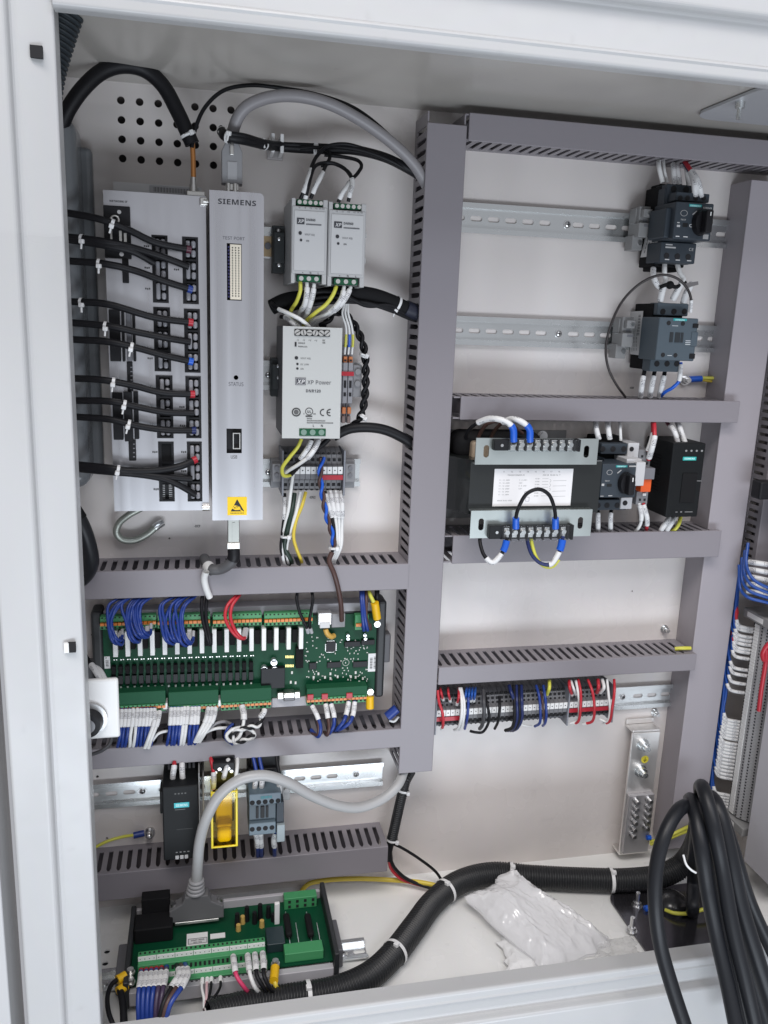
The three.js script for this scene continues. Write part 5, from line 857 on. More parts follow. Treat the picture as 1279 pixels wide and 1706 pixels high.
  w('short red wire into the upper right of the right terminal section', RED, [[996, 1132, .05], [997, 1144, .06], [994, 1154, .05]], .0024, { tips: tip });
  w('white wire hooked into the upper right of the right terminal section', WHITEW, [[1003, 1132, .05], [1006, 1145, .06], [1000, 1154, .052]], .0024);
  w('long white wire beside the outermost red loop of the right section', WHITEW, [[1011, 1132, .05], [1014, 1160, .064], [1016, 1186, .064], [1010, 1202, .056], [999, 1198, .05]], .0018);
}
// ------------------------------------------------------------ earth bar
{
  const z = .024, r = rect(1056, 1222, 1082, 1416, z); r.x0 = at(1043, 1320, z).x; r.x1 = at(1088, 1320, z).x;
  const t = thing('earth_bar', 'polished metal earth bar with two hex bolts and rows of terminal screws', 'earth bar', V(r.cx, r.y0, 0));
  const m = M('bar_metal', .80, .78, .76, .7, .95, { roughnessMap: smudge });
  add(t, 'bar', [rbox(r.x0, r.x1, r.y0, r.y1, z - .004, z, .0008)], m);
  add(t, 'bent_foot', [rbox(r.x0, r.x1, r.y1 + .0002, r.y1 + .004, .0006, z - .0004, .0015), rbox(r.x0, r.x1, r.y1 + .0042, r.y1 + .012, .0005, .004, .001), rbox(r.x0, r.x1, r.y0 - .004, r.y0 - .0002, .0006, z, .001)], m);
  for (const [px, py] of [[1070, 1240], [1066, 1283]]) { const p = at(px, py, z); add(t, 'hex_bolt', [cylZ(p.x, p.y, z, z + .0018, .0095, 24), cylZ(p.x, p.y, z + .0018, z + .009, .0078, 6), cylZ(p.x, p.y, z + .009, z + .0165, .0042)], ZINC); }
  const e = at(1074, 1265, z); add(t, 'earth_label', cylZ(e.x, e.y, z + .0002, z + .0007, .0058, 24), M('earth_yellow', .72, .62, .05, .45));
  add(t, 'earth_symbol', [box(e.x - .0003, e.x + .0003, e.y - .0005, e.y + .0035, z + .0007, z + .001), box(e.x - .003, e.x + .003, e.y - .001, e.y - .0005, z + .0007, z + .001), box(e.x - .002, e.x + .002, e.y - .0022, e.y - .0017, z + .0007, z + .001), box(e.x - .001, e.x + .001, e.y - .0034, e.y - .0029, z + .0007, z + .001)], MATTE);
  const lo = rect(1046, 1322, 1080, 1415, z); lo.x0 = r.x0 + .0015; lo.x1 = r.x1 - .0015;
  add(t, 'clamp_bar', rbox(lo.x0, lo.x1, r.y0 + .003, lo.y1, z, z + .007, .001), M('bar_dark', .50, .49, .50, .6, .95));
  for (let i = 0; i < 6; i++) for (let k = 0; k < 2; k++) { if (k && i > 4) continue; const y = lo.y1 - .006 - i * .0112, x = lo.x0 + (k ? .73 : .24) * (lo.x1 - lo.x0); add(t, 'terminal_screw', [cylZ(x, y, z + .007, z + .0185, .0031, 12), cylZ(x, y, z + .007, z + .0095, .0044, 6)], STEEL); }
  const b = at(1081, 1400, .04); add(t, 'lug', cylX(b.x, b.x + .006, b.y, .034, .0036, 12), BLUEP);
  for (const [k, l] of [[0, 'upper'], [1, 'lower']]) wire('earth_wire', `${l} yellow green wire passing behind the black cables beside the earth bar`, 'wire', YG, .0028, [[1084, 1402 + k * 4, .034], [1105, 1398 + k * 3, .05], [1125, 1388 + k * 4, .055], [1146, 1378 + k * 6, .05], [1170, 1372 + k * 8, .03]]);
}
// ------------------------------------------------------------ right side wall: terminal strip facing left, ducts
{
  const X = .752, n = 62, yT = atX(1272, 1045, X).y, yB = .098, p = (yT - yB) / n, t = thing('terminal_strip', 'vertical terminal strip on the right side wall with white markers and many sleeved wires', 'terminal block', V(.78, yB, .07));
  const z0 = .044, z1 = .098, prof = new THREE.Shape(); // (z, x offset)
  [[z0, .0], [z0, .028], [z0 + .009, .036], [z0 + .018, .042], [z1 - .018, .042], [z1 - .009, .036], [z1, .028], [z1, 0]].forEach((q, i) => i ? prof.lineTo(...q) : prof.moveTo(...q));
  const bx = .794, g0 = new THREE.ExtrudeGeometry(prof, { depth: p * .94, bevelEnabled: false });
  for (let i = 0; i < n; i++) {
    const y = yB + p * i, s = add(t, 'terminal', g0.clone().applyMatrix4(new THREE.Matrix4().makeBasis(V(0, 0, 1), V(-1, 0, 0), V(0, -1, 0)).setPosition(bx, y + p * .94, 0)), M('wall_terminal', .36, .36, .37, .5));
    add(s, 'marker', box(bx - .0432, bx - .0418, y + .0002, y + p * .92, z0 + .0185, z0 + .0275), WHITE);
    add(s, 'clamp_opening', [[z0 + .006, .0335], [z0 + .0135, .039], [z1 - .0205, .042], [z1 - .0135, .039], [z1 - .006, .0335]].map(([z, o]) => box(bx - o - .0006, bx - o + .0006, y + p * .3, y + p * .66, z - .0011, z + .0011)), DARK);
  }
  for (const [y, l] of [[yB - .016, 'lower'], [yT + .003, 'upper']]) { const q = thing('end_clamp', `${l} pale grey end bracket of the vertical side wall terminal strip`, 'rail clamp', V(.77, y, .07)); add(q, 'body', [rbox(bx - .048, bx, y, y + .013, z0 - .004, z1 + .006, .0015)], M('clamp_pale')); add(q, 'label_face', box(bx - .0484, bx - .048, y + .003, y + .010, z0 + .006, z0 + .04), WHITE); }
  // wires from the gap behind the lilac duct, sleeves then terminals
  const WALLB = M('wall_blue_wire', .012, .065, .30, .36), rows = []; const put = (a, b, k, m) => { for (let i = 0; i < k; i++) rows.push([a + (b - a) * (k > 1 ? i / (k - 1) : 0), m]); };
  put(1045, 1050, 2, RED); put(1060, 1073, 3, WALLB); put(1081, 1081, 1, RED); put(1086, 1086, 1, WALLB); put(1096, 1115, 2, WALLB); put(1124, 1153, 3, WALLB); put(1202, 1232, 7, WALLB); put(1240, 1262, 5, WALLB); put(1268, 1298, 6, WALLB); put(1326, 1350, 6, WALLB);
  const cnt = { r: 0 }; let blue = 0;
  rows.forEach(([py, m], i) => {
    const xe = 1262 - (py - 1045) * .137, A = atX(xe - 1, py + 6, bx - .036), y = A.y; A.z = z0 + .008;
    const jx = rr(-.002, .004), jz = rr(-.012, .002), P = [V(.7375 + jx, y + (m === RED ? .035 : .085 + rr(0, .03)), .030 + jz), V(.7355 + jx, y + (m === RED ? .026 : .045), .038 + jz), V(.735 + jx * .5, y + .018, .040 + jz * .4), V(.7385, y + .004, .044), V(.745, y + .001, .046), V(.753, y, .048), V(bx - .034, y, z0 + .009)];
    const red = m === RED, s0 = 1 - .033 / curveOf(P).getLength();
    wire('terminal_wire', red ? ['upper of the two red wires at the top of the side wall strip', 'lower of the two red wires at the top of the side wall strip', 'single red wire among the blue ones on the side wall strip'][cnt.r++] : ORD(blue++) + ' blue sleeved wire from the top along the side wall terminal strip', 'wire', m, .0022, P, { sleeves: [[s0, .985, .0026]], group: red ? undefined : 'blue sleeved wires along the side wall terminal strip' });
  });
  // loose loops above the strip
  for (let i = 0; i < 4; i++) wire('control_wire', ORD(i) + ' blue loop counted downwards above the side wall terminal strip', 'wire', WALLB, .0022, [[1246 - i * 5, 905 + i * 12, .055], [1243 - i * 3, 940 + i * 14, .07], [1252 - i * 2, 962 + i * 11, .085], [1270, 975 + i * 9, .095], [1300, 985 + i * 8, .1]], { group: 'blue loops above the side wall terminal strip' });
  for (let i = 0; i < 5; i++) wire('control_wire', ORD(i) + ' white sleeved wire from the top pointing right above the side wall strip', 'wire', CABLE, .0022, [[1247 - i * .8, 936 + i * 12, .062], [1262, 938 + i * 12.5, .075], [1300, 944 + i * 14, .085]], { sleeves: [[.02, .6, .0036]], group: 'white sleeved wires above the side wall terminal strip' });
  wire('control_wire', 'red wire hanging in a hook beside the side wall markers', 'wire', REDP, .0030, [[1300, 1062, .12], [1279, 1074, .118], [1270, 1090, .115], [1273, 1100, .113], [1279, 1092, .113], [1276, 1082, .116], [1275, 1105, .112], [1268, 1150, .110], [1264, 1184, .108]]);
  // slotted duct behind and plain duct in front
  const d = thing('wiring_duct', 'slotted grey duct on the right side wall seen past the lilac duct', 'wiring duct', V(.77, .44, .03));
  const s = new THREE.Shape(); s.moveTo(.44, 0); s.lineTo(.95, 0); s.lineTo(.95, .036); s.lineTo(.44, .036); for (let u = .446; u < .942; u += .0106) { const h = new THREE.Path(); h.moveTo(u, .009); h.lineTo(u, .030); h.lineTo(u + .0046, .030); h.lineTo(u + .0046, .009); s.holes.push(h); }
  add(d, 'slotted_side', new THREE.ExtrudeGeometry(s, { depth: .0016, bevelEnabled: false }).applyMatrix4(new THREE.Matrix4().makeBasis(V(0, 1, 0), V(0, 0, 1), V(1, 0, 0)).setPosition(.746, 0, .012)), DUCT);
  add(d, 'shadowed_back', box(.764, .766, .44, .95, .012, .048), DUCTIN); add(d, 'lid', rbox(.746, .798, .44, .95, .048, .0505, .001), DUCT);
  const e = thing('wiring_duct', 'plain grey duct on the right side wall in front of the terminal strip', 'wiring duct', V(.77, .02, .15));
  add(e, 'lid', rbox(.748, .752, .05, .62, .112, .168, .0015), M('wall_duct', .52, .51, .54, .5)); add(e, 'side', [box(.7522, .798, .05, .62, .113, .1146), box(.7522, .798, .05, .62, .165, .1666)], M('pale_duct'));
  const k = at(1272, 816, .08), kt = thing('plug_connector', 'black plug with white tag at the right edge, high on the side wall', 'connector', V(k.x, k.y - .01, k.z)); add(kt, 'body', rbox(k.x - .011, k.x + .03, k.y - .012, k.y + .012, k.z - .012, k.z + .008, .003), BLACK); add(kt, 'tag', rbox(k.x + .004, k.x + .02, k.y - .007, k.y - .001, k.z + .0082, k.z + .010, .0008), WHITE);
}

// ------------------------------------------------------------ large green circuit board
{
  const zp = .034, Y = (px, py, z = zp) => at(px, py, z), L = at(170, 1100, zp).x, Rr = at(628, 1090, zp).x, yt = at(400, 1030, zp).y, yb = at(400, 1167, zp).y;
  const t = thing('circuit_board', 'large green control board in a dark carrier with rows of white relays and plug connectors', 'circuit board', V((L + Rr) / 2, yb, .004));
  const up = rect(152, 1018, 640, 1032, .03), yup = at(400, 1012, .03).y;
  add(t, 'carrier', [rbox(L - .011, L + .002, yb - .006, yt + .016, .006, zp + .004, .004), rbox(Rr - .002, Rr + .010, yb - .006, yt + .017, .006, zp + .004, .004), box(L, Rr, yb - .002, yt + .002, .006, zp - .002)], M('carrier_black', .022, .024, .026, .5));
  add(t, 'carrier_rail', [rbox(L + .003, Rr - .003, yt + .002, yt + .014, .01, zp - .003, .001), rbox(L + .003, Rr - .003, yb - .012, yb - .002, .01, zp - .001, .001)], M('carrier_pale', .42, .41, .43, .5));
  add(t, 'foot', [rbox(L - .021, L - .0115, yb + .02, yb + .055, .004, .02, .002), rbox(Rr + .0105, Rr + .021, yb + .035, yb + .075, .004, .02, .002)], M('foot_grey', .13, .13, .14, .5));
  add(t, 'board', box(L, Rr, yb, yt, zp - .0016, zp), PCB);
  const px2 = (px, py, z = zp) => at(px, py, z);
  // upper pluggable connectors: (x0, x1) in picture, tilted row
  const topRow = [[166, 260], [262, 350], [354, 436], [440, 521]], slope = (px) => 1036 - (px - 166) * .021;
  for (const [a, b] of topRow) {
    const p = px2(a, slope(a) , zp + .012), q = px2(b, slope(b), zp + .012), y = (p.y + q.y) / 2, n = Math.round((q.x - p.x) / .0051);
    const c = add(t, 'plug_connector', [rbox(p.x, q.x, y - .0015, y + .006, zp, zp + .010, .0008), rbox(p.x, q.x, y - .0092, y - .0048, zp, zp + .013, .0008)], GREENC);
    const w = (q.x - p.x) / n; add(c, 'lever', Array.from({ length: n }, (_, i) => box(p.x + w * i + .0004, p.x + w * (i + 1) - .0004, y - .0048, y - .0016, zp + .002, zp + .0128)), ORANGE);
    add(c, 'clamp_opening', Array.from({ length: n }, (_, i) => [box(p.x + w * (i + .3), p.x + w * (i + .75), y - .0082, y - .0058, zp + .012, zp + .0134), box(p.x + w * (i + .3), p.x + w * (i + .7), y + .0036, y + .0052, zp + .009, zp + .0103)]).flat(), DARK);
  }
  // white relays
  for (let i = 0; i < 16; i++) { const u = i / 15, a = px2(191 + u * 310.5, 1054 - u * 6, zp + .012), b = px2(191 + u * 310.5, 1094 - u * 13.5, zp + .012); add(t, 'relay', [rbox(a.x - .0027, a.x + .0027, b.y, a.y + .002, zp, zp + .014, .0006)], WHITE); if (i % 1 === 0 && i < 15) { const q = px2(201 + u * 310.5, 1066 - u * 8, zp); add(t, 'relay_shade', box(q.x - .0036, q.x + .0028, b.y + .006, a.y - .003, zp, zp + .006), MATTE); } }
  // component field left: rows of black parts, transistors, leds
  const cols = 21;
  for (let i = 0; i < cols; i++) {
    const u = i / (cols - 1), x = (py) => px2(190 + u * 228, py - u * 7, zp);
    const a = x(1107), b = x(1120), c = x(1131), d = x(1145);
    add(t, 'transistor', [rbox(a.x - .0027, a.x + .0022, b.y, a.y, zp, zp + .007, .0006)], MATTE);
    add(t, 'output_chip', [rbox(c.x - .0030, c.x + .0026, c.y - .0055, c.y + .0055, zp, zp + .0045, .0004), box(c.x - .001, c.x + .001, c.y - .0085, c.y + .008, zp, zp + .001)], BLACK);
    add(t, 'indicator', [box(d.x - .0011, d.x + .0011, d.y - .0012, d.y + .0012, zp, zp + .0018)], i > 14 ? WHITE : M('led_grey', .4, .45, .42, .35));
    const e = x(1099); add(t, 'resistor', [box(e.x - .0008, e.x + .0008, e.y - .0006, e.y + .0006, zp, zp + .0009), box(e.x + .0022, e.x + .0034, e.y - .0006, e.y + .0006, zp, zp + .0009)], NICKEL);
  }
  const s1 = px2(175, 1092, zp), s2 = px2(182, 1115, zp); sticker(t, { x0: s1.x, x1: s2.x, y0: s2.y, y1: s1.y, w: .0066, h: .0155, cx: (s1.x + s2.x) / 2, cy: (s1.y + s2.y) / 2, z: zp + .0001 }, 64, 150, (x, w, h) => { x.fillStyle = '#dcdcdc'; x.fillRect(0, 0, w, h); x.fillStyle = '#222'; x.fillRect(10, 12, 20, 10); for (let i = 0; i < 12; i++) x.fillRect(12, 40 + i * 8, 36, 2 + (i * 3 % 5)); }, 'barcode_label');
  sticker(t, rect(613.5, 1089, 630, 1118, zp + .0001), 100, 180, (x, w, h) => { x.fillStyle = '#d8d8d8'; x.fillRect(0, 0, w, h); x.fillStyle = '#222'; for (let i = 0; i < 18; i++) x.fillRect(16, 40 + i * 6.5, 26, 2 + (i * 5 % 4)); for (let i = 0; i < 16; i++) x.fillRect(52, 30 + i * 8, 30, 2 + (i * 7 % 5)); }, 'barcode_label');
  const chip = (name, a, b, c, d, h, m) => { const q = rect(a, b, c, d, zp + h); add(t, name, rbox(q.x0, q.x1, q.y0, q.y1, zp, zp + h, .0005), m ?? BLACK); return q; };
  chip('power_module', 435, 1115, 474, 1146, .009); chip('relay_block', 493, 1081, 505, 1113, .008, MATTE); chip('chip', 515, 1105, 527, 1115, .003); chip('chip', 545, 1104, 568, 1112, .0025); chip('chip', 588, 1103, 612, 1111, .0025); chip('connector_row', 574, 1070, 600, 1077, .004); chip('connector_row', 602, 1067, 624, 1074, .004);
  const mc = chip('processor', 543.5, 1070, 559, 1086, .002); add(t, 'pin_row', [0, 1].flatMap(k => Array.from({ length: 12 }, (_, i) => box(k ? mc.x1 : mc.x0 - .0012, k ? mc.x1 + .0012 : mc.x0, mc.y0 + .0008 + i * .00085, mc.y0 + .0012 + i * .00085, zp, zp + .0006))), NICKEL);
  add(t, 'pin_row', [0, 1].flatMap(k => Array.from({ length: 12 }, (_, i) => box(mc.x0 + .0008 + i * .00085, mc.x0 + .0012 + i * .00085, k ? mc.y1 : mc.y0 - .0012, k ? mc.y1 + .0012 : mc.y0, zp, zp + .0006))), NICKEL);
  for (const [px, py] of [[440, 1115], [456, 1103], [457, 1115], [580, 1060], [580, 1065], [608, 1059], [609, 1065]]) { const q = px2(px, py, zp + .006), big = px < 470, c = add(t, 'capacitor', cylZ(q.x, q.y, zp, zp + (big ? .008 : .005), big ? .004 : .0021, 16), M('cap_can', .7, .7, .72, .3, .8)); add(c, 'dark_sector', box(q.x - (big ? .0028 : .0014), q.x + (big ? .0028 : .0014), q.y + (big ? .001 : .0005), q.y + (big ? .003 : .0015), zp + (big ? .008 : .005), zp + (big ? .0082 : .0052)), BLACK); }
  const ceramic = M('ceramic', .62, .62, .58, .4), gold = M('gold_pad', .65, .55, .2, .35, .6);
  const bits = [], golds = []; for (let i = 0; i < 120; i++) { const q = px2(rr(508, 612), rr(1060, 1138), zp), v = rnd() > .5; bits.push(box(q.x - (v ? .0009 : .0005), q.x + (v ? .0009 : .0005), q.y - (v ? .0005 : .0009), q.y + (v ? .0005 : .0009), zp, zp + .0008)); }
  for (const [a, b] of [[522, 1128], [530, 1122], [541, 1128], [550, 1122], [550, 1130], [562, 1127], [584, 1127], [592, 1120], [592, 1128], [598, 1136], [604, 1130], [484, 1136], [492, 1137], [486, 1120]]) { const q = px2(a, b, zp); bits.push(rbox(q.x - .0012, q.x + .0012, q.y - .0018, q.y + .0018, zp, zp + .0016, .0003)); }
  for (let i = 0; i < 6; i++) for (const py of [1094, 1109]) { const q = px2(476 + i * 2.4, py, zp); golds.push(box(q.x - .0006, q.x + .0006, q.y - .0018, q.y + .0018, zp, zp + .0006)); }
  const k1 = add(t, 'small_component', bits, ceramic); k1.userData.kind = 'stuff'; const k2 = add(t, 'gold_pad', golds, gold); k2.userData.kind = 'stuff';
  const q = px2(576, 1104, zp); add(t, 'round_mark', new THREE.TorusGeometry(.0042, .0003, 6, 24).translate(q.x, q.y, zp), ceramic);
  // lower plug connectors: dark green hoods with orange-lever fronts
  const low = [[180, 276, 1146, 1176], [280, 364, 1143, 1176], [367, 452, 1141, 1171], [511, 611, 1141, 1166]];
  low.forEach(([a, b, c, d], i) => {
    const z = zp + .016, p = px2(a, c + 6, z), e = px2(b, d + 6, z), y1 = px2((a + b) / 2, (c + d) / 2 - 8, z).y, y0 = px2((a + b) / 2, d - (i === 3 ? 6 : 2), z).y, n = Math.round((e.x - p.x) / .0051), w = (e.x - p.x) / n;
    const h = add(t, 'plug_connector', [rbox(p.x, e.x, y0, y1, zp, z, .001)], GREEND);
    const f = add(h, 'plug_front', [rbox(p.x + .0004, e.x - .0004, y0 - .0028, y0 - .0002, zp - .004, z + .001, .0006), rbox(p.x + .0004, e.x - .0004, y0 - .0115, y0 - .0062, zp - .004, z - .002, .0006)], GREENC);
    add(h, 'lever', Array.from({ length: n }, (_, k) => box(p.x + w * (k + .08), p.x + w * (k + .92), y0 - .0062, y0 - .0028, zp - .002, z)), ORANGE);
    add(h, 'clamp_opening', Array.from({ length: n }, (_, k) => [box(p.x + w * (k + .3), p.x + w * (k + .75), y0 - .0098, y0 - .0076, z - .0025, z - .0016), cylZ(p.x + w * (k + .5), y0 - .0014, z + .0008, z + .0014, .0009, 8)]).flat(), DARK);
  });
  for (const [px, py] of [[275, 1178], [366, 1173]]) { const r = rect(px - 4, py - 6, px + 4, py + 4, zp + .015); add(t, 'spacer', rbox(r.x0, r.x1, r.y0, r.y1, zp - .004, zp + .015, .0008), WHITE); }
  { const r = rect(462, 1154, 500, 1166, zp + .008), y = r.cy; add(t, 'dsub_socket', [rbox(r.x0, r.x1, y - .004, y + .005, zp, zp + .008, .0012), rbox(r.x0 + .007, r.x1 - .007, y - .0045, y + .007, zp, zp + .014, .002)], NICKEL); add(t, 'dsub_opening', rbox(r.x0 + .008, r.x1 - .008, y - .0035, y + .001, zp + .010, zp + .0146, .001), MIDG); const k = rect(453, 1164, 512, 1178, zp + .002); add(t, 'socket_bracket', rbox(k.x0, k.x1, k.y0 + .002, k.y1, zp - .004, zp + .002, .0008), M('carrier_pale')); }
  { const r = rect(530, 1022, 552, 1046, zp + .014); add(t, 'network_socket', [rbox(r.x0, r.x1, r.y0 + .004, r.y1, zp, zp + .014, .001)], M('socket_metal', .6, .6, .6, .35, .8)); add(t, 'patch_plug', [rbox(r.x0 + .002, r.x1 - .002, r.y0, r.y0 + .008, zp + .002, zp + .015, .001)], M('plug_clear', .55, .55, .55, .3)); const g = curveOf([[542, 1048, .045], [545, 1056, .045], [552, 1061, .042], [556, 1059, .038]]); add(t, 'boot', capTube(g, 8, .0034, 10), M('boot_tan', .6, .36, .08, .4)); }
  { const r = rect(553, 1024, 575, 1046, zp + .012); add(t, 'network_socket', rbox(r.x0, r.x1, r.y0, r.y1, zp, zp + .010, .001), M('socket_grey', .25, .25, .26, .5)); }
  { const a = rect(592, 1026, 614, 1050, zp + .012), c = add(t, 'plug_connector', [rbox(a.x0, a.x1, a.y0, a.y1, zp, zp + .010, .0008)], GREENC); add(c, 'lever', box(a.x0 + .001, a.x1 - .001, a.cy - .0045, a.cy - .001, zp + .010, zp + .0125), ORANGE); }
  for (const [l, a, b] of [['yellow lug with metal ring at the upper right corner of the green board', [624, 1004, .05], [628, 1030, .046]], ['yellow lug with metal ring at the lower right corner of the green board', [616, 1160, .048], [616, 1180, .05]]]) {
    const c = curveOf([a, b]), g = thing('earth_lug', l, 'cable lug', c.getPointAt(.5)); add(g, 'sleeve', capTube(c, 4, .0052, 14), YELP); const e = c.getPointAt(b[1] > 1100 ? 0 : 1), o = b[1] > 1100 ? .006 : -.006; add(g, 'ring', [rbox(e.x - .003, e.x + .003, e.y - .003 + o * .3, e.y + .003 + o, e.z - .0015, e.z + .0005, .0008), cylZ(e.x, e.y + o * 1.2, e.z - .002, e.z + .003, .0042)], NICKEL);
  }
  // wires into the upper connectors
  const w = (label, mat, pts, r, o = {}) => wire('signal_wire', label, 'wire', mat, r ?? .0017, pts, o);
  const grp = (k, label, group, starts, ends, m = BLUE) => starts.forEach((s, i) => { const e = [ends[i][0] + rr(-2, 2), ends[i][1] + rr(-4, 3)], j = rr(-3, 3); w(ORD(i) + ' ' + label, m, [[s, 976, .03], [s - 4, 990, .046], [(s + e[0]) / 2 - 22 + i * 1.0 + j, 1010 + j, .058 + i * .001], [e[0] - 18 + i * .5 - j * .6, 1036, .066 - i * .0012], [e[0] - 10, e[1] - 6, .07], [e[0], e[1], .062], [e[0] + 2, e[1] - 18, .05]], .0018, { group, tips: [[.93, 1, CLEARS, .0019, 'ferrule']] }); });
  const CLEARS = M('ferrule_grey', .48, .48, .5, .4);
  grp(0, 'wire of the leftmost blue bundle bending down onto the green board', 'leftmost blue bundle on the green board', [215, 219, 223, 227], [[196, 1074], [199, 1073], [202, 1071], [200, 1067]]);
  grp(1, 'wire of the second blue bundle bending down onto the green board', 'second blue bundle on the green board', [228, 233, 238, 243], [[226, 1068], [230, 1070], [233, 1069], [236, 1066]]);
  grp(2, 'wire of the third blue bundle bending down onto the green board', 'third blue bundle on the green board', [246, 251, 256, 261], [[240, 1061], [244, 1063], [248, 1062], [251, 1060]]);
  grp(3, 'wire of the fourth blue bundle bending down onto the green board', 'fourth blue bundle on the green board', [297, 301, 306, 311], [[286, 1070], [290, 1072], [294, 1072], [298, 1070]]);
  grp(4, 'wire of the fifth blue bundle bending down onto the green board', 'fifth blue bundle on the green board', [317, 321, 328, 332], [[308, 1072], [312, 1074], [317, 1072], [321, 1070]]);
  for (const [i, l] of [[0, 'left'], [1, 'right']]) {
    w(`${l} black wire of the pair dropping onto the middle of the green board`, CABLE, [[340 + i * 8, 978, .045], [336 + i * 8, 1000, .055], [337 + i * 6, 1030, .062], [345 + i * 4, 1062, .068], [349 + i * 2, 1074, .064], [351, 1056, .05]], .0022);
    w(`${l} red wire of the pair bending onto the green board`, RED, [[402 + i * 5, 978, .03], [393 + i * 5, 992, .05], [378 + i * 8, 1010, .06], [375 + i * 9, 1030, .066], [388 + i * 6, 1054, .07], [402 + i * 4, 1064, .066], [408 + i * 3, 1048, .05]], .0021, { tips: [[.86, 1, CLEARS, .0026, 'ferrule']] });
    w(`${l} black wire of the crossing pair right of the relays`, CABLE, i ? [[515, 976, .04], [521, 994, .054], [518, 1018, .058], [515, 1038, .056], [519, 1054, .048]] : [[498, 976, .04], [494, 996, .054], [499, 1020, .056], [510, 1044, .054], [513, 1054, .048]], .002, { tips: [[.86, 1, CLEARS, .0022, 'ferrule']] });
    w(`${l} blue wire into the small connector at the right end of the board`, BLUE, [[600 + i * 4, 976, .04], [602 + i * 3, 1000, .056], [604 + i * 4, 1030, .062], [606 + i * 6, 1050, .058], [604 + i * 6, 1044, .048]], .0022);
  }
  w('brown wire into the small connector at the right end of the board', BROWN, [[610, 976, .04], [610, 1000, .056], [610, 1030, .06], [617, 1048, .052], [616, 1040, .046]], .0022);
  w('yellow green wire from the upper duct to the yellow lug on the board', YG, [[612, 978, .04], [616, 990, .05], [622, 1003, .05]], .0026);
  w('black wire dropping from the duct at the upper right corner of the board', CABLE, [[628, 974, .035], [628, 990, .045], [628, 1002, .042], [627, 1014, .03]], .0032);
  for (const [i, l] of [[0, 'left'], [1, 'right']]) { const p = wire('control_wire', `${l} dark wire with white sleeve behind the key switch plate`, 'wire', CABLE, .0026, [[136 + i * 2, 1082 + i * 12, .05], [148 + i * 3, 1102 + i * 7, .07], [158 + i * 7, 1116 + i * 1, .085], [172 + i * 5, 1138, .10]], { sleeves: [[.5, .95, .0036]] }); }
  // wires hanging from the lower connectors
  const hang = (label, group, a, m, n, d) => { for (let i = 0; i < n; i++) { const x = a + i * d, y = 1184 - (x - 190) * .035; w(ORD(i) + ' ' + label, m, [[x + rr(-.5, .5), y - 3, .05], [x - 1.5, y + 18, .060], [x - 4 + rr(-1, 1), y + 42, .064], [x - 6 + rr(-1, 1), y + 58, .060], [x - 8, y + 62, .05]], .0021, { group, sleeves: [[.02, .36, .0026]] }); } };
  hang('blue sleeved wire leftmost under the green board behind the key switch', 'leftmost blue wires under the green board', 203, BLUE, 3, 6.2);
  hang('white wire between the blue bundles under the left connector', 'white wires under the left green connector', 222, WHITEW, 2, 6.2);
  hang('blue sleeved wire of the bundle under the left green connector', 'blue bundle under the left green connector', 234, BLUE, 5, 5.8);
  for (let i = 0; i < 2; i++) w(['left white wire slanting down left under the first white spacer', 'right white wire slanting down left under the first white spacer'][i], WHITEW, [[259 + i * 7, 1184, .05], [256 + i * 6, 1204, .062], [248 + i * 5, 1228, .068], [241 + i * 6, 1246, .064]], .0022, { sleeves: [[.02, .4, .003]] });
  hang('blue sleeved wire of the bundle under the second green connector', 'blue bundle under the second green connector', 285, BLUE, 4, 6.0);
  hang('white wire beside the blue bundle under the second connector', 'white wires under the second green connector', 307, WHITEW, 2, 5.5);
  hang('blue sleeved wire right of the white ones under the second connector', 'right blue wires under the second green connector', 320, BLUE, 3, 5.5);
  for (let i = 0; i < 3; i++) w(['left of three white wires slanting under the second white spacer', 'middle of three white wires slanting under the second white spacer', 'right of three white wires slanting under the second white spacer'][i], WHITEW, [[347 + i * 6, 1178, .05], [343 + i * 6, 1198, .062], [332 + i * 5, 1220, .068], [324 + i * 4, 1236, .062]], .0022, { sleeves: [[.02, .4, .003]] });
  w('lower pale wire bending from the duct to the slanting white wires', WHITEW, [[326, 1236, .062], [340, 1222, .062], [358, 1214, .06], [378, 1213, .056], [392, 1216, .05]], .002);
  w('upper grey wire bending over the duct left of the white coil', GREYW, [[345, 1220, .058], [358, 1206, .06], [372, 1202, .056], [384, 1206, .048]], .002);
  w('pale wire at the left crossing the duct below the first spacer', WHITEW, [[252, 1236, .062], [264, 1222, .062], [280, 1218, .058], [292, 1222, .05]], .0018);
  w('white wire hanging from the third connector into the coil', WHITEW, [[403, 1176, .05], [406, 1192, .06], [404, 1212, .068], [396, 1230, .07], [384, 1235, .07], [377, 1226, .07], [386, 1216, .068], [404, 1212, .066], [420, 1218, .066], [424, 1226, .066], [410, 1234, .068], [393, 1238, .07]], .0022, { sleeves: [[.0, .14, .004]] });
  { const mk = (m, ph, l) => { const c = curveOf([[438, 1182, .052], [436, 1196, .058], [430, 1208, .064], [415, 1212, .068], [398, 1216, .07], [386, 1224, .07], [392, 1236, .07], [410, 1232, .07], [424, 1224, .066]]), pts = []; for (let i = 0; i <= 64; i++) { const u = i / 64, p = c.getPointAt(u), d = c.getTangentAt(u), s = V(0, 0, 1).cross(d).normalize(), a = u * 30 + ph; pts.push(p.addScaledVector(s, Math.cos(a) * .0018).add(V(0, 0, Math.sin(a) * .0018))); } wire('twisted_wire', l, 'wire', m, .0018, pts, { k: 8, sleeves: ph ? [] : [[0, .1, .0036]] }); }; mk(WHITEW, 0, 'white wire of the coiled twisted pair under the third connector'); mk(CABLE, Math.PI, 'black wire of the coiled twisted pair under the third connector'); }
  w('blue wire inside the white coil under the third connector', BLUE, [[388, 1206, .06], [378, 1216, .066], [376, 1230, .068], [388, 1240, .066]], .002);
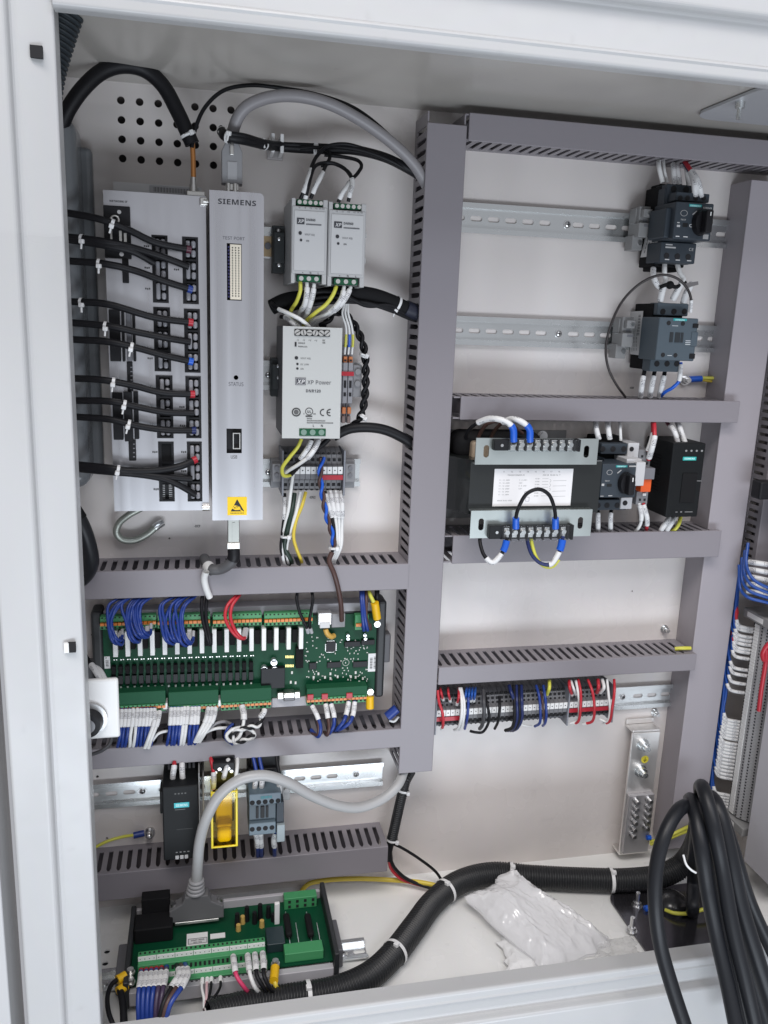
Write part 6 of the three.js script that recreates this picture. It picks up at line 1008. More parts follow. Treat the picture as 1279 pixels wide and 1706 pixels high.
  const pair = [[519, 1175, 527, 1190, 534, 1212, 530, 1227, 518, 1216], [542, 1172, 545, 1190, 548, 1212, 545, 1224, 540, 1220], [551, 1172, 556, 1190, 556, 1208, 550, 1220, 546, 1222], [581, 1168, 577, 1188, 572, 1202, 562, 1214, 556, 1216], [591, 1168, 588, 1190, 582, 1204, 570, 1213, 560, 1217]];
  pair.forEach((p, i) => w(['first', 'second', 'third', 'fourth', 'fifth'][i] + ' sleeved wire under the right green connector counted from the left', i === 1 ? BROWN : BLUE, [[p[0], p[1], .05], [p[2], p[3], .06], [p[4], p[5], .068], [p[6], p[7], .066], [p[8], p[9], .05]], .0024, { sleeves: [[.02, .33, .0032]] }));
  w('brown wire beside the first blue loop under the right green connector', BROWN, [[525, 1190, .056], [530, 1206, .066], [529, 1224, .066], [520, 1222, .056]], .002);
  for (const px of [517, 541, 582]) { const r = rect(px - 5, 1158 - (px - 517) * .04, px + 5, 1166 - (px - 517) * .04, zp + .018); add(t, 'red_tab', rbox(r.x0, r.x1, r.y0, r.y1, zp + .014, zp + .018, .0005), REDP); }
  { const a = rect(646, 1176, 662, 1196, .06), g = thing('cable_sleeve', 'short blue sleeve with white wire at the right end of the lower duct', 'wire end', V(a.cx, a.y0, .05)); add(g, 'sleeve', capTube(curveOf([[645, 1194, .052], [661, 1180, .052]]), 4, .0062, 12), BLUE); add(g, 'wire', capTube(curveOf([[648, 1200, .05], [656, 1202, .05], [664, 1194, .048]]), 8, .0017, 8), WHITEW); }
}
{ // key switch plate held on the left post
  const z = .205, r = rect(128, 1132, 198, 1228, z), t = thing('key_switch', 'white square switch plate with black keyhole knob beside the left post', 'key switch', V(r.cx, r.y0, z));
  r.x0 = at(122, 1180, z).x; r.x1 = at(198, 1180, z).x; r.y1 = at(190, 1131, z).y; r.y0 = at(190, 1230, z).y; 
  add(t, 'plate', rbox(r.x0, r.x1, r.y0, r.y1, z - .006, z, .003, 3), M('switch_white', .80, .80, .79, .35));
  const c = at(150, 1196, z); add(t, 'bezel', cylZ(c.x, c.y, z, z + .004, .0172, 32), M('bezel_grey', .45, .45, .45, .3, .5)); add(t, 'knob', [new THREE.CylinderGeometry(.0125, .0145, .012, 28).rotateX(Math.PI / 2).translate(c.x - .001, c.y - .002, z + .009)], BLACK);
  const k = add(t, 'lock_face', cylZ(c.x - .001, c.y - .002, z + .015, z + .0156, .0075, 24), M('lock_grey', .25, .25, .26, .4, .6)); add(k, 'key_slot', box(c.x - .0035, c.x + .0008, c.y - .0032, c.y - .0012, z + .0156, z + .0159), DARK);
  add(t, 'mount', box(r.x0, r.x0 + .02, r.y0 + .01, r.y1 - .01, z - .02, z - .0061), BLACK);
  wire('thin_cable', 'thin dark wire curving down from behind the key switch plate', 'wire', M('dark_grey_wire', .06, .06, .065, .45), .0022, [[186, 1226, .09], [182, 1240, .095], [170, 1250, .1], [150, 1258, .11], [132, 1266, .12]]);
}
// ------------------------------------------------------------ lower left rail
{
  const zf = .085, r = rect(272, 1309, 330, 1430, zf), t = thing('power_supply', 'black power supply with teal label at the lower left', 'power supply', V(r.cx, r.y0, .008)); r.x0 = at(271, 1370, zf).x; r.x1 = at(331, 1370, zf).x; r.y1 = at(300, 1310, zf).y; r.y0 = at(300, 1432, zf).y;
  add(t, 'housing', [rbox(r.x0, r.x1, r.y0, r.y1, .008, zf, .0016), rbox(r.x0 + .002, r.x1 - .002, r.y1 - .006, r.y1 + .018, .008, .05, .0015)], M('psu_black'));
  add(t, 'side_trim', box(r.x1 + .0002, r.x1 + .0016, r.y0 + .03, r.y1 + .012, .02, zf - .006), M('trim_grey', .3, .3, .3, .5));
  add(t, 'rail_foot', rbox(r.x0 - .006, r.x0 - .0004, R8.yc - .018, R8.yc + .014, .006, .03, .001), BLACK);
  sticker(t, rect(289.6, 1338, 315, 1344, zf + .0003), 160, 44, (x, w, h) => { x.fillStyle = '#2cb5bd'; x.fillRect(0, 0, w, h); txt(x, 'SIEMENS', w / 2, h / 2, 30, '#d8f0ee'); }, 'brand_label', .0006);
  print(t, sub(r, .05, .04, .95, .98, zf), 200, 400, (x, w, h) => { x.fillStyle = '#555'; x.fillRect(74, 96, 60, 5); x.fillRect(70, 108, 70, 5); for (let i = 0; i < 4; i++) x.fillRect(70 + i * 22, 18, 12, 8); x.fillStyle = '#3a3a3a'; x.fillRect(80, 220, 110, 3); x.fillStyle = '#888'; for (let i = 0; i < 4; i++) x.fillRect(70 + i * 26, 348, 14, 6); }, 'face_print');
  add(t, 'output_terminal', [0, 1, 2].map(i => rbox(r.x0 + r.w * (.35 + i * .14), r.x0 + r.w * (.46 + i * .14), r.y0 + .001, r.y0 + .006, zf - .004, zf + .001, .0006)), LIGHTG);
  add(t, 'vent', Array.from({ length: 7 }, (_, i) => box(r.x0 + .006 + i * .005, r.x0 + .0085 + i * .005, r.y1 + .004, r.y1 + .016, .05, .0506)), MIDG);
  sw('left white sleeved wire on top of the lower left black power supply', RED, [[290, 1262, .05], [290, 1275, .062], [288, 1290, .066], [287, 1309, .06]], [[.3, 1]], .0026);
  sw('right white sleeved wire on top of the lower left black power supply', WHITEW, [[303, 1262, .05], [303, 1280, .062], [304, 1296, .066], [307, 1310, .06]], [[.2, 1]], .0026);
}
{ // relay under a transparent yellow guard
  const zf = .095, r = rect(349.5, 1319, 397, 1411, zf), t = thing('safety_relay', 'relay with yellow button under a clear yellow hinged guard', 'relay', V(r.cx, r.y0, .008)); r.x1 = at(396, 1365, zf).x; r.x0 = at(351, 1365, zf).x; r.y1 = at(372, 1319, zf).y; r.y0 = at(372, 1412, zf).y; r.w = r.x1 - r.x0; r.h = r.y1 - r.y0;
  add(t, 'socket', [rbox(r.x0 + .002, r.x1 - .002, r.y1 - .002, r.y1 + .028, .008, .06, .0015), rbox(r.x0 + .003, r.x1 - .003, r.y1 + .012, r.y1 + .024, .06, .07, .001), rbox(r.x0 + .003, r.x1 - .003, r.y0 + .006, r.y1 - .004, .008, .05, .0015)], BLACK);
  add(t, 'terminal_screw', [[.2, .35], [.5, .35], [.8, .35], [.35, .7], [.68, .7]].map(([u, v]) => cylZ(r.x0 + r.w * u, r.y1 + .014 + v * .012 - .006, .0595, .0706, .0022, 12)), STEEL);
  add(t, 'inner_body', rbox(r.x0 + .006, r.x1 - .006, r.y0 + .016, r.y1 - .022, .05, .074, .002), M('amber_block', .62, .49, .05, .4));
  add(t, 'button', [rbox(r.x0 + .0075, r.x1 - .0075, r.y0 + .004, r.y0 + .022, .06, zf - .0022, .005, 4)], M('button_yellow', .92, .80, .01, .4));
  add(t, 'button_top', rbox(r.x0 + .007, r.x1 - .007, r.y0 + .021, r.y0 + .026, .055, .086, .002, 3), M('amber_top', .5, .38, .05, .3));
  const YG2 = M('yellow_clear', .98, .88, .36, .04, 0, { transmission: 1, thickness: 0 }), YR = M('yellow_rim', .86, .68, .03, .2);
  add(t, 'guard', [box(r.x0 + .002, r.x1 - .002, r.y0 + .002, r.y1 - .002, zf - .001, zf), box(r.x0, r.x0 + .001, r.y0 + .002, r.y1 - .002, .06, zf - .002), box(r.x1 - .001, r.x1, r.y0 + .002, r.y1 - .002, .06, zf - .002), box(r.x0 + .001, r.x1 - .001, r.y0, r.y0 + .001, .06, zf - .002)], YG2);
  add(t, 'guard_rim', [rbox(r.x0, r.x0 + .0028, r.y0, r.y1, zf - .004, zf + .0006, .0008), rbox(r.x1 - .0028, r.x1, r.y0, r.y1, zf - .004, zf + .0006, .0008), rbox(r.x0 + .0023, r.x1 - .0023, r.y0, r.y0 + .0022, zf - .002, zf + .0006, .0008), rbox(r.x0 + .0023, r.x1 - .0023, r.y1 - .0022, r.y1, zf - .002, zf + .0006, .0008)], YR);
  sw('red wire with white sleeve behind the yellow guarded relay', RED, [[350, 1255, .05], [352, 1268, .062], [355, 1282, .068], [356, 1300, .072], [355, 1314, .066]], [[.5, .95]], .0024);
  sw('grey sleeved wire over the guarded relay socket, left of the pair', GREYW, [[381, 1255, .05], [379, 1272, .066], [374, 1290, .074], [372, 1298, .072]], [[.3, .95]], .0022);
  sw('white wire over the guarded relay socket, right of the pair', WHITEW, [[395, 1255, .05], [395, 1275, .066], [393, 1292, .074], [392, 1300, .072]], null, .0024);
  const d = rect(334, 1262, 350, 1390, .05); add(t, 'grey_divider', box(d.x0 + .002, d.x0 + .0036, at(340, 1370, .05).y, at(340, 1290, .05).y, .008, .06), M('divider_grey', .34, .34, .34, .5));
}
{
  const zf = .088, r = rect(414.5, 1324, 469, 1388, zf), t = thing('contactor', 'small blue-grey contactor with rows of round holes at the lower left', 'contactor', V(r.cx, r.y0, .008)); r.x0 = at(414.5, 1355, zf).x; r.x1 = at(468, 1355, zf).x;
  add(t, 'housing', [rbox(r.x0 + .001, r.x1 - .002, r.y0 + .006, r.y1 + .012, .008, .05, .0015), rbox(r.x0 + .003, r.x1 + .002, r.y1 + .002, r.y1 + .03, .008, .045, .004, 3)], BLACK);
  add(t, 'front_upper', rbox(r.x0, r.x1, r.y1 - r.h * .27, r.y1, .045, zf, .0014), SLATEB); add(t, 'front_lower', rbox(r.x0, r.x0 + r.w * .82, r.y0, r.y0 + r.h * .29, .045, zf, .0014), SLATEB);
  add(t, 'front_middle', rbox(r.x0 + .0004, r.x0 + r.w * .83, r.y0 + r.h * .25, r.y1 - r.h * .23, .045, zf - .006, .001), M('slate_dark', .06, .085, .105, .45));
  add(t, 'terminal_hole', [...Array.from({ length: 5 }, (_, i) => cylZ(r.x0 + r.w * (.1 + i * .195), r.y1 - r.h * .2, zf, zf + .0005, .0031, 14)), ...Array.from({ length: 4 }, (_, i) => cylZ(r.x0 + r.w * (.1 + i * .2), r.y0 + r.h * .16, zf, zf + .0005, .0031, 14))], DARK);
  add(t, 'armature_window', [.22, .36, .52].map((u, i) => rbox(r.x0 + r.w * u, r.x0 + r.w * (u + [.08, .12, .08][i]), r.y0 + r.h * .36, r.y1 - r.h * .36, zf - .006, zf - .0045, .0005)), BLACK);
  add(t, 'suppressor', [rbox(r.x0 + r.w * .84, r.x1 + .004, r.y0 - .001, r.y1 - r.h * .28, .05, zf - .004, .001)], SLATE); add(t, 'suppressor_cap', rbox(r.x0 + r.w * .85, r.x1 + .005, r.y0 - .012, r.y0 + .012, .05, zf + .001, .001), M('pale_slate', .28, .33, .35, .45));
  print(t, sub(r, .3, .03, .74, .14, zf), 160, 40, (x, w, h) => txt(x, 'SIEMENS', 80, 22, 30, '#1b8f95'));
  const b = rect(470, 1308, 483, 1340, .05); add(t, 'side_bracket', [rbox(b.x0 - .004, b.x1, b.y0 + .006, b.y1, .03, .05, .001), cylZ(b.cx, b.y1 - .007, .05, .053, .0032)], M('bracket_grey', .3, .3, .3, .5));
  const T = [[426, 'left'], [436, 'middle'], [464, 'right']];
  T.forEach(([px, l], i) => { sw(`${l} white sleeved wire on top of the small lower left contactor`, i < 2 ? BLUE : CABLE, [[px - 8 + i * 2, 1250, .05], [px - 3, 1268, .06], [px + 1, 1290, .07], [px - 1 + i, 1306, .074], [px - 3 + i * 2, 1322, .07]], [[.55, .98]], .0024); });
  [[425, 'left'], [434, 'middle'], [459, 'right']].forEach(([px, l], i) => sw(`${l} blue wire with white sleeve under the small lower left contactor`, BLUE, [[px - 1 + i, 1384, .08], [px + 3 - i * 3, 1398, .074], [px + 4 - i * 3, 1412, .068], [px + 4 - i * 3, 1432, .045]], [[.04, .42]], .0026));
}
{ // earth stud lower left
  const p = at(249, 1388, .004), t = thing('earth_stud', 'bolt on the panel with blue lug and yellow green wire at the lower left', 'earth bolt', V(p.x, p.y - .006, 0));
  add(t, 'bolt', [cylZ(p.x, p.y, .0003, .003, .0068, 24), cylZ(p.x, p.y, .003, .010, .005, 6), new THREE.SphereGeometry(.0046, 14, 10).translate(p.x, p.y, .011)], STEEL);
  add(t, 'lug', capTube(curveOf([[240, 1388, .008], [222, 1392, .010]]), 6, .0042, 12), BLUE); add(t, 'earth_wire', capTube(curveOf([[224, 1391, .010], [205, 1394, .016], [180, 1401, .022], [150, 1416, .026]]), 16, .002, 9), YG);
}
// ------------------------------------------------------------ grey cable and D-shaped plug
{
  const c = new THREE.CatmullRomCurve3([at(327, 1472, .095), at(329, 1440, .1), at(333, 1400, .11), at(345, 1360, .118), at(368, 1322, .12), at(400, 1299, .12), at(437, 1292, .118), at(475, 1302, .112), at(520, 1326, .1), at(562, 1342, .09), at(600, 1345, .08), at(638, 1330, .07), at(662, 1308, .06), at(672, 1285, .045), at(678, 1262, .03)], false, 'centripetal');
  const t = thing('connector_cable', 'thick pale grey cable looping from the lower terminal board up to the middle duct', 'cable', c.getPointAt(0));
  add(t, 'sheath', new THREE.TubeGeometry(c, 120, .0065, 18), M('pale_cable', .40, .40, .40, .38));
  const a = c.getPointAt(0); add(t, 'strain_relief', [0, 1, 2, 3].map(i => new THREE.TorusGeometry(.0072 + i * .0006, .0026, 10, 24).rotateX(Math.PI / 2).translate(a.x - i * .0004, a.y + .004 - i * .0048, a.z)), M('relief_grey', .30, .30, .31, .45));
  const s = new THREE.Shape(), w = .0315, y0 = .046, yt = a.y - .014; s.moveTo(a.x - w, y0); s.lineTo(a.x + w, y0); s.lineTo(a.x + w, y0 + (yt - y0) * .45); s.lineTo(a.x + .017, y0 + (yt - y0) * .72); s.lineTo(a.x + .013, yt); s.lineTo(a.x - .013, yt); s.lineTo(a.x - .017, y0 + (yt - y0) * .72); s.lineTo(a.x - w, y0 + (yt - y0) * .45);
  add(t, 'plug_hood', new THREE.ExtrudeGeometry(s, { depth: .013, bevelEnabled: true, bevelSize: .0015, bevelThickness: .0015, bevelSegments: 2 }).translate(0, 0, a.z - .0065), M('hood_grey', .13, .13, .135, .45));
  add(t, 'thumbscrew', [-1, 1].map(k => cylY(a.x + k * .0285, a.z, y0 + (yt - y0) * .4, y0 + (yt - y0) * .66, .0032, 12)), STEEL);
  add(t, 'metal_shell', [rbox(a.x - .027, a.x + .027, y0 - .006, y0 - .0018, a.z - .007, a.z + .0075, .001)], M('shell_metal', .6, .6, .58, .35, .9));
}
// ------------------------------------------------------------ lower terminal board lying on the cabinet floor
{
  const yb = .032, x0 = -.090, x1 = .148, z0 = .070, z1 = .196, t = thing('terminal_board', 'green terminal board on the cabinet floor with two tiers of screw terminals', 'circuit board', V((x0 + x1) / 2, .01, z0));
  const G = (px, py, y) => atY(px, py, y);
  add(t, 'board', box(x0, x1 - .0, yb, yb + .0016, z0 + .002, z1 - .012), PCB);
  add(t, 'carrier', [rbox(x0 - .004, x0 + .002, .012, yb + .016, z0 - .004, z1, .0015), rbox(x1 - .002, x1 + .004, .012, yb + .02, z0 - .006, z1, .0015)], M('carrier_black'));
  add(t, 'carrier_edge', [rbox(x0 + .0022, x1 - .0022, .014, yb - .0004, z1 - .011, z1 - .002, .001), rbox(x0 + .0022, x1 - .0022, .014, yb + .012, z0 - .004, z0 + .0015, .001)], M('carrier_pale'));
  add(t, 'rail_foot', [rbox(x0 - .016, x0 - .0042, .004, .03, .11, .165, .002), rbox(x1 + .0042, x1 + .014, .004, .03, .11, .165, .002)], M('foot_grey'));
  add(t, 'black_connector', [rbox(x0 + .010, x0 + .044, yb + .0016, yb + .040, z0 + .003, z0 + .020, .001), rbox(x0 + .003, x0 + .048, yb + .0016, yb + .022, z0 + .0205, z0 + .05, .002)], MATTE);
  // two tiers of terminals running left to right
  const tier = (a, b, y, n) => {
    const A = G(a[0], a[1], y), B = G(b[0], b[1], y), zc = (A.z + B.z) / 2, w = (B.x - A.x) / n, k = add(t, 'terminal_tier', [rbox(A.x, B.x, yb + .0017, y, zc - .008, zc, .0008), rbox(A.x, B.x, yb + .0017, y - .006, zc + .0001, zc + .008, .0008)], GREENC);
    add(k, 'marker_strip', Array.from({ length: Math.round(n / 4) }, (_, i) => box(A.x + w * 4 * i + .0003, Math.min(B.x, A.x + w * 4 * (i + 1)) - .0003, y - .0058, y - .0002, zc + .0001, zc + .0012)), WHITE);
    add(k, 'clamp_opening', Array.from({ length: n }, (_, i) => [box(A.x + w * (i + .25), A.x + w * (i + .75), y - .015, y - .0095, zc + .0078, zc + .0084), box(A.x + w * (i + .3), A.x + w * (i + .7), y - .0001, y + .0003, zc - .006, zc - .003), box(A.x + w * (i + .4), A.x + w * (i + .6), y - .0034, y - .0026, zc + .0011, zc + .0014)]).flat(), DARK);
    return { A, B, w, zc };
  };
  const t1 = tier([229, 1597], [441, 1566], .058, 28), t2 = tier([229, 1626], [445, 1598], .042, 28);
  // parts between plug and terminals
  const st = (a, b, c, d, y, n) => { const A = G(a, b, y), B = G(c, d, y); return add(t, n, box(A.x, B.x, yb + .0017, yb + .0024, A.z, B.z), WHITE); };
  st(311, 1559, 346, 1575, yb, 'label'); st(350, 1559, 375, 1564, yb, 'label');
  { const q = G(329, 1567, yb + .003); const lt = canvasTex(160, 64, (x, w, h) => { x.fillStyle = '#cfcfcf'; x.fillRect(0, 0, w, h); x.strokeStyle = '#333'; x.lineWidth = 4; x.strokeRect(6, 6, 148, 52); txt(x, 'UNIT 0055', 80, 24, 22, '#333'); txt(x, 'REV 102', 80, 46, 18, '#333'); }); add(t, 'label', new THREE.PlaneGeometry(.024, .0105).rotateX(-Math.PI / 2).translate(q.x, yb + .0028, q.z), M('board_label', 1, 1, 1, .5, 0, { map: lt })); }
  for (const [px, py, m, h] of [[395, 1545, BLACK, .02], [404, 1540, M('choke_tan', .5, .34, .1, .5), .012], [411, 1536, BLACK, .022], [424, 1540, BLACK, .018], [433, 1534, BLACK, .024], [436, 1546, M('choke_tan'), .011], [447, 1530, BLACK, .018], [455, 1536, BLACK, .012], [397, 1552, M('choke_tan'), .010]]) { const q = G(px, py, yb); add(t, 'capacitor', cylY(q.x, q.z, yb + .0017, yb + h, .0034, 12, .0028), m); }
  { const q = G(461, 1540, yb); add(t, 'white_post', rbox(q.x - .0032, q.x + .0032, yb + .0017, yb + .032, q.z - .002, q.z + .003, .001), WHITE); }
  { const q = G(452, 1582, yb); add(t, 'fuse_block', [rbox(q.x - .006, q.x + .016, yb + .0017, yb + .014, q.z - .022, q.z + .008, .001)], M('fuse_dark', .02, .035, .04, .3)); }
  for (const px of [480, 516]) { const q = G(px, 1562, yb), p = G(px - 6, 1532, yb); add(t, 'resistor', [rbox(q.x - .004, q.x + .004, yb + .006, yb + .014, p.z + .004, q.z + .010, .003, 3)], MATTE); add(t, 'resistor_lead', [box(q.x - .0005, q.x + .0005, yb + .0075, yb + .0085, p.z - .004, p.z + .0045), box(q.x - .0005, q.x + .0005, yb + .0075, yb + .0085, q.z + .010, q.z + .022)], STEEL); }
  for (const px of [497, 533]) { const q = G(px, 1570, yb), p = G(px - 4, 1540, yb); add(t, 'jumper_lead', box(q.x - .0004, q.x + .0004, yb + .002, yb + .0028, p.z, q.z + .012), STEEL); }
  { const A = G(479, 1535, yb + .02), B = G(534, 1520, yb + .02); const k = add(t, 'plug_header', rbox(A.x, B.x, yb + .0017, yb + .018, z0 + .004, z0 + .018, .001), GREENC); add(k, 'clamp_opening', Array.from({ length: 4 }, (_, i) => [0, 1].map(j => box(A.x + (B.x - A.x) * (.12 + i * .24), A.x + (B.x - A.x) * (.2 + i * .24), yb + .004 + j * .007, yb + .008 + j * .007, z0 + .0178, z0 + .0184))).flat(), DARK); }
  { const A = G(476, 1607, yb + .012), B = G(540, 1590, yb + .012); add(t, 'plug_header', rbox(A.x, B.x, yb + .0017, yb + .014, z1 - .034, z1 - .016, .001), GREENC); }
  // lugs
  const lug = (l, a, b, y) => { const c = new THREE.CatmullRomCurve3([atY(...a, y), atY(...b, y)]), g = thing('earth_lug', l, 'cable lug', c.getPointAt(.5)); add(g, 'sleeve', capTube(c, 4, .0052, 14), YELP); const e = c.getPointAt(1), d = c.getTangentAt(1); add(g, 'ring', [cylY(e.x + d.x * .006, e.z + d.z * .006, y - .001, y + .001, .0052), cylY(e.x + d.x * .006, e.z + d.z * .006, y + .001, y + .005, .0038)], NICKEL); };
  lug('upper yellow lug at the left edge of the lower terminal board', [195, 1633], [209, 1625], .045); lug('lower yellow lug at the left edge of the lower terminal board', [196, 1652], [210, 1642], .04); lug('yellow lug with pale wire at the front edge of the lower board', [456, 1634], [458, 1612], .042);
  wire('earth_wire', 'yellow wire tail under the front lug of the lower terminal board', 'wire', YEL, .0028, [atY(457, 1628, .042), atY(459, 1642, .036), atY(463, 1650, .028), atY(466, 1656, .02)]);
  wire('earth_wire', 'dark wire curving down from the left lugs of the lower board', 'wire', CABLE, .0026, [atY(197, 1631, .045), atY(186, 1640, .045), atY(179, 1660, .045), atY(181, 1688, .045), atY(190, 1712, .04)]);
  wire('earth_lead', 'dark thick wire from the lower left lug down towards the sill', 'wire', CABLE, .004, [atY(200, 1650, .04), atY(204, 1668, .04), atY(206, 1700, .035), atY(206, 1730, .03)]);
  const w = (label, mat, p, s, r = .0022, o = {}) => wire('terminal_wire', label, 'wire', mat, r, p.map(q => atY(...q)), { sleeves: s ?? [], ...o });
  const lefts = ['first', 'second', 'third', 'fourth', 'fifth', 'sixth'];
  lefts.forEach((l, i) => w(`${l} sleeved blue wire at the left front of the lower board`, i < 4 ? BLUE : M('dark_violet_wire', .06, .04, .08, .4), [[235 + i * 8.5, 1614 - i * 1.2, .046], [234 + i * 8.2, 1630, .056], [231 + i * 8, 1650, .058], [230 + i * 7.5, 1672, .05], [231 + i * 7, 1712, .03]], [[.2, .55, .0034]], .0026, { tips: [[.0, .1, i < 5 ? REDP : BLUE, .0028, 'ferrule']] }));
  for (let i = 0; i < 3; i++) w(['left', 'middle', 'right'][i] + ' long white sleeve slanting at the left front of the lower board', [CABLE, BROWN, BLUE][i], [[293 + i * 7, 1606 - i, .046], [298 + i * 7, 1624, .06], [285 + i * 8, 1646, .064], [272 + i * 6, 1672, .058], [264 + i * 5, 1706, .04]], [[.22, .62, .0038]], .0028);
  const rights = [[388, 'pink-red', M('pink_wire', .62, .05, .14, .4), 402], [412, 'white', WHITEW, 420], [424, 'black', CABLE, 434], [437, 'second black', CABLE, 444]];
  rights.forEach(([px, l, m, e], i) => w(`${l} wire with long white sleeve at the right front of the lower board`, m, [[px, 1592 - i * 2, .05], [px + 2, 1606, .058], [px + 6 - i, 1626, .056], [e + 4, 1644, .046], [e + 14, 1656, .03]], [[.05, .5, .0036]], .0024));
  for (const [px, l, m] of [[337, 'leftmost', WHITEW], [345, 'second', M('pale_pink', .6, .4, .42, .4)], [352, 'third', CABLE], [367, 'rightmost', CABLE]]) w(`${l} short wire with white ferrule under the middle of the lower tier`, m, [[px, 1631 - (px - 337) * .1, .034], [px - 1, 1646, .036], [(px + 342) / 2, 1664, .036], [340, 1680, .034], [345, 1694, .03]], null, .0016, { tips: [[0, .14, WHITE, .0024, 'ferrule']] });
}
wire('earth_wire', 'yellow wire with lug running from behind the lower board to the conduit', 'wire', YEL, .0033, [at(498, 1505, .03), at(500, 1490, .026), at(512, 1474, .022), at(540, 1467, .018), at(590, 1464, .018), at(650, 1466, .022), at(700, 1470, .04), at(730, 1476, .05)], { tips: [[0, .07, YELP, .0048, 'lug']] });
// ------------------------------------------------------------ conduits and heavy cables
{
  const c = new THREE.CatmullRomCurve3([atY(346, 1694, .028), atY(400, 1678, .024), atY(480, 1664, .02), atY(560, 1650, .018), atY(615, 1626, .018), atY(655, 1590, .018), atY(690, 1545, .018), atY(722, 1503, .018), atY(765, 1470, .02), atY(820, 1456, .02), atY(890, 1461, .019), atY(970, 1465, .019), atY(1050, 1466, .02), atY(1105, 1458, .024), atY(1140, 1438, .04), at(1160, 1405, .1), at(1168, 1370, .11), at(1172, 1330, .1)], false, 'centripetal');
  const t = thing('corrugated_conduit', 'thick black corrugated conduit snaking along the cabinet floor', 'conduit', c.getPointAt(0));
  add(t, 'tube', ribbed(c, .0162, .0036, .085), M('conduit_black', .016, .017, .019, .42));
  const L = c.getLength(); for (const u of [.135, .285, .445, .57, .735]) { const p = c.getPointAt(u), d = c.getTangentAt(u), q = new THREE.Quaternion().setFromUnitVectors(V(0, 0, 1), d); const up = V(0, 1, 0).addScaledVector(V(0, 0, 1), .35).normalize(), h = p.clone().addScaledVector(up, .0178); add(t, 'cable_tie', [new THREE.CylinderGeometry(.0169, .0169, .0048, 32, 1, true).rotateX(Math.PI / 2).applyQuaternion(q).translate(p.x, p.y, p.z), new RoundedBoxGeometry(.006, .005, .0065, 2, .001).applyQuaternion(q).translate(h.x, h.y, h.z)], TIE); }
  const c2 = curveOf([[684, 1285, .012], [676, 1300, .022], [668, 1330, .026], [659, 1370, .028], [652, 1402, .03]]), s = thing('corrugated_conduit', 'short black corrugated conduit leaving the lower end of the middle duct', 'conduit', c2.getPointAt(0));
  add(s, 'tube', ribbed(c2, .0072, .0028, .1, 16), M('conduit_black')); add(s, 'cable_tie', [...tieGeo(c2, .28, .0072, .6)], TIE); add(s, 'cable_tie', [...tieGeo(c2, .97, .0072, .6)], TIE);
  add(s, 'cable_core', capTube(curveOf([[652, 1400, .03], [647, 1418, .03], [648, 1432, .03]]), 8, .0055, 12), CABLE);
  wire('thin_cable', 'thin black wire leaving the short conduit towards the thick one', 'wire', CABLE, .002, [[650, 1404, .03], [668, 1412, .03], [700, 1432, .032], [728, 1455, .036], [742, 1480, .04]]);
  wire('supply_wire', 'red wire curving from the short conduit to the thick one', 'wire', RED, .0024, [[647, 1430, .03], [652, 1448, .03], [668, 1464, .032], [690, 1472, .036], [716, 1478, .045]]);
  wire('supply_wire', 'black wire alongside the red one below the short conduit', 'wire', CABLE, .0024, [[648, 1424, .032], [656, 1444, .033], [674, 1462, .036], [700, 1474, .042], [720, 1480, .048]]);
  // heavy rubber cables in front
  const heavy = (l, r, p) => wire('heavy_cable', l, 'cable', RUBBER, r, p, { k: 20 });
  heavy('heavy black cable arching alone left of the others and over the sill', .0078, [[1170, 1440, .2], [1165, 1380, .24], [1150, 1344, .27], [1130, 1350, .29], [1108, 1388, .305], [1094, 1440, .315], [1091, 1500, .325], [1099, 1570, .335], [1118, 1640, .35], [1146, 1725, .37]]);
  heavy('heavy black cable second from the left, rounded at its top', .0082, [[1168, 1420, .16], [1158, 1360, .22], [1150, 1332, .26], [1157, 1350, .29], [1166, 1400, .315], [1178, 1480, .33], [1194, 1560, .345], [1212, 1640, .365], [1230, 1730, .39]]);
  heavy('heavy black cable with the highest loop, in the middle of the group', .0080, [[1178, 1420, .16], [1170, 1350, .22], [1167, 1311, .26], [1173, 1318, .29], [1187, 1370, .315], [1203, 1450, .33], [1219, 1540, .35], [1240, 1630, .37], [1262, 1730, .39]]);
  heavy('heavy black cable nearest the side wall, sweeping to the right edge', .0094, [[1192, 1420, .16], [1184, 1360, .22], [1180, 1328, .26], [1193, 1342, .285], [1212, 1410, .31], [1231, 1500, .33], [1258, 1590, .35], [1290, 1690, .37], [1304, 1740, .38]]);
  heavy('heavy black cable filling the gap between the two longest ones', .0098, [[1190, 1430, .15], [1180, 1370, .21], [1176, 1352, .25], [1184, 1390, .275], [1200, 1480, .29], [1218, 1570, .305], [1240, 1660, .32], [1262, 1740, .335]]);
  heavy('heavy black cable on the far right behind the group', .0078, [[1200, 1420, .15], [1198, 1370, .2], [1201, 1354, .24], [1220, 1410, .27], [1248, 1500, .28], [1284, 1580, .29], [1316, 1650, .3]]);
  heavy('heavy black cable tucked between the second and the highest looped ones', .0080, [[1186, 1430, .14], [1176, 1380, .19], [1164, 1352, .23], [1166, 1372, .26], [1178, 1440, .285], [1194, 1530, .3], [1214, 1620, .31], [1236, 1730, .32]]);
  heavy('heavy black cable behind the group filling its right side', .0090, [[1196, 1430, .14], [1190, 1380, .19], [1188, 1362, .22], [1202, 1420, .25], [1222, 1510, .265], [1246, 1600, .275], [1276, 1700, .285], [1290, 1745, .29]]);
  heavy('heavy black cable rising straight from the floor gland plate', .0085, [atY(1152, 1520, .0), atY(1154, 1512, .03), at(1155, 1470, .14), at(1157, 1420, .17), at(1163, 1370, .2)]);
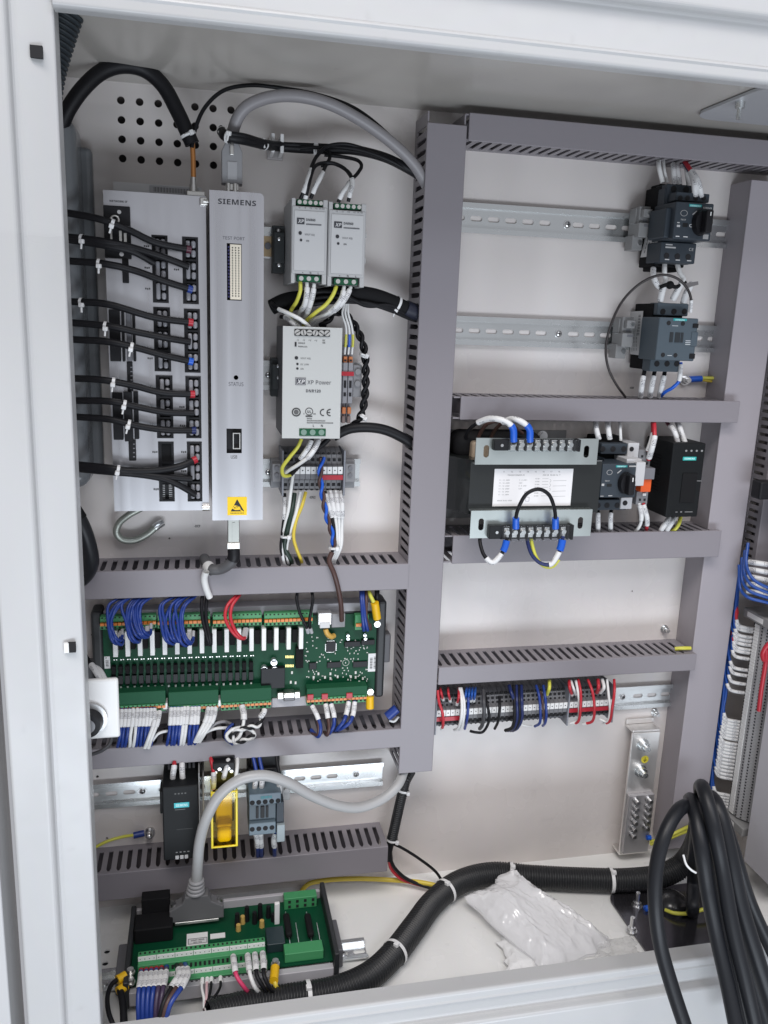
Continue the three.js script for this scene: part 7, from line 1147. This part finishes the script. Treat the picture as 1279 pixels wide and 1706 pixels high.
  { const p = atY(1120, 1498, .012), g = thing('cable_gland', 'dark glossy gland dome on the floor plate beside the rising cable', 'cable gland', V(p.x, .004, p.z)); add(g, 'dome', [new THREE.SphereGeometry(.024, 28, 12, 0, Math.PI * 2, 0, Math.PI / 2).scale(1, .72, 1).translate(p.x, .004, p.z)], M('gland_black', .02, .02, .022, .22)); add(g, 'flange', cylY(p.x, p.z, .0036, .0075, .027, 28), M('gland_black')); }
  wire('earth_wire', 'yellow green wire lying across the dark floor plate', 'wire', YG, .0026, [atY(1108, 1516, .008), atY(1122, 1521, .010), atY(1145, 1522, .012), atY(1172, 1515, .016), atY(1186, 1512, .016)]);
  { const c = new THREE.CatmullRomCurve3([atY(1086, 1512, .006), atY(1074, 1514, .006)]); solo('earth_lug', 'blue lug on the dark floor plate left of the arching cable', 'cable lug', capTube(c, 4, .0042, 12), BLUEP); }
  wire('cable_tie', 'thin white tie curving across the base of the heavy cables', 'cable tie', TIE, .0012, [[1138, 1424, .318], [1143, 1440, .324], [1151, 1449, .326], [1159, 1454, .326]]);
}
// ------------------------------------------------------------ plastic bags on the cabinet floor
function bag(name, label, corners, thick, wr, mat, seedN) {
  const N = 72, top = [], P = corners, g = new THREE.BufferGeometry(), v = [], uv = [], idx = [];
  const ridge = (a, b, f) => Math.pow(1 - Math.abs(2 * vnoise(a * f + seedN, b * f + seedN * 1.7, 64) - 1), 2.6);
  for (let s = 0; s < 2; s++) for (let j = 0; j <= N; j++) for (let i = 0; i <= N; i++) {
    const u = i / N, w = j / N, p = V(0, 0, 0); p.addScaledVector(P[0], (1 - u) * (1 - w)).addScaledVector(P[1], u * (1 - w)).addScaledVector(P[2], u * w).addScaledVector(P[3], (1 - u) * w);
    const wk = .35 + 1.1 * Math.pow(Math.abs(u - .45) * 1.9, 2); const e = Math.pow(Math.min(1, 4.2 * Math.min(u, 1 - u, w, 1 - w) + .02), .6);
    const h = s ? -.001 : (thick * e * (.75 + .5 * vnoise(u * 3 + seedN, w * 3, 64)) + wr * wk * (.1 + .9 * e) * (ridge(u + w * .4, w - u * .3, 3) * .45 + ridge(u * 1.2 - w * .5, w + u * .6, 7) * .35 + ridge(u, w, 15) * .22 + ridge(w, u, 31) * .10 - .35));
    const ed = (1 - e) * .010 * (vnoise(u * 9 + seedN * 3, w * 9, 64) - .5);
    v.push(p.x + ed, p.y + Math.max(h, s ? -.001 : 0), p.z + ed); uv.push(u, w);
  }
  const W = N + 1, o = W * W; for (let j = 0; j < N; j++) for (let i = 0; i < N; i++) { const a = j * W + i; idx.push(a, a + W, a + 1, a + 1, a + W, a + W + 1, o + a, o + a + 1, o + a + W, o + a + 1, o + a + W + 1, o + a + W); }
  g.setAttribute('position', new THREE.Float32BufferAttribute(v, 3)); g.setAttribute('uv', new THREE.Float32BufferAttribute(uv, 2)); g.setIndex(idx); g.computeVertexNormals();
  return solo(name, label, 'plastic bag', g, mat);
}
bag('plastic_bag', 'crumpled white translucent plastic bag lying on the cabinet floor', [at(772, 1494, .085), at(856, 1455, .068), at(1020, 1570, .175), at(915, 1628, .232)], .021, .013, M('bag_white', .98, .98, .99, .1, 0, { transmission: .42, clearcoat: .6, clearcoatRoughness: .08, thickness: 0, side: THREE.DoubleSide }), 3);
bag('plastic_bag', 'small clear crumpled plastic bag by the dark floor plate', [at(992, 1570, .17), at(1064, 1566, .16), at(1074, 1606, .21), at(1000, 1616, .235)], .012, .014, M('bag_clear', .95, .95, .95, .1, 0, { transmission: .8, thickness: 0, side: THREE.DoubleSide }), 9);
bag('paper_packet', 'flat white packet half hidden under the larger plastic bag', [atY(830, 1560, .004), atY(905, 1560, .004), atY(930, 1622, .004), atY(846, 1626, .004)], .007, .004, M('packet_white', .8, .8, .8, .5), 14);

// ------------------------------------------------------------ draw
const renderer = new THREE.WebGLRenderer({ antialias: true });
renderer.toneMapping = THREE.LinearToneMapping; renderer.toneMappingExposure = EXPOSURE;
renderer.shadowMap.enabled = true; renderer.setSize(768, 1024);
renderer.render(scene, camera);
